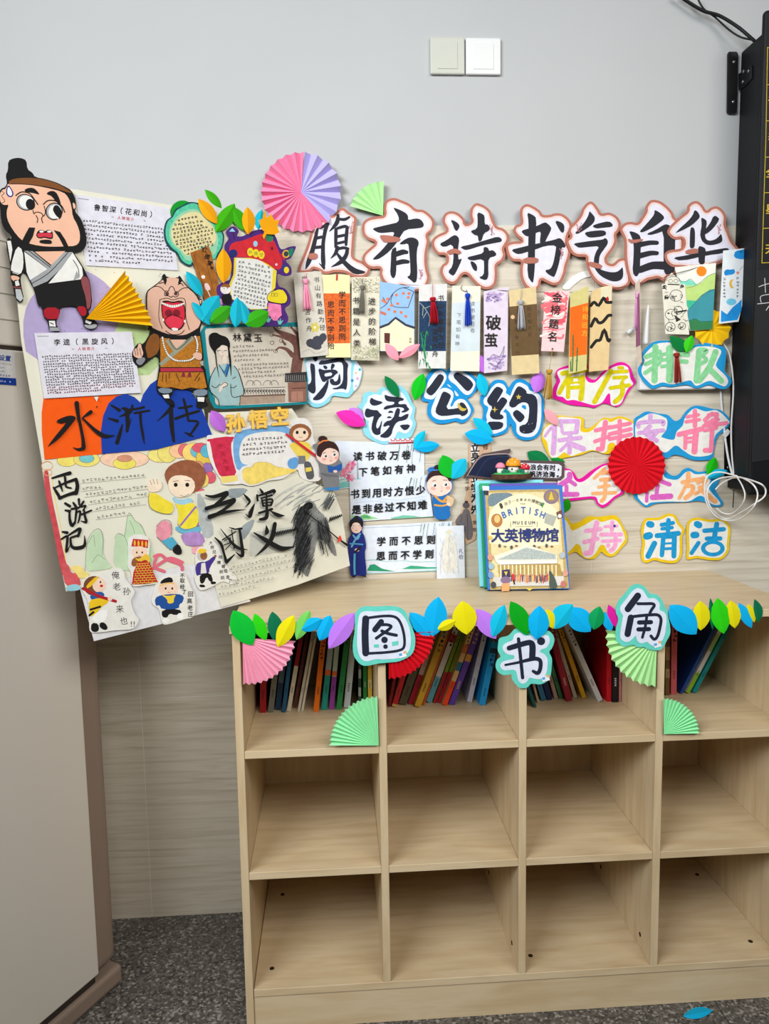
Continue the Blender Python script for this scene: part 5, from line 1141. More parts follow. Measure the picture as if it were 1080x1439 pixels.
# robe
a.poly(B_([(170,110),(230,150),(240,320),(205,410),(110,380),(115,290)]), ROBE, 1); a.poly(B_([(70,60),(110,60),(125,150),(105,270)]), ROBE)
a.poly(B_([(245,170),(480,345),(305,460),(270,380)]), ROBE); a.poly(B_([(735,180),(830,330),(840,410),(815,450),(490,492),(600,360)]), ROBE); a.poly(B_([(350,170),(660,165),(520,305)]), SK2)
a.poly(B_([(245,160),(330,165),(515,318),(485,345)]), GREYB); a.poly(B_([(310,460),(480,345),(650,175),(735,175),(620,340),(480,470),(340,530)]), GREYB)
for q in [[(290,160),(510,330)], [(318,495),(500,380),(690,175)]]: a.line(B_(q), 1.0, BLK)
a.line(B_([(740,255),(790,340),(800,430)]), 1.0, BLK); a.poly(B_([(775,360),(805,430),(740,465)]), GREYB)
a.line(B_([(120,365),(150,385),(185,390)]), .8, BLK)
a.poly(B_([(112,405),(200,425),(190,460),(150,455),(140,470),(112,445)]), SK2, 1); a.poly(B_([(150,470),(185,460),(200,510),(160,520)]), ROBE); a.poly(B_([(130,520),(215,525),(215,545),(135,540)]), M((120, 60, 60))); a.poly(B_([(155,548),(210,552),(235,645),(205,675),(165,640)]), M((186, 192, 194)))
a.poly(B_([(815,430),(870,415),(910,480),(925,710),(880,770),(870,640),(830,520)]), M((140, 72, 78)), 1)
a.poly(B_([(435,735),(605,735),(595,840),(560,855),(450,850)]), M((168, 22, 40)), 1); a.poly(B_([(775,720),(865,725),(880,800),(840,830),(800,790)]), M((168, 22, 40)), 1)
a.poly(B_([(495,870),(555,870),(565,930),(500,925)]), ROBE); a.poly(B_([(500,935),(585,938),(615,972),(505,972)]), GREYB); a.poly(B_([(850,905),(900,915),(980,900),(980,935),(920,955),(860,935)]), GREYB, 1); a.poly(B_([(868,860),(930,885),(910,905),(862,885)]), ROBE)
a.line(B_([(510,890),(540,905)]), 1.2, BLK); a.build('painted_figure')

# ---- shouting man in a brown robe
c = crop(180, 370, 6.853); SK3 = M((222, 178, 156), rough=.8, var=.03); BRN = M((176, 112, 30), rough=.8, var=.22, scale=150); BRD = M((130, 78, 30), rough=.8, var=.1)
s = paper('paper_figure', 'cut-out of a bald man shouting with open mouth, in a brown robe with white beads', 'figure', BOARD, 0.0072, c([(170,300),(190,255),(265,205),(330,150),(325,120),(350,95),(372,135),(480,140),(492,112),(522,160),(580,235),(640,280),(680,340),(715,345),(712,400),(715,560),(690,640),(700,720),(722,850),(728,960),(745,1040),(772,1180),(768,1280),(735,1310),(785,1380),(700,1395),(655,1390),(665,1290),(620,1220),(440,1205),(430,1260),(400,1290),(430,1340),(440,1375),(390,1360),(350,1310),(325,1275),(290,1255),(270,1190),(290,1050),(300,980),(290,870),(200,940),(120,1005),(55,965),(32,870),(60,815),(105,758),(145,785),(220,660),(200,600),(175,450)]), BLK, GC, .0008, 1)
a = Art(s)
a.poly(c([(182,300),(200,258),(270,215),(340,150),(420,132),(500,150),(575,240),(640,290),(695,390),(702,560),(670,635),(560,690),(440,700),(300,660),(215,610),(185,470)]), SK3, 1); a.poly(c([(685,352),(708,355),(700,395),(690,380)]), SK3)
a.line(c([(190,262),(250,225),(310,230),(355,275)]), 1.1, BLK); a.line(c([(480,275),(530,240),(590,240),(640,285)]), 1.1, BLK); a.line(c([(300,195),(340,185),(360,205)]), 1.2, BLK); a.line(c([(480,205),(510,195),(530,215)]), 1.2, BLK)
for q in [[(325,125),(352,95),(375,160),(360,205),(340,170)], [(490,112),(525,155),(500,200),(478,195),(488,160)]]: a.poly(c(q), BLK, 1)
a.line(c([(350,290),(365,265),(385,270),(400,235),(420,222),(440,240),(452,270),(475,275),(485,300),(460,325),(430,315),(415,328),(385,312),(355,312),(350,290)]), 1.1, BLK)
for x in (375, 458): a.poly(c(circle(x, 292, 17, n=12)), BLK); a.poly(c(circle(x, 292, 9, n=8)), M((110, 60, 60)))
a.line(c([(305,350),(370,335),(430,352),(500,335),(550,360),(555,520),(590,640)]), .9, BLK); a.line(c([(305,350),(295,520),(330,630)]), .9, BLK)
a.poly(c([(318,368),(370,355),(430,372),(500,355),(545,380),(555,540),(530,620),(470,655),(400,640),(345,580),(320,480)]), BLK, 1); a.poly(c([(328,385),(380,372),(430,385),(500,372),(535,395),(548,530),(520,610),(465,645),(405,630),(355,575),(330,480)]), M((206, 40, 60)), 1)
a.line(c([(330,385,16),(380,405,20),(430,415,24),(490,405,20),(532,388,16)]), 1, ROBE); 
for k in range(9): x = 345 + k * 22; a.line(c([(x, 385 + 18 * math.sin((k + .5) / 9 * 3.1)), (x + 2, 420 - 12 * abs(k - 4) / 4)]), .5, BLK, cap=False)
for x in (390, 465): a.poly(c(circle(x, 480, 36, 36, n=14)), M((120, 24, 40)))
a.line(c([(352,540),(400,500),(450,498),(520,530)]), 1, BLK); a.poly(c([(360,545),(400,508),(450,506),(520,540),(515,600),(465,635),(405,620),(365,580)]), M((220, 52, 76)), 1)
a.poly(c([(415,632),(430,620),(455,622),(480,628),(478,648),(440,652)]), ROBE); a.poly(c(circle(338, 545, 9, 16, n=8)), ROBE); a.poly(c(circle(545, 558, 9, 14, n=8)), ROBE)
a.line(c([(360,650),(420,685),(500,680),(540,645)]), 1, BLK)
a.line(c([(205,612,14),(300,665,26),(420,705,34),(560,700,30),(690,620,14)]), 1, BLK)
a.poly(c([(228,665),(310,700),(300,860),(190,925),(180,870),(160,800)]), BRD, 1); a.poly(c([(310,715),(400,725),(470,830),(610,705),(690,700),(712,850),(700,1000),(310,1000)]), BRN)
a.poly(c([(405,735),(560,735),(470,830)]), SK3); a.line(c([(375,735,40),(460,850,40)]), 1, M((146, 150, 130)), cap=False); a.line(c([(625,715,36),(460,850,40),(310,980,36)]), 1, M((146, 150, 130)), cap=False); a.line(c([(395,735),(470,830),(605,715)]), .9, BLK)
a.poly(c([(310,1008),(700,1008),(728,1040),(312,1045)]), M((176, 44, 66))); a.poly(c([(302,1050),(725,1048),(758,1195),(700,1212),(600,1195),(520,1215),(420,1192),(340,1200),(280,1180)]), BRN)
for q in [[(335,1060),(330,1130)], [(365,1065),(365,1140)], [(395,1065),(395,1110)], [(460,1060),(480,1110),(500,1140)], [(690,1055),(665,1090),(640,1130)], [(690,1100),(670,1140)]]: a.line(c(q), 1, BLK)
for x in (530, 590): a.poly(c([(x - 5, 1040), (x + 10, 1045), (x + 20, 1095), (x - 20, 1095)]), M((130, 40, 50)))
pts = catmull([(330,715),(345,790),(375,865),(410,905),(460,935),(540,940),(610,925),(650,880),(668,800),(660,740),(645,705)], 4)
for (x, y) in pts[::1]: a.poly(c(circle(x, y, 11, n=8)), BLK); a.poly(c(circle(x, y, 9, n=8)), ROBE)
a.poly(c([(640,860),(690,860),(712,880),(708,930),(660,930),(615,885)]), SK3, 1); a.poly(c([(690,950),(722,935),(725,990),(700,980)]), GREYB)
a.poly(c([(45,850),(60,825),(90,815),(100,768),(125,775),(130,820),(150,870),(120,920),(80,910),(50,890)]), SK3, 1)
for q in [[(60,830),(75,885)], [(85,820),(95,885)], [(110,820),(125,890)]]: a.line(c(q), .8, BLK)
a.poly(c([(80,925),(150,900),(170,930),(120,990),(75,960)]), M((130, 134, 140)), 1)
a.poly(c([(278,1200),(425,1205),(420,1250),(310,1255)]), M((120, 136, 150)), 1); a.poly(c([(625,1220),(765,1210),(760,1275),(640,1280)]), M((120, 136, 150)), 1); a.poly(c([(330,1268),(390,1262),(398,1300),(350,1300)]), ROBE); a.poly(c([(665,1288),(735,1290),(730,1335),(670,1330)]), ROBE)
a.build('painted_figure')

# ---- tree shaped page
c = crop(225, 260, 7.99); GT = 'shaped pages with handwriting'
def handrows(a, c, rows, size, mat=PEN, seed=1, w=.42, dense=4):
    for k, (x0, y0, x1, y1) in enumerate(rows):
        (p,), (q,) = c([(x0, y0)]), c([(x1, y1)]); a.scrawl(p[0], p[1], q[0], q[1], size, mat, seed + k, w=w, dense=dense)
s = paper('green_disc', 'green paper disc peeping out behind the tree shaped page', 'paper cut-out', BOARD, 0.0015, c(circle(250, 300, 135, 128, n=24)), M((10, 150, 40)), None)
s = paper('tree_page', 'tree shaped page with a teal crown full of handwriting and a brown trunk', 'page', BOARD, 0.0044, c(catmull([(345,190),(300,200),(240,235),(170,270),(130,350),(70,400),(42,500),(52,620),(110,720),(185,770),(220,850),(290,900),(345,910),(385,890),(400,960),(440,1100),(480,1240),(500,1300),(660,1260),(640,1120),(600,960),(590,850),(640,810),(700,700),(718,580),(690,500),(640,420),(560,330),(470,230),(420,200)], 3, True)), M((26, 70, 80), rough=.8), GT, .0008)
a = Art(s)
a.poly(c(catmull([(350,205),(260,240),(180,290),(140,360),(85,410),(60,510),(75,620),(130,700),(200,760),(240,840),(300,885),(345,890),(375,860),(590,840),(640,770),(690,680),(700,570),(670,500),(620,420),(540,340),(460,250),(410,215)], 3, True)), M((84, 196, 160), var=.2, scale=120))
a.poly(c(catmull([(370,270),(280,290),(190,350),(140,420),(105,500),(110,600),(150,680),(220,740),(260,800),(320,850),(580,800),(640,700),(650,600),(620,500),(560,400),(460,300)], 3, True)), M((150, 206, 170)))
a.poly(c(catmull([(380,300),(300,315),(220,365),(160,430),(125,510),(130,600),(170,670),(230,720),(280,780),(330,790),(470,690),(560,690),(610,650),(630,580),(590,470),(520,390),(450,320)], 3, True)), M((226, 214, 160)))
a.poly(c([(335,760),(460,715),(540,680),(580,770),(610,950),(660,1110),(650,1260),(500,1300),(470,1200),(410,1010)]), M((160, 98, 36), var=.25, scale=60)); 
for q in [[(380,780),(430,960),(500,1200)], [(470,760),(540,960),(600,1200)], [(520,760),(580,960)]]: a.line(c(q), .8, M((120, 70, 26)))
a.line(c([(480,1030,40),(485,1032,40)]), 1, M((240, 226, 214))); a.poly(c([(490,1110),(530,1095),(570,1170),(545,1185),(510,1180)]), M((240, 206, 204)), 1); a.line(c([(530,1180),(560,1250)]), 1.2, M((240, 220, 214)))
handrows(a, c, [(190,395,420,355),(150,450,480,405),(130,500,520,440),(140,545,580,460),(140,590,600,495),(165,630,600,540),(170,665,610,590),(210,700,620,625),(260,740,600,665),(280,775,340,770)], 4.2, PEN, 3, w=.55, dense=5)
for k, ch in enumerate('红楼梦'): a.text(ch, *c([(500 + 28 * k, 730 + 75 * k)])[0], 0, 0, 8, BLK, rot=15, bold=.02)
a.text('人物', *c([(560, 890)])[0], 2.4, 5, 5, BLK, rot=15, bold=.02); a.build('drawing')

# ---- mushroom house page
c = crop(290, 290, 7.71); VIO = M((76, 40, 120), rough=.8, var=.15, scale=90)
s = paper('mushroom_page', 'mushroom house shaped page with a red spotted roof and a violet edge', 'page', BOARD, 0.0054, c(catmull([(220,260),(285,215),(350,265),(330,320),(400,320),(480,275),(570,250),(640,258),(740,310),(790,440),(830,465),(890,440),(965,432),(955,480),(915,560),(860,590),(915,660),(915,740),(840,755),(770,735),(780,860),(850,890),(905,970),(905,1060),(850,1110),(885,1200),(860,1270),(700,1300),(600,1275),(480,1200),(330,1110),(260,1070),(180,1070),(120,960),(115,870),(180,820),(260,780),(270,640),(215,540),(200,420),(240,350),(220,300)], 3, True)), VIO, GT, .0008)
a = Art(s)
a.poly(c([(300,555),(560,560),(700,650),(760,700),(745,880),(650,1000),(660,1110),(480,1120),(270,1000),(240,860),(290,740)]), M((232, 214, 60))); a.poly(c([(325,560),(560,575),(720,680),(705,900),(640,1110),(470,1110),(270,990),(265,860),(315,740)]), M((226, 226, 222)))
a.poly(c([(245,450),(280,390),(400,370),(520,320),(615,290),(720,350),(780,480),(830,600),(800,690),(740,680),(640,610),(520,565),(400,548),(290,550),(250,500)]), M((206, 40, 52), var=.15, scale=60), 1)
a.poly(c(circle(290, 510, 46, n=16)), M((34, 44, 110))); a.poly(c(circle(680, 342, 44, n=16)), M((50, 130, 90))); a.poly(c(circle(530, 405, 24, 32, n=14)), M((150, 200, 226))); a.poly(c(circle(710, 456, 14, 17, n=10)), M((90, 24, 50))); a.poly(c(circle(757, 630, 14, n=10)), M((210, 200, 210)))
for x, y in [(475,495),(535,508),(595,525)]: a.poly(c(circle(x, y, 34, 46, n=14)), M((234, 214, 40))); 
a.text('孙悟空', *c([(475,495)])[0], 7.8, 2, 5.5, PEN)
a.poly(c([(245,272),(280,235),(312,275)]), M((150, 210, 230))); a.line(c([(290,290),(300,350)]), 1.4, M((40, 40, 60)))
a.poly(c([(800,520),(840,490),(860,545),(840,590)]), M((206, 40, 52))); a.poly(c(circle(862, 515, 40, 44, n=14)), M((226, 180, 50))); a.poly(c(circle(862, 515, 26, 30, n=12)), M((50, 60, 70))); a.poly(c([(880,470),(950,445),(925,540),(895,545)]), M((30, 130, 100)), 1)
a.poly(c([(815,640),(850,620),(895,680),(890,720),(820,705)]), M((40, 60, 130)), 1); a.poly(c(circle(866, 690, 28, 36, n=12)), M((234, 210, 40)))
a.poly(c([(655,985),(690,930),(815,890),(870,960),(875,1020),(840,1055),(720,1040),(665,1020)]), M((232, 210, 40)), 1); a.line(c([(655,985),(690,930),(815,890),(872,960),(875,1020),(840,1057),(720,1042),(665,1022),(655,985)]), .7, BLK)
for x in (718, 754): a.line(c([(x - 14, 940),(x + 12, 940),(x + 12, 975),(x - 14, 972),(x - 14, 940)]), .6, PEN, smooth=False)
a.poly(c([(670,1045),(805,1065),(815,1180),(790,1200),(760,1240),(720,1235),(690,1190),(660,1180)]), M((240, 130, 176), var=.2, scale=80))
for x, y in [(670,1220),(795,1245)]: a.poly(c([(x - 30, y - 20),(x - 5, y),(x + 5, y - 40),(x + 12, y),(x + 40, y - 15),(x + 10, y + 35),(x - 15, y + 35)]), M((110, 200, 190)))
a.poly(c(circle(208, 895, 58, 56, n=16)), M((232, 226, 222))); a.poly(c([(155,880),(170,845),(235,835),(262,870),(230,885),(200,870)]), M((150, 90, 40)), 1); a.poly(c([(160,970),(200,945),(265,950),(278,1000),(265,1065),(200,1068),(165,1010)]), BLK, 1); a.poly(c([(135,1005),(160,1000),(175,1060),(160,1068)]), M((240, 160, 190)))
for x in (190, 226): a.poly(c(circle(x, 888, 6, n=6)), PEN)
handrows(a, c, [(345,600,690,665),(340,645,690,715),(335,690,700,770),(330,735,700,830),(330,780,690,870),(305,825,650,910),(300,875,660,950),(290,915,640,1000),(290,960,640,1045),(420,1035,640,1080),(440,1085,490,1095)], 4.0, PEN, 20, w=.4, dense=4)
a.build('drawing')

# ---- card with the young woman
c = crop(270, 440, 4.91); TE = M((20, 146, 160), rough=.8)
_p = BOARD.hit(287, 570, 0.0026); _q = BOARD.hit(285, 462, 0.0026); _r = WALL.hit(430, 515, 0.0030)
CARDP = Plane(_p, _r - (_p + _q) / 2, _q - _p)                           # from the collage to the wall tiles
s = paper('portrait_card', 'teal framed card of a young woman in a pale blue robe beside a plum tree', 'card', CARDP, 0.0, c([(85,88),(120,78),(768,62),(792,90),(800,600),(795,628),(210,662),(150,655),(120,600),(58,130)]), TE, GT, .0008)
a = Art(s); a.poly(c([(100,100),(760,92),(785,110),(785,605),(770,615),(200,642),(165,635),(145,590),(84,130)]), M((226, 218, 204), rough=.85), 1)
a.line(c([(150,580,10),(175,640,10),(330,640,8)]), 1, TE)
br = M((128, 88, 80), var=.2, scale=80)
for q in [[(715,410,76),(725,330,74),(740,260,80),(720,200,70),(660,160,50),(590,125,22),(560,95,8)], [(745,260,60),(765,190,44),(720,140,24),(680,95,12)], [(690,290,36),(650,250,24),(600,238,14),(575,262,8)], [(690,190,30),(620,165,18),(550,150,8)], [(640,215,18),(620,190,10)]]: a.line(c(q), 1, br)
for x, y in [(548,148),(575,262),(550,205),(615,190),(676,92),(600,95)]: a.line(c(circle(x, y, 13, n=8) + [(x + 13, y)]), .7, M((90, 60, 56)))
a.poly(c([(330,575),(640,565),(640,615),(330,632)]), M((186, 164, 144), var=.12)); a.line(c([(350,520),(640,510)]), .7, PEN)
for k in range(15): a.line(c(circle(365 + k * 19, 545, 9, 16, n=5, a0=180, a1=360)), .7, PEN); a.line(c([(360 + k * 19, 525),(366 + k * 19, 560)]), .8, PEN, cap=False)
a.line(c([(350,572),(640,562)]), 1.6, M((120, 90, 80)))
for cx in (400, 445, 520, 565): a.line(c(circle(cx, 498, 30, 34, n=8, a0=180, a1=360)), .5, PEN)
a.poly(c([(640,415),(790,405),(790,470),(770,478),(640,475)]), M((60, 58, 60)))
for k in range(10): a.line(c([(648 + k * 14, 428),(652 + k * 14, 470)]), .9, M((150, 150, 148)), cap=False)
a.poly(c([(660,480),(790,474),(790,612),(665,612)]), M((156, 110, 96))); a.poly(c([(682,542),(720,540),(722,610),(684,610)]), M((190, 140, 120))); a.poly(c([(724,540),(762,538),(765,608),(726,610)]), M((190, 140, 120))); a.line(c([(690,520),(780,516)]), 1.2, M((90, 60, 50)))
a.poly(c([(160,375),(210,350),(265,350),(310,385),(335,470),(358,545),(330,570),(328,635),(185,640),(175,595),(118,530),(125,450)]), M((170, 204, 206), var=.06), 1)
a.line(c([(160,375),(120,460),(118,530),(178,595),(185,640)]), 1, BLK); a.line(c([(290,365),(325,420),(358,545),(330,572),(275,575),(265,490)]), 1, BLK); a.line(c([(330,575),(328,635)]), .8, BLK)
a.poly(c([(180,360),(240,440),(262,350),(240,350),(222,400)]), M((56, 120, 176))); a.line(c([(185,355),(232,440)]), .8, BLK); a.line(c([(262,345),(232,440)]), .8, BLK)
a.poly(c([(168,240),(200,220),(250,230),(252,290),(225,312),(195,300)]), M((240, 226, 212)), 1); a.poly(c([(208,308),(238,300),(240,345),(225,352),(210,345)]), M((240, 226, 212)))
a.poly(c([(112,160),(130,138),(165,132),(192,150),(240,165),(260,200),(262,240),(250,250),(240,225),(205,215),(190,235),(165,250),(160,290),(145,260),(130,240),(118,215)]), BLK, 1)
a.line(c([(160,270,8),(170,360,7),(185,440,3)]), 1, BLK); a.line(c([(250,240,12),(262,330,14),(268,432,3)]), 1, BLK)
for x in (185, 228): a.line(c([(x - 10, 262),(x, 258),(x + 9, 260)]), .8, BLK)
a.line(c([(204,294),(215,294)]), .7, M((190, 80, 80))); a.line(c([(205,255),(210,278)]), .4, PEN)
a.poly(c([(180,545),(195,490),(225,470),(245,490),(235,510),(210,515),(195,550)]), M((240, 226, 212)), 1); a.line(c([(195,500),(225,478),(245,495),(210,515)]), .8, BLK)
for q in [[(135,500),(160,515),(190,490)], [(265,510),(285,515),(305,500)], [(280,450),(300,440)]]: a.line(c(q), .8, BLK)
for k, ch in enumerate('林黛玉'): a.text(ch, *c([(310 + 72 * k, 168 + 2 * k)])[0], 0, 0, 12.6, BLK, rot=-2, bold=.01)
handrows(a, c, [(278,232,430,225),(278,262,560,252),(285,295,550,285),(290,325,470,318),(315,357,665,345),(315,385,670,368),(320,412,575,400),(330,437,640,425)], 3.6, M((120, 112, 108)), 40, w=.4)
a.build('drawing')

# ---- page with the red scroll and yellow cloud
c = crop(270, 600, 4.696)
s = paper('scroll_page', 'cut-out page with a red scroll, blue border and a yellow cloud, under three yellow characters', 'page', BOARD, 0.0050, c(catmull([(95,70),(130,52),(270,50),(300,20),(420,-20),(560,-30),(640,-40),(700,-60),(760,-50),(790,0),(800,80),(830,140),(830,230),(850,340),(780,360),(715,330),(690,280),(600,340),(500,355),(440,380),(380,390),(330,375),(290,378),(205,378),(190,350),(140,270),(105,180)], 3, True)), M((232, 230, 226), rough=.85), GT, .0008)
a = Art(s)
a.poly(c([(270,60),(310,25),(430,0),(540,-15),(640,-5),(660,60),(700,200),(690,250),(640,280),(600,200),(340,250),(300,300),(270,200)]), M((116, 170, 220), var=.15, scale=70), 1); a.poly(c(catmull([(330,90),(380,50),(500,30),(610,40),(660,110),(690,200),(660,280),(560,250),(400,250),(330,240),(310,170)], 3, True)), M((232, 230, 226)))
a.poly(c([(105,78),(265,58),(270,90),(255,105),(262,200),(300,330),(190,345),(140,230),(120,110)]), M((206, 44, 76), var=.15, scale=90), 1); a.line(c([(105,88,16),(268,72,16)]), 1, M((206, 44, 76))); a.poly(c([(185,328),(295,318),(302,355),(200,372)]), M((236, 214, 120)))
r = random.Random(1)
for k, ch in enumerate('齐天大圣'): a.text(ch, *c([(185 + 15 * k, 130 + 48 * k)])[0], 0, 0, 8, M((176, 24, 50)), rot=-8, bold=.02)
a.poly(c(catmull([(330,300),(350,270),(390,265),(420,235),(500,235),(550,260),(600,270),(690,285),(600,320),(500,345),(440,370),(380,380),(340,350)], 3, True)), M((240, 214, 110), var=.12)); a.line(c(catmull([(330,300),(350,270),(390,265),(420,235),(500,235),(550,260),(600,270)], 3)), .5, M((190, 160, 90)), smooth=False)
a.poly(c([(640,210),(690,195),(705,240),(680,280),(640,275),(625,240)]), M((100, 160, 216)), 1)
handrows(a, c, [(360,82,600,70),(330,118,630,98),(330,150,620,130),(325,182,610,160)], 4.2, PEN, 60, w=.5)
# generic child beside the cloud
a.poly(c(circle(712, 40, 74, 62, n=16)), M((150, 96, 60))); a.poly(c(circle(715, 48, 52, 44, n=14)), M((242, 216, 190)))
for x in (692, 740): a.poly(c(circle(x, 36, 10, 12, n=8)), BLK)
a.line(c([(702,66),(715,70),(728,66)]), .6, PEN)
a.poly(c([(640,110),(700,95),(770,100),(790,150),(770,210),(730,240),(700,200),(650,140)]), M((236, 210, 90)), 1); a.poly(c([(700,190),(745,190),(750,240),(700,245)]), M((120, 122, 124))); a.poly(c([(735,230),(775,225),(800,280),(805,340),(760,350),(745,300)]), M((90, 90, 94)), 1); a.poly(c([(745,270),(785,265),(788,290),(750,298)]), M((236, 210, 90)))
a.build('drawing')
a = Art(s, .004); c4 = crop(270, 440, 4.91)
for k, (ch, x, y) in enumerate(zip('孙悟空', (300, 455, 605), (760, 735, 715))): a.text(ch, *c4([(x, y)])[0], 0, 0, 27, M((214, 150, 30)), rot=-4, bold=.06); a.text(ch, *c4([(x, y)])[0], 0, 0, 27, M((242, 200, 90)), rot=-4, bold=.035)
a.build('yellow_lettering')
s2 = paper('red_stick', 'thin red paper stick pointing at the reading child', 'stick', BOARD, 0.0105, c([(612,48),(625,42),(830,192),(822,206)]), M((206, 40, 50)), None, .0006)

# ---- journey poster
c = crop(50, 620, 4.32)
s = paper('journey_poster', 'cream poster with three black characters down its left, red ribbon border and green hills', 'poster', BOARD, 0.0008, c([(36,140),(400,85),(760,42),(1040,10),(1180,780),(940,745),(185,912),(150,750),(60,300)]), CREAM, GP)
a = Art(s)
a.line(c([(62,190,30),(80,330,34),(120,520,34),(160,720,40),(185,800,50)]), 1, M((206, 76, 84), var=.15, scale=90)); a.line(c([(95,200,6),(120,360,6),(160,560,6),(182,720,6)]), 1, M((238, 216, 130)))
for q in [(70,150,34),(75,190,24)]: a.line(c(circle(q[0], q[1], q[2], q[2] * .8, n=9, a0=0, a1=340)), 1.2, M((226, 160, 120)))
for (x, y, rx, ry, col) in [(190,118,60,36,(240,222,110)),(310,110,80,45,(238,222,120)),(310,105,46,26,(120,200,206)),(540,110,150,52,(244,206,176)),(540,135,70,36,(236,222,100)),(540,105,46,20,(214,150,120)),(760,85,80,44,(240,226,130)),(800,70,60,60,(236,220,120)),(870,60,60,44,(244,196,150)),(905,55,40,40,(226,110,120)),(960,70,70,60,(250,214,120)),(980,60,40,40,(110,190,210)),(1020,110,46,80,(230,196,80)),(1040,170,34,40,(150,110,180)),(1000,40,50,30,(226,90,110)),(1040,60,40,40,(90,180,206)),(1060,220,34,36,(220,90,110)),(985,150,34,30,(214,150,110)),(1015,235,36,44,(240,216,110)),(1000,320,30,36,(226,110,120)),(1030,390,40,40,(120,190,150)),(1000,450,30,34,(240,210,90)),(1020,520,40,40,(170,140,200)),(960,590,34,30,(150,200,215))]:
    a.poly(c(circle(x, y, rx, ry, n=16)), M(col, var=.1, scale=70)); a.line(c(circle(x, y, rx, ry, n=12) + [(x + rx, y)]), .45, M((110, 80, 70)))
for (pts, m) in [([(150,745),(180,738),(205,760),(215,800),(250,800),(270,840),(275,880),(185,895)], M((216, 90, 96), var=.15, scale=80)), ([(185,880),(240,865),(275,880),(270,905),(187,912)], M((150, 206, 220))), ([(205,770),(240,752),(280,760),(300,795),(330,800),(310,830),(265,835),(245,800)], M((244, 222, 130)))]: a.poly(c(pts), m, 1)
gm = M((196, 220, 184), var=.08, scale=30); ol = M((120, 130, 110))
a.poly(c([(300,790),(310,640),(330,570),(380,530),(410,580),(405,680),(440,740),(470,770),(380,785)]), gm, 1); a.poly(c([(470,770),(480,590),(500,560),(540,580),(560,450),(575,440),(600,480),(640,510),(670,580),(720,680),(740,780),(560,790)]), gm, 1)
for q in [[(300,790),(310,640),(330,570),(380,530),(410,580),(405,690)], [(320,620),(350,570),(360,640)], [(540,580),(560,450),(575,440),(600,480),(640,510),(670,580)], [(570,480),(590,520),(600,560)], [(480,590),(500,560),(540,580),(560,640)], [(340,740),(380,690),(420,720)]]: a.line(c(q), .5, ol)
for q in [[(720,700),(760,690),(800,720),(880,750),(890,780)], [(700,780),(760,740),(820,710),(890,735)], [(740,690),(720,760),(780,790)]]: a.line(c(q), 4.5, M((226, 110, 130)))
rows = [(280,240,660,205),(280,290,400,275),(300,325,680,275),(325,370,680,320),(360,410,660,370),(370,460,570,435)]
handrows(a, c, rows, 4.8, M((90, 88, 84)), 80, w=.4, dense=3)
for (x0, y0, x1, y1) in rows: a.line(c([(x0 - 5, y0 + 16),(x1 + 10, y1 + 14)]), .35, M((130, 128, 122)))
cc = crop(65, 650, 10.28)
for q in [[(85,225,26),(220,182,40),(340,152,55)], [(105,360,26),(150,430,42),(200,515,45)], [(190,515,45),(320,462,45),(430,432,60)], [(430,440,60),(450,340,55),(430,240,45)], [(120,365,22),(280,292,35),(430,240,45)], [(185,270,30),(210,340,35),(235,415,16)], [(270,210,35),(280,300,35),(290,350,30),(360,368,22)],
          [(275,590,36),(340,630,42)], [(275,690,26),(340,700,40)], [(335,710,32),(340,830,40),(375,910,50),(422,830,10)], [(390,580,28),(420,625,40)], [(365,670,32),(470,652,30)], [(440,645,32),(430,740,34),(415,880,26)], [(440,722,22),(490,702,30),(480,800,30),(460,870,20)], [(470,530,36),(475,605,28)], [(540,560,28),(500,620,35),(450,660,8)], [(500,642,22),(570,622,28),(530,690,22)], [(545,690,28),(560,780,35),(575,860,40),(500,842,8)], [(500,752,28),(570,725,30),(652,690,26)],
          [(235,1000,26),(300,1012,45)], [(220,1105,26),(300,1062,34),(302,1150,40),(290,1295,32),(350,1180,6)], [(320,1052,24),(400,1000,34),(490,955,45),(460,1060,38)], [(360,1082,28),(470,1048,34)], [(350,1090,28),(362,1200,40),(425,1235,50),(550,1200,50),(552,1055,8)]]: a.line(cc(q), 1, BLK)
# generic boy in a yellow jacket
hs = M((150, 90, 60), var=.15, scale=80)
a.poly(c([(790,240),(780,190),(820,140),(900,110),(980,120),(1035,180),(1030,250),(990,300),(940,320),(830,310)]), hs, 1); a.poly(c([(800,250),(830,210),(900,205),(960,230),(970,290),(930,335),(860,345),(815,310)]), M((246, 226, 200)), 1)
for x in (850, 920): a.poly(c(circle(x, 265, 12, 13, n=10)), BLK)
a.line(c([(880,330),(905,335),(930,320)]), .7, PEN); a.line(c([(835,245),(865,240)]), .8, hs); a.line(c([(905,238),(935,240)]), .8, hs)
a.poly(c([(690,310),(740,320),(780,350),(840,380),(830,440),(770,440),(700,410),(685,360)]), M((240, 220, 60), var=.08), 1); a.poly(c([(680,260),(690,230),(740,228),(770,255),(760,300),(710,312),(682,300)]), M((246, 226, 200)), 1)
for q in [[(692,235),(705,265)], [(712,228),(722,260)], [(735,228),(742,262)]]: a.line(c(q), .5, PEN)
a.poly(c([(840,360),(930,360),(985,400),(990,520),(900,540),(860,500),(870,430)]), M((240, 222, 60), var=.08), 1); a.poly(c([(830,330),(880,360),(940,340),(960,370),(880,390),(840,370)]), M((160, 206, 226)), 1); a.line(c([(970,400),(880,510)]), 2.6, M((150, 110, 180)))
a.poly(c([(850,510),(920,540),(1000,510),(1020,545),(920,570),(850,545)]), M((110, 180, 210)), 1); a.poly(c([(880,560),(1010,545),(1035,630),(920,640),(890,600)]), M((180, 140, 200), var=.15, scale=60), 1)
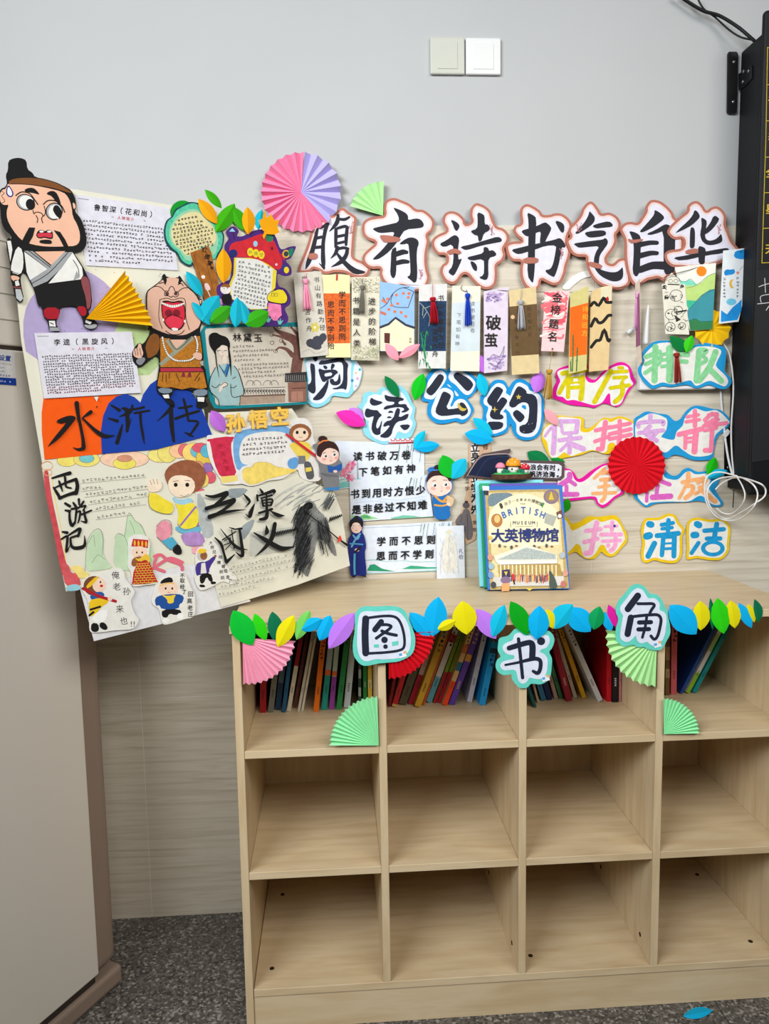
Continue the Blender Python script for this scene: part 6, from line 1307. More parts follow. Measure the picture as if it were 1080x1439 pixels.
a.poly(c([(730,520),(770,480),(820,490),(825,570),(770,610),(735,580)]), M((232, 150, 166), var=.12, scale=60), 1); a.poly(c([(765,605),(830,580),(860,620),(820,660)]), M((80, 170, 200))); a.poly(c([(835,640),(870,620),(895,680),(860,692),(830,670)]), BLK, 1); a.poly(c([(950,640),(1030,640),(1040,690),(950,680)]), M((240, 170, 180)))
for q in [[(690,310),(685,360),(700,410),(770,440),(830,440)], [(730,520),(770,480),(820,490),(825,570)], [(735,580),(820,660),(860,620)], [(860,500),(900,540),(1000,510)]]: a.line(c(q), .5, PEN)
a.build('painted_poster')

# ---- kingdoms poster
c = crop(270, 600, 4.696)
s = paper('ink_poster', 'ink painted poster with four bold brush characters and a dark cloaked figure', 'poster', BOARD, 0.0032, c([(20,430),(200,400),(400,395),(700,330),(930,420),(985,560),(1040,915),(700,1040),(330,1150),(190,1190),(60,740)]), M((224, 222, 206), rough=.85, var=.05, scale=16), GP)
a = Art(s); gw = M((178, 184, 184), var=.2, scale=30); gd = M((150, 160, 164), var=.2, scale=30)
a.poly(c([(25,440),(60,440),(110,560),(150,700),(110,740),(60,720)]), gw, 1); a.poly(c([(210,410),(380,400),(330,460),(250,480)]), gd, 1); a.poly(c([(300,700),(340,640),(420,600),(390,680),(330,760)]), gd, 1)
r = random.Random(9)
for k in range(30): x, y = r.uniform(540, 900), r.uniform(400, 560); a.line(c([(x, y), (x + 60, y - 45), (x + 120, y - 70)]), r.uniform(.3, 1.5), M(r.choice([(190,192,186),(168,172,170),(140,146,146)])))
for k in range(16): y = 700 + k * 10; a.line(c([(380, y), (520, y - 20), (670, y - 40)]), 1.2, M((200, 202, 196)))
# cloaked silhouette, hatched
a.poly(c([(740,500),(775,482),(810,500),(825,545),(880,590),(910,690),(960,850),(930,850),(880,760),(830,720),(800,850),(770,990),(740,980),(690,900),(680,780),(700,620)]), M((134, 136, 134), var=.3, scale=60), 1)
a.poly(c([(690,560),(760,490),(800,505),(790,545),(740,540)]), BLK, 1)
for k in range(380):
    t = r.random(); x0 = 738 + r.uniform(-34, 52) * (1 - .2 * t) + (34 if k % 5 == 0 else 0) * t; y0 = 510 + 380 * t; L = r.uniform(40, 120); a.line(c([(x0, y0), (x0 - 12 - L * .15, y0 + L * .5), (x0 - 20 - L * .25 + r.uniform(-8, 8), y0 + L)]), r.uniform(.3, .9), M(r.choice([(34,36,40),(50,52,56),(70,72,76),(24,24,26)])), cap=False)
for k in range(60): x0 = 840 + r.uniform(-20, 60); y0 = 590 + r.uniform(0, 180); a.line(c([(x0, y0), (x0 + 10, y0 + 40), (x0 + 22, y0 + 85)]), r.uniform(.4, 1), M((34, 36, 40)), cap=False)
for k in range(26): x0 = 900 + r.uniform(0, 40); y0 = 430 + r.uniform(0, 50); a.line(c([(x0, y0), (x0 - 40, y0 + 70)]), r.uniform(.4, 1.2), M((80, 84, 86)), cap=False)
a.line(c([(730,548,6),(860,650,7),(960,735,9),(1020,778,16)]), 1, BLK); a.poly(c([(955,765),(968,720),(978,715),(988,745)]), M((226, 70, 50)))
for k in range(14): x = 545 + k * 11; a.line(c([(x, 722 - k * 2.6),(x + 6, 690 - k * 2.0),(x + 10, 718 - k * 2.6)]), 1.2, BLK, cap=False)
for k in range(7): x = 905 + k * 12; a.line(c([(x, 625 - k * 5),(x + 5, 595 - k * 3),(x + 9, 620 - k * 5)]), 1.3, BLK, cap=False)
cc = crop(275, 675, 7.2)
for q in [[(100,152,14),(180,165,35),(310,130,50)], [(312,138,45),(260,195,36),(200,245,30)], [(108,285,40),(220,250,40),(385,200,48)], [(385,212,40),(300,285,30),(210,340,30)], [(140,370,48),(260,330,36),(400,306,22),(510,297,3)], [(480,135,6),(520,180,30),(545,220,24),(500,270,4)], [(592,240,12),(555,330,45),(545,372,24),(500,338,5)], [(648,85,12),(672,120,30)], [(620,150,22),(625,205,22)], [(622,160,14),(720,128,30),(795,105,36),(785,140,10)], [(660,182,16),(770,150,20)], [(670,200,22),(682,262,20)], [(672,207,14),(772,192,22),(760,252,22)], [(690,230,14),(760,222,14)], [(682,262,16),(755,252,18)], [(715,150,18),(718,300,28)], [(640,330,22),(770,292,26)], [(722,300,30),(712,378,40),(650,395,26)], [(760,312,12),(830,352,40),(902,358,4)],
          [(195,582,14),(255,645,30),(285,740,24),(308,822,34)], [(312,825,36),(350,790,24),(392,750,10)], [(395,495,14),(462,488,24)], [(440,490,24),(458,600,30),(472,765,36),(400,722,5)], [(340,478,8),(385,492,18)], [(250,490,6),(330,590,20),(420,680,34),(528,703,3)], [(270,602,13),(400,522,14)], [(290,612,10),(350,580,11),(338,625,9)], [(282,655,10),(366,626,11)], [(300,700,9),(384,612,10)], [(362,500,10),(388,690,14)], [(712,455,6),(720,520,44),(700,550,8)], [(588,530,12),(700,600,45),(800,660,50),(880,690,46),(1012,668,3)], [(800,440,40),(770,580,45),(700,680,34),(600,770,4)]]: a.line(cc(q), 1, BLK)
rows = [(240,935,630,845),(260,965,650,880),(290,1010,660,915),(160,1060,540,995),(170,1110,420,1050)]
handrows(a, c, rows, 4.6, M((96, 92, 84)), 100, w=.4, dense=3)
for (x0, y0, x1, y1) in rows: a.line(c([(x0, y0 + 16),(x1 + 30, y1 + 4)]), .3, M((150, 146, 134)))
a.build('ink_painting')

# ---- small cut-out children
c = crop(90, 780, 4.154); GK = 'small cut-out children'
WC = M((234, 232, 224), rough=.85); FS = M((246, 214, 190), rough=.8)
def kidface(a, x, y, r, hair=None):
    for q in (-.4, .4): a.poly(c(circle(x + q * r, y, r * .12, r * .16, n=8)), BLK)
    a.line(c([(x - r * .15, y + r * .45), (x, y + r * .5), (x + r * .15, y + r * .45)]), .6, REDINK)
s = paper('paper_figure', 'cut-out child in yellow leaning forward, at the lower left corner of the collage', 'figure', BOARD, 0.0042, c(catmull([(100,190),(130,130),(200,110),(300,75),(345,90),(360,140),(410,210),(390,270),(410,340),(435,380),(400,430),(300,440),(200,452),(150,440),(150,330),(130,250)], 4, True)), WC, GK, .0006)
a = Art(s); a.poly(c(circle(175, 180, 62, 58, n=18)), M((120, 70, 44))); a.poly(c(circle(205, 175, 40, 44, n=16)), FS); a.poly(c([(125,180),(190,120),(202,135),(140,200)]), M((236, 190, 30)), 1); a.poly(c(circle(212, 158, 5, 7, n=8)), BLK); a.poly(c(circle(218, 180, 10, 8, n=10)), M((200, 40, 50)))
a.poly(c([(148,235),(200,210),(240,225),(225,255),(160,265)]), M((36, 90, 160)), 1); a.poly(c([(145,265),(200,250),(250,255),(262,275),(215,305),(190,340),(150,365),(145,310)]), M((238, 196, 30)), 1); a.line(c([(150,320),(215,300)]), 3, BLK, cap=False); a.line(c([(145,355),(175,330)]), 3, BLK, cap=False)
a.line(c([(110,195),(200,240),(300,270)]), 4.2, M((176, 30, 40)), smooth=False); a.poly(c(circle(268, 255, 14, n=10)), FS)
a.poly(c([(170,345),(250,310),(255,370),(215,400),(165,390)]), M((246, 246, 242)), 1); a.poly(c([(160,395),(200,400),(205,440),(180,452),(155,440)]), BLK, 1); a.poly(c([(210,392),(240,395),(258,430),(235,440),(205,420)]), BLK, 1)
for ch, p in zip('俺老孙来也', [(300,118),(307,185),(365,212),(325,315),(348,385)]): a.text(ch, *c([p])[0], 0, 0, 11.5, PEN, rot=-4)
a.text('!!', *c([(392,402)])[0], 4, 0, 11, PEN); a.build('drawing')
s = paper('paper_figure', 'cut-out person in a red brick patterned robe and a tall red and gold hat', 'figure', BOARD, 0.0046, c(catmull([(375,-90),(420,-120),(480,-110),(500,-60),(495,20),(520,100),(550,160),(480,175),(400,180),(392,110),(370,60),(375,0)], 4, True)), WC, GK, .0006)
a = Art(s); a.poly(c([(392,-50),(402,-95),(492,-88),(488,-40),(440,-50)]), M((196, 40, 44)));
for k in range(4): a.poly(c(circle(412 + k * 22, -70 + k * 2, 6, 18, n=8)), M((236, 190, 50)))
a.poly(c(circle(440, -12, 45, 40, n=16)), FS); kidface(a, 440, -15, 40)
a.poly(c([(392,30),(420,8),(470,10),(490,50),(440,60),(395,70)]), M((150, 90, 50)), 1)
a.poly(c([(430,40),(490,15),(520,100),(548,158),(470,170),(395,172),(405,100)]), M((190, 36, 36)))
for row in range(9):
    y = 48 + row * 14
    a.line(c([(420 - row * 2, y + 4), (495 + row * 6, y - 2)]), .7, M((236, 200, 70)), cap=False)
    for k in range(5): x = 425 - row * 2 + (k + (row % 2) * .5) * (16 + row); a.line(c([(x, y + 3), (x + 1, y + 15)]), .6, M((236, 200, 70)), cap=False)
a.poly(c([(408,15),(440,25),(478,-15),(505,20),(495,48),(478,25),(440,42)]), M((236, 196, 60)), 1); a.build('drawing')
s = paper('paper_figure', 'cut-out boy with a black cap, yellow scarf and blue jacket above the bottom edge', 'figure', BOARD, 0.0044, c(catmull([(512,255),(530,180),(560,140),(620,120),(660,120),(700,100),(745,200),(762,240),(760,350),(700,375),(600,405),(570,390),(555,320),(520,290)], 4, True)), WC, GK, .0006)
a = Art(s); a.poly(c(circle(608, 195, 58, 50, n=18)), FS); kidface(a, 612, 195, 48); a.poly(c([(555,170),(575,140),(625,125),(640,160),(600,160)]), BLK, 1); a.line(c([(560,178),(600,165),(640,165)]), 1.2, M((236, 190, 50)))
a.poly(c([(528,250),(570,232),(660,225),(702,240),(690,280),(672,285),(670,315),(570,318),(555,290),(535,300)]), M((30, 80, 156)), 1); a.poly(c([(565,232),(610,240),(655,228),(640,255),(640,280),(605,285),(600,255)]), M((240, 206, 60)), 1)
a.poly(c([(570,318),(670,314),(690,340),(650,352),(615,340),(600,368),(570,360)]), BLK, 1); a.poly(c(circle(678, 358, 20, n=12)), M((246, 246, 242))); a.poly(c(circle(596, 385, 22, 14, n=12)), M((246, 246, 242)))
for ch, p in zip('不取经了', [(690,120),(690,150),(690,185),(700,215)]): a.text(ch, *c([p])[0], 0, 0, 7, BLK, bold=.02)
for ch, p in zip('回高老庄', [(738,228),(732,268),(735,308),(738,345)]): a.text(ch, *c([p])[0], 0, 0, 8, BLK, bold=.01)
a.build('drawing')
s = paper('paper_figure', 'cut-out person in a purple jacket raising one arm, with a yellow hat', 'figure', BOARD, 0.0058, crop(270, 600, 4.696)(catmull([(20,860),(40,800),(85,790),(110,760),(140,745),(190,790),(230,920),(290,990),(270,1040),(200,1020),(120,1060),(50,1075),(15,1000),(25,940)], 4, True)), WC, GK, .0006)
c = crop(270, 600, 4.696); a = Art(s)
a.poly(c(circle(62, 850, 32, 34, n=14)), M((200, 196, 190))); a.poly(c(circle(76, 850, 24, 28, n=14)), M((150, 96, 60))); a.poly(c([(35,830),(45,800),(92,805),(95,825),(60,835)]), M((240, 200, 50)), 1)
for x in (68, 84): a.poly(c(circle(x, 846, 3, n=6)), BLK)
a.poly(c([(20,910),(50,890),(95,890),(150,845),(160,860),(115,925),(110,970),(50,975),(25,985)]), M((70, 52, 140)), 1); a.poly(c([(60,900),(85,895),(95,965),(55,968)]), M((230, 226, 220))); a.poly(c(circle(152, 852, 9, n=8)), M((150, 96, 60)))
a.poly(c([(50,970),(120,960),(140,1020),(115,1022),(95,985),(75,1035),(50,1030)]), BLK, 1); a.poly(c([(45,1040),(80,1040),(88,1058),(50,1058)]), BLK, 1); a.poly(c([(120,1020),(155,1020),(158,1035),(125,1040)]), BLK, 1)
for ch, p in zip('大师兄师傅被妖怪抓走了', [(122,765),(132,795),(145,825),(185,860),(175,895),(205,920),(192,955),(220,950),(200,995),(235,990),(248,1015)]): a.text(ch, *c([p])[0], 0, 0, 5.6, BLK, bold=.01)
a.text('!!!', *c([(262,1015)])[0], 2.2, 0, 6, BLK); a.build('drawing')

# ---- leaves around the shaped pages
GL3 = 'paper leaves around the shaped pages'
cl = (18, 178, 204); og = (242, 166, 8); gr = (62, 172, 8)
wl_(crop(225, 260, 7.99), [
 ('green leaf pointing up at the top of the collage', (500,52), (690,262), 52, 46, gr, .003),
 ('orange leaf over the upper right edge of the tree crown', (425,156), (640,436), 74, 66, og, .006),
 ('wide green leaf left of the crease above the mushroom house', (836,208), (622,530), 96, 84, gr, .0045),
 ('orange leaf standing between the tree page and the mushroom house', (705,715), (712,1105), 92, 84, og, .007),
 ('cyan leaf right of the shouting bald head', (290,970), (475,1252), 68, 58, cl, .009)], BOARD, GL3, 0.002)
wl_(crop(290, 290, 7.71), [
 ('green leaf right of the crease above the mushroom house', (268,0), (412,266), 78, 60, (58, 170, 10), .004),
 ('upright orange leaf above the mushroom roof', (440,5), (450,306), 82, 62, og, .006),
 ('cyan leaf behind the orange maple leaf', (600,34), (560,256), 44, 58, cl, .005)], BOARD, GL3, 0.002)
wl_(crop(180, 240, 4.154), [
 ('narrow cyan leaf at the left of the row below the tree', (372,766), (478,900), 30, 28, cl, .009),
 ('broad cyan leaf covering the foot of the tree trunk', (530,728), (430,880), 52, 56, cl, .010),
 ('green leaf in front of the broad cyan leaf', (596,790), (478,885), 48, 40, (54, 164, 20), .012),
 ('upright cyan leaf left of the lettered house page bottom', (636,738), (626,916), 44, 38, cl, .012),
 ('smaller cyan leaf leaning on the upright one', (655,756), (705,912), 30, 34, cl, .011),
 ('green leaf at the lower right under the house page text', (820,822), (682,896), 54, 46, (54, 170, 20), .012)], BOARD, GL3, 0.002)
wl_(crop(270, 440, 4.91), [('purple leaf left of the yellow letters above the red scroll page', (130,672), (225,818), 48, 50, (186, 108, 214), .006)], BOARD, GL3, 0.002)
s = paper('maple_leaf', 'orange maple leaf over the right end of the mushroom roof', 'leaf', BOARD, 0.011, crop(290, 290, 7.71)([(622,28),(655,125),(700,82),(735,150),(790,145),(765,215),(792,280),(740,306),(650,300),(622,356),(606,322),(628,275),(600,250),(562,150),(608,132)]), P_(og), None, .0005)
# ================================================================== BOOKS IN THE TOP ROW OF CUBBIES
PLACED = [None] * 4
GBK = ['books in the first cubby', 'books in the second cubby', 'books in the third cubby', 'books in the fourth cubby']
pages_m = M((226, 220, 204), rough=.9)
def book(label, cf, xl, xr, yb, top, col, bands=(), grp=0, h=0.225, dep=0.15, txt=None, tcol=(40, 38, 36), cover=None, dy=0.0):
    (b,), (t,) = cf([((xl + xr) / 2, yb)]), cf([top]); s_ = cf([(1, 0)])[0][0] - cf([(0, 0)])[0][0]
    Y = onz(b[0], b[1], Z1)[1] + dy; pl = Plane((0, Y, 0), (1, 0, 0), (0, 0, 1))
    s = Sheet(pl, 0.0, b); s.top = 0.0; s.bend = None
    B = np.array(pl.uv(*b)); Tp = np.array(pl.uv(*t)); u = (Tp - B) / np.linalg.norm(Tp - B); r = np.array((u[1], -u[0]))
    w = (xr - xl) * s_ / F * ((CAM[1] - Y) * -1) * 1.0
    w = max(0.004, w * abs(r[0]) * (0.86 if grp == 0 else 0.93))
    # keep the book inside its cubby and clear of the neighbour it stands against
    th0 = math.atan2(u[0], u[1]); Lw = X0 + grp * CW + T + .0006; Rw = X0 + (grp + 1) * CW - .0006; prev = PLACED[grp]
    def corners(bx, th, hh):
        uu = (math.sin(th), math.cos(th)); rr_ = (uu[1], -uu[0])
        lowz = min(0, min(rr_[1] * w / 2, -rr_[1] * w / 2)); by = Z1 + .0003 - lowz
        return [(bx + rr_[0] * w * e + uu[0] * hh * g, by + rr_[1] * w * e + uu[1] * hh * g) for e, g in ((-.5, 0), (.5, 0), (.5, 1), (-.5, 1))]
    def hits(A, B):
        for P in (A, B):
            for i in range(4):
                ex, ey = P[(i + 1) % 4][0] - P[i][0], P[(i + 1) % 4][1] - P[i][1]; n_ = (ey, -ex)
                a_ = [q[0] * n_[0] + q[1] * n_[1] for q in A]; b_ = [q[0] * n_[0] + q[1] * n_[1] for q in B]
                if max(a_) <= min(b_) + 1e-6 or max(b_) <= min(a_) + 1e-6: return False
        return True
    h = min(h, (0.2535 - w * abs(math.sin(th0))) / math.cos(th0)); bx, th = B[0], th0
    for k in range(120):
        if prev:
            th = th0 + (prev[1] - th0) * min(1, k / 25); bx = B[0] + .0003 * max(0, k - 8)
            hh = min(h, (0.2535 - w * abs(math.sin(th))) / math.cos(th))
        else: hh = h
        q_ = corners(bx, th, hh)
        lo, hi = min(x for x, z in q_), max(x for x, z in q_)
        if lo < Lw: bx += Lw - lo
        if hi > Rw: bx -= min(hi - Rw, .02) if abs(th) < .2 else 0; hh = hh if abs(th) < .2 else max(.12, hh - (hi - Rw) / max(.2, math.sin(abs(th))))
        q_ = corners(bx, th, hh)
        if not prev or not hits(q_, prev[0]): break
    h = hh; PLACED[grp] = (q_, th); u = np.array((math.sin(th), math.cos(th))); r = np.array((u[1], -u[0]))
    B = np.array(((q_[0][0] + q_[1][0]) / 2, (q_[0][1] + q_[1][1]) / 2)); s.u0, s.v0 = B
    def L(x, z, y): q = r * x + u * z; return (q[0], q[1], y)       # y: towards the viewer
    def boxv(x0, x1, z0, z1, y0, y1):
        return [L(x, z, y) for y in (y0, y1) for z in (z0, z1) for x in (x0, x1)]
    FC = [(0, 2, 3, 1), (4, 5, 7, 6), (0, 1, 5, 4), (2, 6, 7, 3), (0, 4, 6, 2), (1, 3, 7, 5)]
    v = []; f = []
    k = min(0.0018, w * .2)
    for q in ((-w / 2, w / 2, 0, h, -0.0015, 0.0), (-w / 2, -w / 2 + k, 0, h, -dep, -0.0015), (w / 2 - k, w / 2, 0, h, -dep, -0.0015)):
        b0 = len(v); v += boxv(*q); f += [tuple(b0 + i for i in g) for g in FC]
    o = empty('book'); s.place(o); s.obj = o
    mesh_obj('cover', v, f, [M(col, rough=.45, var=.06, scale=40)], None, o)
    mesh_obj('page_block', boxv(-w / 2 + k, w / 2 - k, 0.002, h - 0.002, -dep + 0.002, -0.0016), FC, [pages_m], None, o)
    rr = random.Random(int(xl * 3 + yb)); V = []; FF = []; MM = []; mats = []
    def quad(x0, x1, z0, z1, lift, m):
        b0 = len(V); V.extend([L(x0, z0, lift), L(x1, z0, lift), L(x1, z1, lift), L(x0, z1, lift)]); FF.append((b0, b0 + 1, b0 + 2, b0 + 3))
        if m not in mats: mats.append(m)
        MM.append(mats.index(m))
    for (z0, z1, c_) in bands: quad(-w / 2, w / 2, z0 * h, z1 * h, 0.0002, M(c_, rough=.45))
    tm = M(tcol, rough=.6)
    zz = h * (.86 if txt is None else txt); n = rr.choice((4, 5, 6)); cs = min(w * .62, .012)
    for q in range(n):
        z = zz - q * cs * 1.25
        for e in range(4):
            a0 = rr.uniform(-.5, .3) * cs; 
            if e % 2: quad(a0, a0 + cs * rr.uniform(.3, .5), z + rr.uniform(-.4, .3) * cs, z + rr.uniform(-.4, .3) * cs + cs * .14, 0.0004, tm)
            else: x = rr.uniform(-.4, .3) * cs; quad(x, x + cs * .14, z - cs * .45, z + cs * .4, 0.0004, tm)
    for q in range(5):
        z = h * .26 - q * cs * .5; quad(-cs * .25, cs * .25, z, z + cs * .22, 0.0004, tm)
    mesh_obj('spine_print', V, FF, mats, MM, o)
    meta(o, label, 'book', GBK[grp]); return o
W1 = ' in the leftmost book cubby'; W2 = ' in the second book cubby'; W3 = ' in the third book cubby'; W4 = ' in the rightmost book cubby'
c = crop(350, 870, 5.4)
book('upright dark red book at the left end' + W1, c, 78, 132, 712, (106, 480), (158, 28, 34), grp=0, h=.2)
book('olive grey book beside the dark red one' + W1, c, 137, 187, 710, (196, 420), (112, 112, 100), grp=0, h=.21)
book('slate blue book with a navy foot' + W1, c, 192, 240, 692, (250, 400), (84, 102, 116), [(0, .3, (34, 60, 90))], 0)
book('deep blue book left of the red and cream spine' + W1, c, 243, 278, 710, (310, 300), (28, 84, 124), (), 0)
book('cream spined book with a red upper half' + W1, c, 281, 318, 702, (392, 150), (206, 194, 170), [(.5, 1, (152, 26, 36))], 0)
book('thin brown red book next to two cream booklets' + W1, c, 331, 360, 675, (436, 150), (112, 58, 52), (), 0)
book('left one of two thin cream booklets' + W1, c, 363, 388, 705, (476, 150), (196, 188, 170), (), 0, tcol=(90, 84, 76))
book('right one of two thin cream booklets' + W1, c, 391, 412, 702, (500, 150), (206, 198, 180), (), 0, tcol=(90, 84, 76))
book('bright orange book' + W1, c, 482, 530, 705, (562, 170), (226, 112, 18), (), 0, txt=.8)
book('grey book with a teal foot and an orange dot' + W1, c, 542, 592, 692, (616, 230), (164, 182, 190), [(0, .38, (28, 152, 140)), (.38, .44, (226, 110, 40))], 0)
book('pale green book with a purple foot' + W1, c, 603, 645, 688, (664, 220), (176, 200, 186), [(0, .36, (150, 66, 172)), (.37, .42, (226, 110, 40))], 0)
book('leaf green book with a dark red top' + W1, c, 655, 702, 690, (738, 200), (46, 138, 74), [(.9, 1, (120, 30, 34))], 0)
book('thick white book left of the green half fan' + W1, c, 710, 766, 674, (765, 330), (206, 216, 222), (), 0, tcol=(60, 64, 70))
book('green and black patterned thin book behind the mint fan' + W1, c, 826, 850, 655, (838, 340), (60, 84, 70), [(.1, .2, (170, 190, 170)), (.3, .4, (170, 190, 170)), (.5, .6, (170, 190, 170))], 0)
book('navy book with a green lower half behind the mint fan' + W1, c, 862, 896, 660, (878, 340), (32, 36, 84), [(0, .55, (40, 140, 60))], 0, tcol=(200, 200, 200))
book('yellow patterned book against the right divider' + W1, c, 916, 952, 665, (932, 340), (226, 190, 70), [(.2, .3, (236, 214, 130)), (.42, .5, (206, 160, 60)), (.6, .7, (240, 220, 150))], 0)
c = crop(535, 870, 5.4)
book('thin dark red book at the left end' + W2, c, 52, 76, 668, (100, 480), (120, 22, 30), (), 1, h=.15)
book('tan book with red blocks on its spine' + W2, c, 80, 123, 670, (170, 440), (196, 160, 96), [(.04, .6, (176, 30, 40))], 1, h=.16)
book('plain dark olive book' + W2, c, 130, 197, 656, (256, 390), (84, 76, 56), (), 1, h=.17)
book('book with a crimson foot and pale pink upper spine' + W2, c, 203, 246, 650, (330, 350), (186, 160, 146), [(0, .34, (156, 26, 44))], 1)
book('large golden brown book' + W2, c, 250, 306, 673, (470, 150), (188, 146, 44), [(.8, .93, (150, 130, 90))], 1)
book('slim rust orange book behind the golden brown one' + W2, c, 309, 330, 656, (486, 190), (176, 84, 30), (), 1)
book('white grey book with a teal foot' + W2, c, 338, 388, 638, (530, 190), (200, 200, 196), [(0, .3, (96, 160, 178)), (.7, .8, (170, 40, 50))], 1)
book('left crimson and green pair volume' + W2, c, 394, 425, 640, (572, 190), (122, 146, 36), [(0, .36, (166, 24, 44))], 1)
book('right crimson and green pair volume' + W2, c, 429, 457, 640, (606, 190), (118, 150, 34), [(0, .36, (170, 24, 46))], 1)
book('pale patterned book with an orange red foot' + W2, c, 461, 503, 660, (680, 120), (206, 170, 120), [(0, .28, (232, 70, 24)), (.4, .5, (40, 110, 140)), (.6, .7, (196, 110, 60))], 1)
book('violet book with gold lettering' + W2, c, 510, 562, 656, (732, 110), (92, 62, 168), [(.5, .58, (206, 150, 70))], 1, tcol=(220, 190, 120))
book('white book with a red block near the top' + W2, c, 650, 692, 633, (786, 130), (208, 210, 226), [(.76, .88, (206, 30, 40)), (.88, 1, (70, 70, 76))], 1, tcol=(60, 64, 90))
book('sky blue book at the right end' + W2, c, 732, 785, 658, (836, 150), (24, 152, 222), [(.82, .9, (40, 60, 70))], 1, tcol=(10, 70, 130))
c = crop(730, 860, 5.4)
book('dark teal book leaning on the left divider' + W3, c, 106, 132, 728, (62, 560), (24, 84, 86), (), 2, h=.17)
book('thin tan book beside the dark teal one' + W3, c, 134, 152, 692, (108, 560), (190, 160, 128), (), 2, h=.18)
book('teal blue book' + W3, c, 160, 204, 677, (138, 550), (50, 110, 140), (), 2, h=.19)
book('navy book with an orange label' + W3, c, 207, 253, 672, (186, 520), (32, 44, 84), [(.45, .55, (200, 90, 50))], 2, h=.2)
book('pinkish tan book' + W3, c, 262, 293, 662, (232, 500), (192, 158, 140), (), 2, h=.2)
book('green book left of the crimson one' + W3, c, 300, 332, 660, (256, 460), (66, 130, 84), (), 2, h=.21)
book('tall crimson book' + W3, c, 352, 404, 681, (268, 250), (160, 34, 54), (), 2, tcol=(226, 190, 190))
book('thin cream book right of the crimson one' + W3, c, 407, 438, 653, (300, 250), (214, 204, 182), (), 2)
book('yellow book' + W3, c, 470, 508, 658, (330, 250), (226, 172, 34), (), 2)
book('pale grey book leaning far to the left' + W3, c, 588, 635, 684, (372, 160), (206, 206, 210), (), 2, tcol=(60, 60, 66))
book('bright red upright book' + W3, c, 655, 696, 681, (678, 350), (206, 20, 36), (), 2, dep=.17)
book('black upright book' + W3, c, 699, 750, 686, (726, 400), (24, 24, 28), (), 2, tcol=(226, 226, 226), dep=.16)
book('thin dusty pink book against the right divider' + W3, c, 753, 769, 684, (762, 400), (196, 120, 120), (), 2)
c = crop(920, 870, 6.75)
book('brown patterned book against the left divider' + W4, c, 96, 140, 726, (120, 150), (112, 84, 52), [(.2, .3, (176, 150, 110)), (.4, .55, (170, 140, 100))], 3)
book('rose red book' + W4, c, 146, 208, 718, (184, 150), (206, 96, 104), (), 3)
book('dark blue book leaning right' + W4, c, 230, 262, 711, (556, 110), (24, 70, 150), (), 3, h=.235, dep=.17)
book('white book with a green foot, leaning' + W4, c, 284, 331, 709, (612, 130), (206, 208, 206), [(0, .24, (130, 180, 40)), (.5, .7, (150, 190, 110))], 3, h=.235)
book('teal book leaning rightmost' + W4, c, 346, 396, 706, (690, 100), (16, 140, 142), (), 3, h=.235)

# ================================================================== BOOKS DISPLAYED ON TOP, WITH THE MUSHROOM ORNAMENT
bl = onz(685, 832, ZT); br = onz(802, 830.5, ZT); tl = WALL.hit(680, 683, 0.085)
BP = Plane(bl, br - bl, tl - bl)
if BP.n[1] > 0: BP = Plane(bl, br - bl, bl - tl)
def rectbook(label, uL, uR, vT, d, th, col, grp='books standing on the shelf top', pg=True):
    s = Sheet(BP, d, (740, 760)); s.top = d; s.bend = None
    vb = lambda dd: (ZT + 0.0004 - (BP.o[2] + BP.n[2] * dd)) / BP.ey[2]
    v0 = max(vb(d), vb(d - th)); s.u0, s.v0 = uL, v0
    o = empty('book'); s.place(o); s.obj = o
    W_b, H_b = uR - uL, vT - v0
    bm = bmesh.new(); bm_box(bm, (0, 0, -0.0022), (W_b, H_b, 0), .0006, 1); bm_box(bm, (0, 0, -th), (W_b, H_b, -th + .0022), .0006, 1); bm_box(bm, (0, 0, -th + .0021), (.003, H_b, -.0021))
    bm_obj('cover', bm, M(col, rough=.35, var=.03), o)
    box('page_block', (.003, .003, -th + .0023), (W_b - .003, H_b - .003, -.0023), pages_m, o)
    meta(o, label, 'book', grp); return s
uv = lambda x, y, d=0: BP.uv(x, y, d)
uL, _ = uv(683, 760); uL = uv(685, 832)[0]; uR = uv(801, 830)[0]; vT = uv(683, 683)[1]
s = rectbook('large blue edged picture book with a portico cover, leaning in front on the shelf top', uL, uR, vT, 0.0, 0.012, (28, 104, 190))
a = Art(s); c = crop(660, 630, 7.2); e = crop(660, 740, 7.2)
ic = M((238, 228, 190), rough=.5); gold = M((186, 160, 96), rough=.5, var=.12, scale=120); nb = M((24, 44, 110), rough=.5); bb = M((50, 100, 176), rough=.5)
a.poly(c([(150,425),(900,412)]) + e([(1002,622),(205,640)]), gold)
a.poly(c([(190,450),(740,440),(870,520),(900,560)]) + e([(960,600),(230,612)]), M((222, 206, 156), rough=.5, var=.1, scale=120)); a.poly(c([(195,460),(300,450),(420,450),(440,500),(300,560),(200,600),(175,540)]), M((110, 130, 140), rough=.5, var=.3, scale=260), 1)
a.poly(c([(185,700),(230,600),(300,540),(420,480),(520,455),(640,470),(760,530),(860,600),(900,690),(905,960)]) + e([(900,190),(200,195)]) + c([(190,880)]), ic, 1)
a.poly(c(circle(822, 490, 78, 74, n=20)), M((126, 106, 140), rough=.5)); a.poly(c(circle(822, 490, 60, 56, n=20)), M((150, 126, 90), rough=.5)); a.poly(c([(795,520),(822,430),(850,520)]), M((216, 184, 70), rough=.5))
a.poly(c([(125,380),(195,385),(192,430),(130,428)]), M((236, 240, 244), rough=.5)); a.poly(c([(138,425),(188,428),(188,475),(140,472)]), M((40, 46, 60), rough=.5))
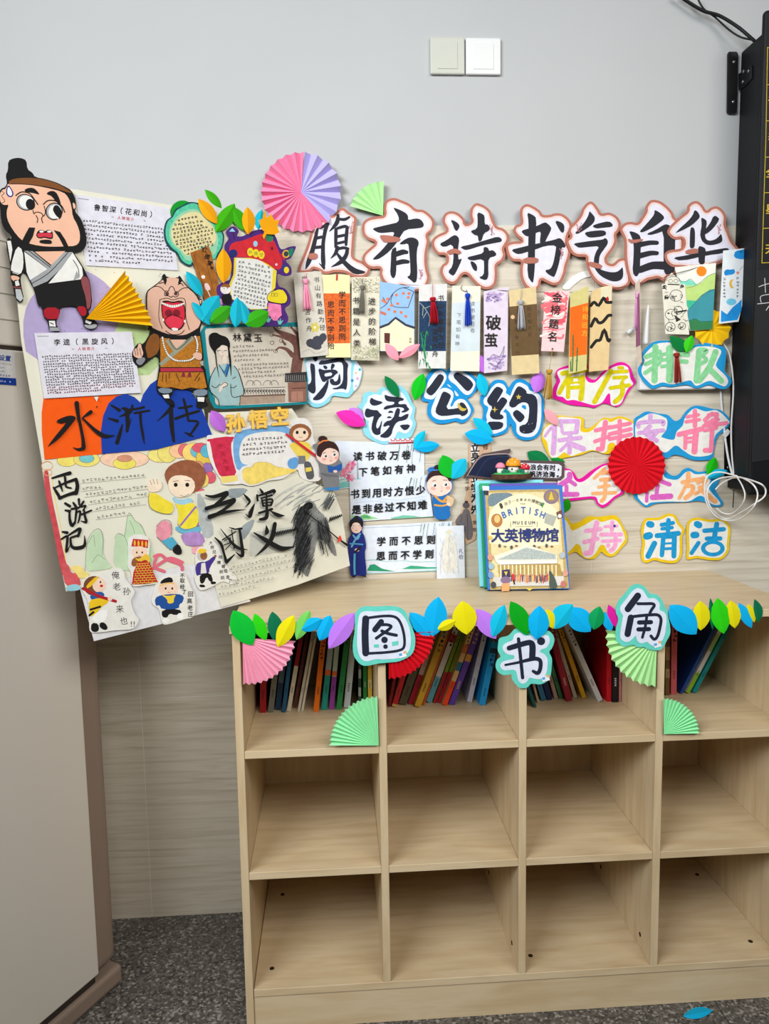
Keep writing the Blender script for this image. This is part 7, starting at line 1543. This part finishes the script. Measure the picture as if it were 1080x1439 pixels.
a.poly(c([(770,655),(880,690),(840,790),(750,755)]), M((170, 172, 160), rough=.5)); a.poly(c(circle(272, 730, 58, 70, n=16, rot=-10)), M((176, 116, 56), rough=.5)); a.poly(c(circle(275, 715, 30, 40, n=14)), M((226, 190, 120), rough=.5)); a.poly(c([(870,650),(930,620),(945,700),(890,720)]), M((110, 70, 50), rough=.5)); a.poly(c(circle(908, 685, 20, n=12)), M((226, 230, 236), rough=.5)); a.poly(c([(290,560),(320,550),(340,600),(315,620)]), M((60, 60, 40), rough=.5), 1)
a.poly(c([(715,570),(745,545),(755,560),(730,605)]), M((70, 150, 80), rough=.5))
for k, ch in enumerate('孩子一定要去的博物馆'):
    an = -26 + 52 * k / 9; (p,) = c([(540 + 400 * math.sin(math.radians(an)), 940 - 420 * math.cos(math.radians(an)))]); a.text(ch, p[0], p[1], 0, 0, 5.6 if k < 2 or k > 6 else 4.2, M((80, 80, 80), rough=.5), rot=an, bold=.01)
a.text('THE', *c([(515,562)])[0], 2.6, 0, 3.2, M((90, 90, 96), rough=.5))
for k, ch in enumerate('BRITISH'):
    an = -27 + 54 * k / 6; (p,) = c([(540 + 430 * math.sin(math.radians(an)), 1055 - 430 * math.cos(math.radians(an)))]); a.text(ch, p[0], p[1], 0, 0, 13.0, bb, rot=an * .75, bold=.025, asp=.85)
for k, ch in enumerate('MUSEUM'): a.text(ch, *c([(448 + 39 * k, 752)])[0], 0, 0, 6.6, M((70, 90, 110), rough=.5), bold=.015, asp=.9)
a.line(c([(410,740),(412,800)]), .5, M((150, 130, 80), rough=.5)); a.line(c([(680,738),(678,798)]), .5, M((150, 130, 80), rough=.5)); a.line(c([(455,790),(640,786)]), .35, M((150, 130, 80), rough=.5))
for k, ch in enumerate('大英博物馆'): a.text(ch, *c([(283 + 136.5 * k, 885 - 1.5 * k)])[0], 0, 0, 20, nb, bold=.03)
for k, x in enumerate((300, 355, 420, 470, 650, 700, 775, 828)): a.poly(c(circle(x, 985 + (k % 3) * 8, 14, 9 if k % 2 else 20, n=8)), M([(90, 80, 70), (130, 120, 100), (70, 80, 90), (140, 80, 50)][k % 4], rough=.5))
# generic portico
wc = M((226, 222, 204), rough=.5); gc = M((170, 180, 176), rough=.5, var=.25, scale=300)
a.poly(e([(245,300),(565,180),(880,285),(885,345),(260,352)]), wc); a.poly(e([(275,335),(565,212),(865,280),(868,330)]), gc); a.poly(e([(262,350),(885,344),(880,372),(300,385)]), M((236, 234, 224), rough=.5))
a.poly(e([(285,388),(905,376),(935,510),(300,520)]), M((176, 146, 76), rough=.5, var=.2, scale=200))
for k in range(15): x = 310 + k * 40; a.line(e([(x, 388),(x + 2, 512)]), 1.9, M((232, 220, 184), rough=.5), cap=False)
a.poly(e([(235,512),(945,500),(960,596),(240,606)]), M((206, 202, 196), rough=.5)); a.line(e([(290,470),(940,460)]), .3, gold)
r = random.Random(3)
for k in range(30):
    (p,) = e([(420 + 13 * k, 520 + r.uniform(-10, 14))]); a.line([(p[0], p[1] - 3.5), (p[0] + r.uniform(-.6, .6), p[1] + 5)], 1.3, M(r.choice([(200, 60, 50), (220, 130, 60), (60, 60, 70), (190, 160, 130), (230, 190, 90), (140, 60, 70)]), rough=.5)); a.poly(circle(p[0], p[1] - 4.6, 1.0, n=6), M((196, 150, 120), rough=.5))
a.line(e([(435,490,26),(440,540,26)]), 1, M((206, 40, 40), rough=.5)); a.line(e([(442,545),(450,580)]), 1.8, BLK)
a.poly(e([(800,455),(815,445),(830,470),(860,520),(885,600),(870,625),(810,630),(800,580),(805,520)]), M((64, 80, 72), rough=.5), 1)
a.poly(e([(325,440),(400,432),(410,510),(325,520)]), M((50, 44, 90), rough=.5)); a.poly(e(circle(362, 540, 52, 36, n=16)), M((130, 104, 134), rough=.5)); a.poly(e([(345,455),(382,455),(365,500)]), M((226, 190, 60), rough=.5)); a.poly(e([(325,575),(400,570),(398,650),(320,655)]), M((232, 160, 100), rough=.5))
for (x, y, q) in [(238,590,(60,62,66)),(205,310,(206,150,120)),(215,400,(150,180,190)),(935,290,(170,180,186)),(965,470,(206,150,130)),(945,580,(190,110,100)),(210,490,(120,150,190))]: a.poly(e(circle(x, y, 28, 34, n=12)), M(q, rough=.5))
a.poly(e(circle(205, 110, 18, n=8)), M((226, 190, 60), rough=.5)); a.poly(e([(570,628),(600,648),(640,626)]), M((226, 200, 70), rough=.5)); a.build('cover_picture')
rectbook('violet book just behind the museum book, its top edge showing at the right', uL + .020, uv(783, 680, -.013)[0], uv(700, 679.5, -.013)[1], -0.0128, 0.010, (96, 76, 176))
rectbook('green book behind the museum book, showing at its lower left edge', uv(677, 760, -.024)[0], uR - .05, uv(690, 679, -.024)[1], -0.0236, 0.012, (34, 160, 110))
rectbook('pale cyan book at the back of the stack, showing at the left', uv(671, 760, -.037)[0], uR - .04, uv(690, 675, -.037)[1], -0.0364, 0.012, (130, 214, 232))
# mushroom ornament
ztop = max(o_.matrix_world.translation.z for o_ in [s.obj]); 
tp = BP.o + BP.ex * uv(722, 690)[0] + BP.ey * (uv(690, 675, -.037)[1] + .0006) + BP.n * -0.030
mo = empty('mushroom_ornament', tuple(tp)); mo.location.z += 0.002; meta(mo, 'small wooden slice ornament with three coloured mushrooms, standing on the books', 'ornament')
def ell(bm, c_, rx, ry, rz, cut=None, seg=20):
    r_ = bmesh.ops.create_uvsphere(bm, u_segments=seg, v_segments=12, radius=1)
    for v in r_['verts']:
        z = v.co.z if cut is None else max(v.co.z, cut)
        v.co = Vector((c_[0] + v.co.x * rx, c_[1] + v.co.y * ry, c_[2] + z * rz))
bm = bmesh.new(); r_ = bmesh.ops.create_cone(bm, cap_ends=True, segments=40, radius1=.05, radius2=.052, depth=.011)
for v in bm.verts: v.co.y *= .55; v.co.z += .0055; v.co.x *= 1 + .02 * math.sin(9 * math.atan2(v.co.y, v.co.x))
bm_obj('wood_slice', bm, M((92, 62, 44), rough=.9, var=.3, scale=120, bump=.4), mo)
bm = bmesh.new(); ell(bm, (0, 0, .011), .048, .025, .006, 0.0); bm_obj('moss', bm, M((60, 176, 96), rough=.95, var=.15, scale=200), mo, True)
for (x, y, r0, sh_, sw, col, dots_) in [(-.030, -.004, .0125, .017, .0085, (240, 140, 166), 0), (.004, -.002, .0195, .022, .0140, (242, 158, 28), 1), (.033, -.006, .0135, .013, .0090, (206, 34, 52), 1)]:
    bm = bmesh.new(); ell(bm, (x, y, .013 + sh_ * .45), sw, sw, sh_ * .62); st = bm_obj('mushroom_stem', bm, M((238, 234, 226), rough=.6), mo, True)
    bm = bmesh.new(); ell(bm, (x, y, .012 + sh_), r0, r0, r0 * .95, -.12); cp = bm_obj('mushroom_cap', bm, M(col, rough=.4), mo, True)
    if dots_:
        bm = bmesh.new()
        for k in range(5):
            an = -2.6 + k * .55; el_ = .5 + .35 * (k % 2); p = (x + r0 * .97 * math.cos(el_) * math.cos(an), y + r0 * .97 * math.cos(el_) * math.sin(an), .012 + sh_ + r0 * .93 * math.sin(el_)); ell(bm, p, .0016, .0016, .0016, None, 8)
        bm_obj('white_spots', bm, M((240, 238, 232)), cp, True)
    if r0 > .015:
        bm = bmesh.new(); ell(bm, (x - .006, y - .0125, .024), .0022, .0018, .0028, None, 10); bm_obj('eye', bm, M((24, 22, 24), rough=.2), st, True)
        bm = bmesh.new(); ell(bm, (x + .004, y - .0145, .021), .0018, .0024, .0015, None, 10); bm_obj('beak', bm, M((230, 150, 60)), st, True)
for x in (-.019, .020):
    bm = bmesh.new()
    for k in range(5): ell(bm, (x + .0058 * math.cos(k * 1.26 + .4), -.015 + .003 * math.sin(k * 1.26), .0175 + .0035 * math.sin(k * 1.26 + .4)), .0045, .003, .0042, None, 10)
    bm_obj('succulent', bm, M((34, 120, 90), rough=.6), mo, True)
# ================================================================== WALL FITTINGS, BLACKBOARD, CABLES
def switch(label, x0, y0, x1, y1, col, d=0.0):
    a = WALL.hit(x0, y0, -.008); b = WALL.hit(x1, y1, -.008)
    o = empty('switch_plate', ((a[0] + b[0]) / 2, .008, (a[2] + b[2]) / 2)); w, h = (b[0] - a[0]) / 2, (a[2] - b[2]) / 2
    m = M(col, rough=.35, var=.01, spec=.4)
    box('plate', (-w, -.009, -h), (w, 0, h), m, o, .003, 3)
    box('rocker', (-w * .58, -.0102, -h * .72), (w * .58, -.0085, h * .72), m, o, .0008, 2)
    meta(o, label, 'switch', 'switch plates high on the wall'); return o
switch('greenish grey blank switch plate, left of the white one', 603.5, 54, 652, 106.5, (196, 198, 188))
switch('white switch plate, right of the grey one', 653.5, 55, 702.5, 107, (224, 226, 226))
# router box with antenna behind the 排队 card
rt = empty('router', tuple(WALL.hit(950, 547, 0.0))); meta(rt, 'white wall router mostly hidden by the 排队 card, one antenna up', 'router')
a = WALL.hit(897, 497, .012); b = WALL.hit(1003, 547, .012); o3 = rt.location
wm = M((226, 228, 230), rough=.4, var=.01)
box('housing', (a[0] - o3[0], -.026, b[2] - o3[2]), (b[0] - o3[0], -.0005, a[2] - o3[2]), wm, rt, .004, 3)
p = WALL.hit(906, 484, .018); q = WALL.hit(910.5, 429, .018)
tube('antenna', [tuple(np.array(p) - np.array(o3)), tuple((np.array(p) + np.array(q)) / 2 - np.array(o3)), tuple(np.array(q) - np.array(o3))], lambda t: .0088 - .0062 * t, wm, rt)
p = WALL.hit(881, 468, .012); q = WALL.hit(891, 461, .012)
tube('second_antenna', [tuple(np.array(p) - np.array(o3)), tuple(np.array(q) - np.array(o3))], .0058, wm, rt)
s = paper('white_strip', 'curved white plastic strip below the heading letter 气', 'strip', WALL, .003, [(828,380),(833,388),(818,391),(806,400),(798,408),(788,405),(796,396),(806,387),(816,382)], M((244, 244, 238), rough=.3), None, .002, 1)
# blackboard
BX = 1.010; bk1 = M((17, 18, 21), rough=.5, var=.05, spec=.2); bk2 = M((30, 31, 34), rough=.6, var=.04)
bbm = empty('blackboard', (BX, -.06, 1.7)); meta(bbm, 'black wall mounted board seen edge-on at the right edge', 'blackboard')
box('back_housing', (0, -.040, -.565), (.55, .060, .535), bk1, bbm, .004, 2)
box('front_frame', (-.004, -.060, -.575), (.55, -.040, .580), bk1, bbm, .008, 3)
BF = Plane((BX, -.1205, 1.7), (1, 0, 0), (0, 0, 1))
ss = Sheet(BF, 0.0, (1078, 300)); ss.top = 0.0; ss.bend = None
hold = empty('timetable_panel'); ss.place(hold); hold.parent = bbm; hold.matrix_parent_inverse = Matrix.Translation(bbm.location).inverted(); ss.obj = hold
a = Art(ss); yl = M((206, 178, 40), rough=.6)
a.line([(1078,66),(1075.5,198),(1070,370)], .9, yl, smooth=False, cap=False)
for y, x in ((67,1078),(119,1077.2),(170,1076.2),(221,1074.8),(271,1073.2),(321,1071.8),(369.5,1070.2)): a.line([(x, y), (1240, y - 9)], .9, yl, smooth=False, cap=False)
a.line([(1157,63),(1155,196),(1150,366)], .9, yl, smooth=False, cap=False); a.line([(1240,58),(1238,191),(1232,361)], .9, yl, smooth=False, cap=False)
for ch, x, y in (('课', 1086, 143), ('表', 1086, 193), ('全', 1083, 243), ('星', 1082.5, 294), ('天', 1082, 350)): a.text(ch, x, y, 0, 0, 15, yl, bold=.02)
a.build('yellow_lines')
s = paper('chalk_panel', 'x', 'x', BF, .002, [(1063.5,380),(1120,376),(1120,640),(1056,650)], bk2, None, .002)
for k in ('label', 'category'):
    del s.obj[k]
mw = s.obj.matrix_world.copy(); s.obj.parent = bbm; s.obj.matrix_parent_inverse = Matrix.Translation(bbm.location).inverted(); s.obj.matrix_world = mw
a = Art(s); ck = M((200, 200, 200), rough=.9)
for q in [[(1066,403),(1074,400),(1086,397)], [(1074,391),(1074.5,400),(1075,411)], [(1069,425),(1069,416),(1086,413)], [(1064,427),(1074,426),(1088,424)], [(1076,436),(1080,430)]]: a.line(q, 1.0, ck)
a.build('chalk_marks')
# brackets
def plate_on(name, label, plane, d, pts, screws, th=.004):
    s = paper(name, label, 'bracket', plane, d, pts, M((18, 18, 20), rough=.35), 'board brackets', th)
    sc = M((150, 150, 152), rough=.3, metal=.8)
    for (x, y) in screws:
        bm = bmesh.new(); bmesh.ops.create_uvsphere(bm, u_segments=12, v_segments=8, radius=.0042)
        for v in bm.verts: v.co.z *= .5
        o = bm_obj('screw', bm, sc, s.obj, True); o.location = s.loc(x, y, d + .0008)
    return s
PS = Plane((BX - .0002, 0, 0), (0, 1, 0), (0, 0, 1)); PS = Plane((BX - .0002, 0, 0), (0, -1, 0), (0, 0, 1)) if PS.n[0] > 0 else PS
b0 = plate_on('bracket', 'black upper wall bracket with two bright screws beside the board', WALL, .0005, [(1024,72.5),(1034.5,72.5),(1036.5,75),(1035,157),(1033,159),(1023,159),(1021.5,157),(1022.5,75)], [(1031, 87), (1030, 143)], .005)
aq = plate_on('bracket', 'black angle plate on the side of the board at the upper bracket', PS, .003, [(1037,104),(1052,94),(1056,92),(1056,110),(1046,121),(1037,127)], [(1044, 100.5), (1051, 100), (1043, 115)])
b1 = plate_on('bracket', 'black lower wall bracket behind the white cables', WALL, .0005, [(1017,605),(1036,594),(1036,674),(1017,672)], [(1023, 657)], .005)
# cables
def wire(label, pts, r, col, name='cable', grp=None, rough=.5):
    P = [tuple(WALL.hit(p[0], p[1], p[2])) for p in pts]
    c0 = np.mean(np.array(P), 0); o = tube(name, [tuple(np.array(p) - c0) for p in P], r, M(col, rough=rough), n=8); o.location = c0
    meta(o, label, 'cable', grp); return o
wire('thick black cable running down to the top of the board', [(950,-8,.012),(985,14,.016),(1010,22,.022),(1035,37,.035),(1052,51,.05),(1060,58,.06)], .0042, (22, 22, 24))
wire('thin black cable sagging under the thick one at the board top', [(978,-6,.01),(988,12,.012),(1004,24,.015),(1024,42,.02),(1040,52,.03),(1056,56,.05)], .0022, (30, 30, 32))
wire('white cable dropping from the router to the cable tie', [(1012,547,.006),(1014,575,.003),(1018,612,.006),(1023,645,.02),(1029,668,.034)], .0030, (222, 222, 226))
wire('white cable arching from the 排队 card down to the tie', [(1015,482,.016),(1025,500,.02),(1030,545,.022),(1027,600,.022),(1028,640,.028),(1031,668,.036)], .0023, (226, 226, 224))
c = crop(980, 540, 4.5)
def c3(pts, d): return [(x, y, d + .004 * math.sin(k) + min(.165, max(0.0, x - 1026) / 24 * .13)) for k, (x, y) in enumerate(c(pts))]     # the loops swing out past the board's side
wire('white cable coil hanging in loops below the black board', c3([(250,582),(140,555),(62,580),(42,660),(60,760),(110,830),(180,860),(270,850),(350,780),(378,700),(355,640),(300,600),(252,586),(150,592),(82,630),(58,700),(90,790),(180,850),(270,812),(360,755),(420,710),(426,660),(380,622),(252,588),(165,618),(112,665)], .036), .0020, (230, 230, 228))
wire('inner loose white cable end of the coil', c3([(118,782),(160,815),(220,815),(280,760),(298,700),(280,640),(250,590)], .038), .0018, (230, 230, 228))
wire('thin dark rod hanging straight down from the cable tie', [(x, y, .034) for x, y in c([(230,590),(226,700),(222,780)])], .0016, (66, 60, 56), 'metal_rod')
bm = bmesh.new(); ell(bm, (0, 0, 0), .010, .006, .005); tie = bm_obj('cable_tie', bm, M((206, 176, 130), rough=.6), None, True); tie.location = WALL.hit(1033, 670, .050); meta(tie, 'tan cable tie binding the white cables', 'cable tie')
s = paper('cable_clip', 'white square adhesive clip holding a cable beside the 安静 card', 'clip', WALL, .012, crop(960, 560, 9)([(495,470),(560,385),(588,415),(575,450),(530,500)]), M((222, 222, 224), rough=.4), None, .006)
# label on the air conditioner
ACP = Plane(tuple(A0 + AN * 0.0), tuple(-AT), (0, 0, 1))
if ACP.n @ AN < 0: ACP = Plane(tuple(A0), tuple(AT), (0, 0, 1))
c = crop(0, 440, 7.2)
s = paper('settings_label', 'white and blue settings sticker on the air conditioner at the left edge', 'label', ACP, .0012, c([(-260,345),(130,380),(150,392),(167,735),(-260,700)]), M((214, 212, 212), rough=.4), None, .0006)
a = Art(s); bt = M((30, 66, 150), rough=.5)
a.text('模式设置', *c([(-105,438)])[0], 8.6, 1.0, 8.5, bt, rot=5, bold=.03); a.text('Cooling / Heating', *c([(-100,500)])[0], 1.8, .15, 3.0, M((70, 80, 110)), rot=5)
a.text('26℃', *c([(2,550)])[0], 2.4, .2, 3.2, M((60, 80, 140)), rot=5); a.text('18℃', *c([(4,588)])[0], 2.4, .2, 3.2, M((60, 80, 140)), rot=5)
p, q = c([(-200,612)])[0], c([(108,634)])[0]; a.scrawl(*p, *q, 3.2, bt, 5, w=.4)
a.poly(c([(-260,632),(162,660),(166,733),(-260,700)]), M((24, 60, 150), rough=.4)); p, q = c([(-200,668)])[0], c([(115,698)])[0]; a.scrawl(*p, *q, 3.2, M((220, 226, 240)), 9, w=.45)
a.build('printed_text')
# fallen leaf
FLOOR = Plane((0, 0, 0), (1, 0, 0), (0, 1, 0))
leaf('cyan leaf lying on the floor in front of the bookshelf', FLOOR, .0006, (959, 1428), (1001, 1420), 8.5, 7.5, (10, 176, 224), None, .004)
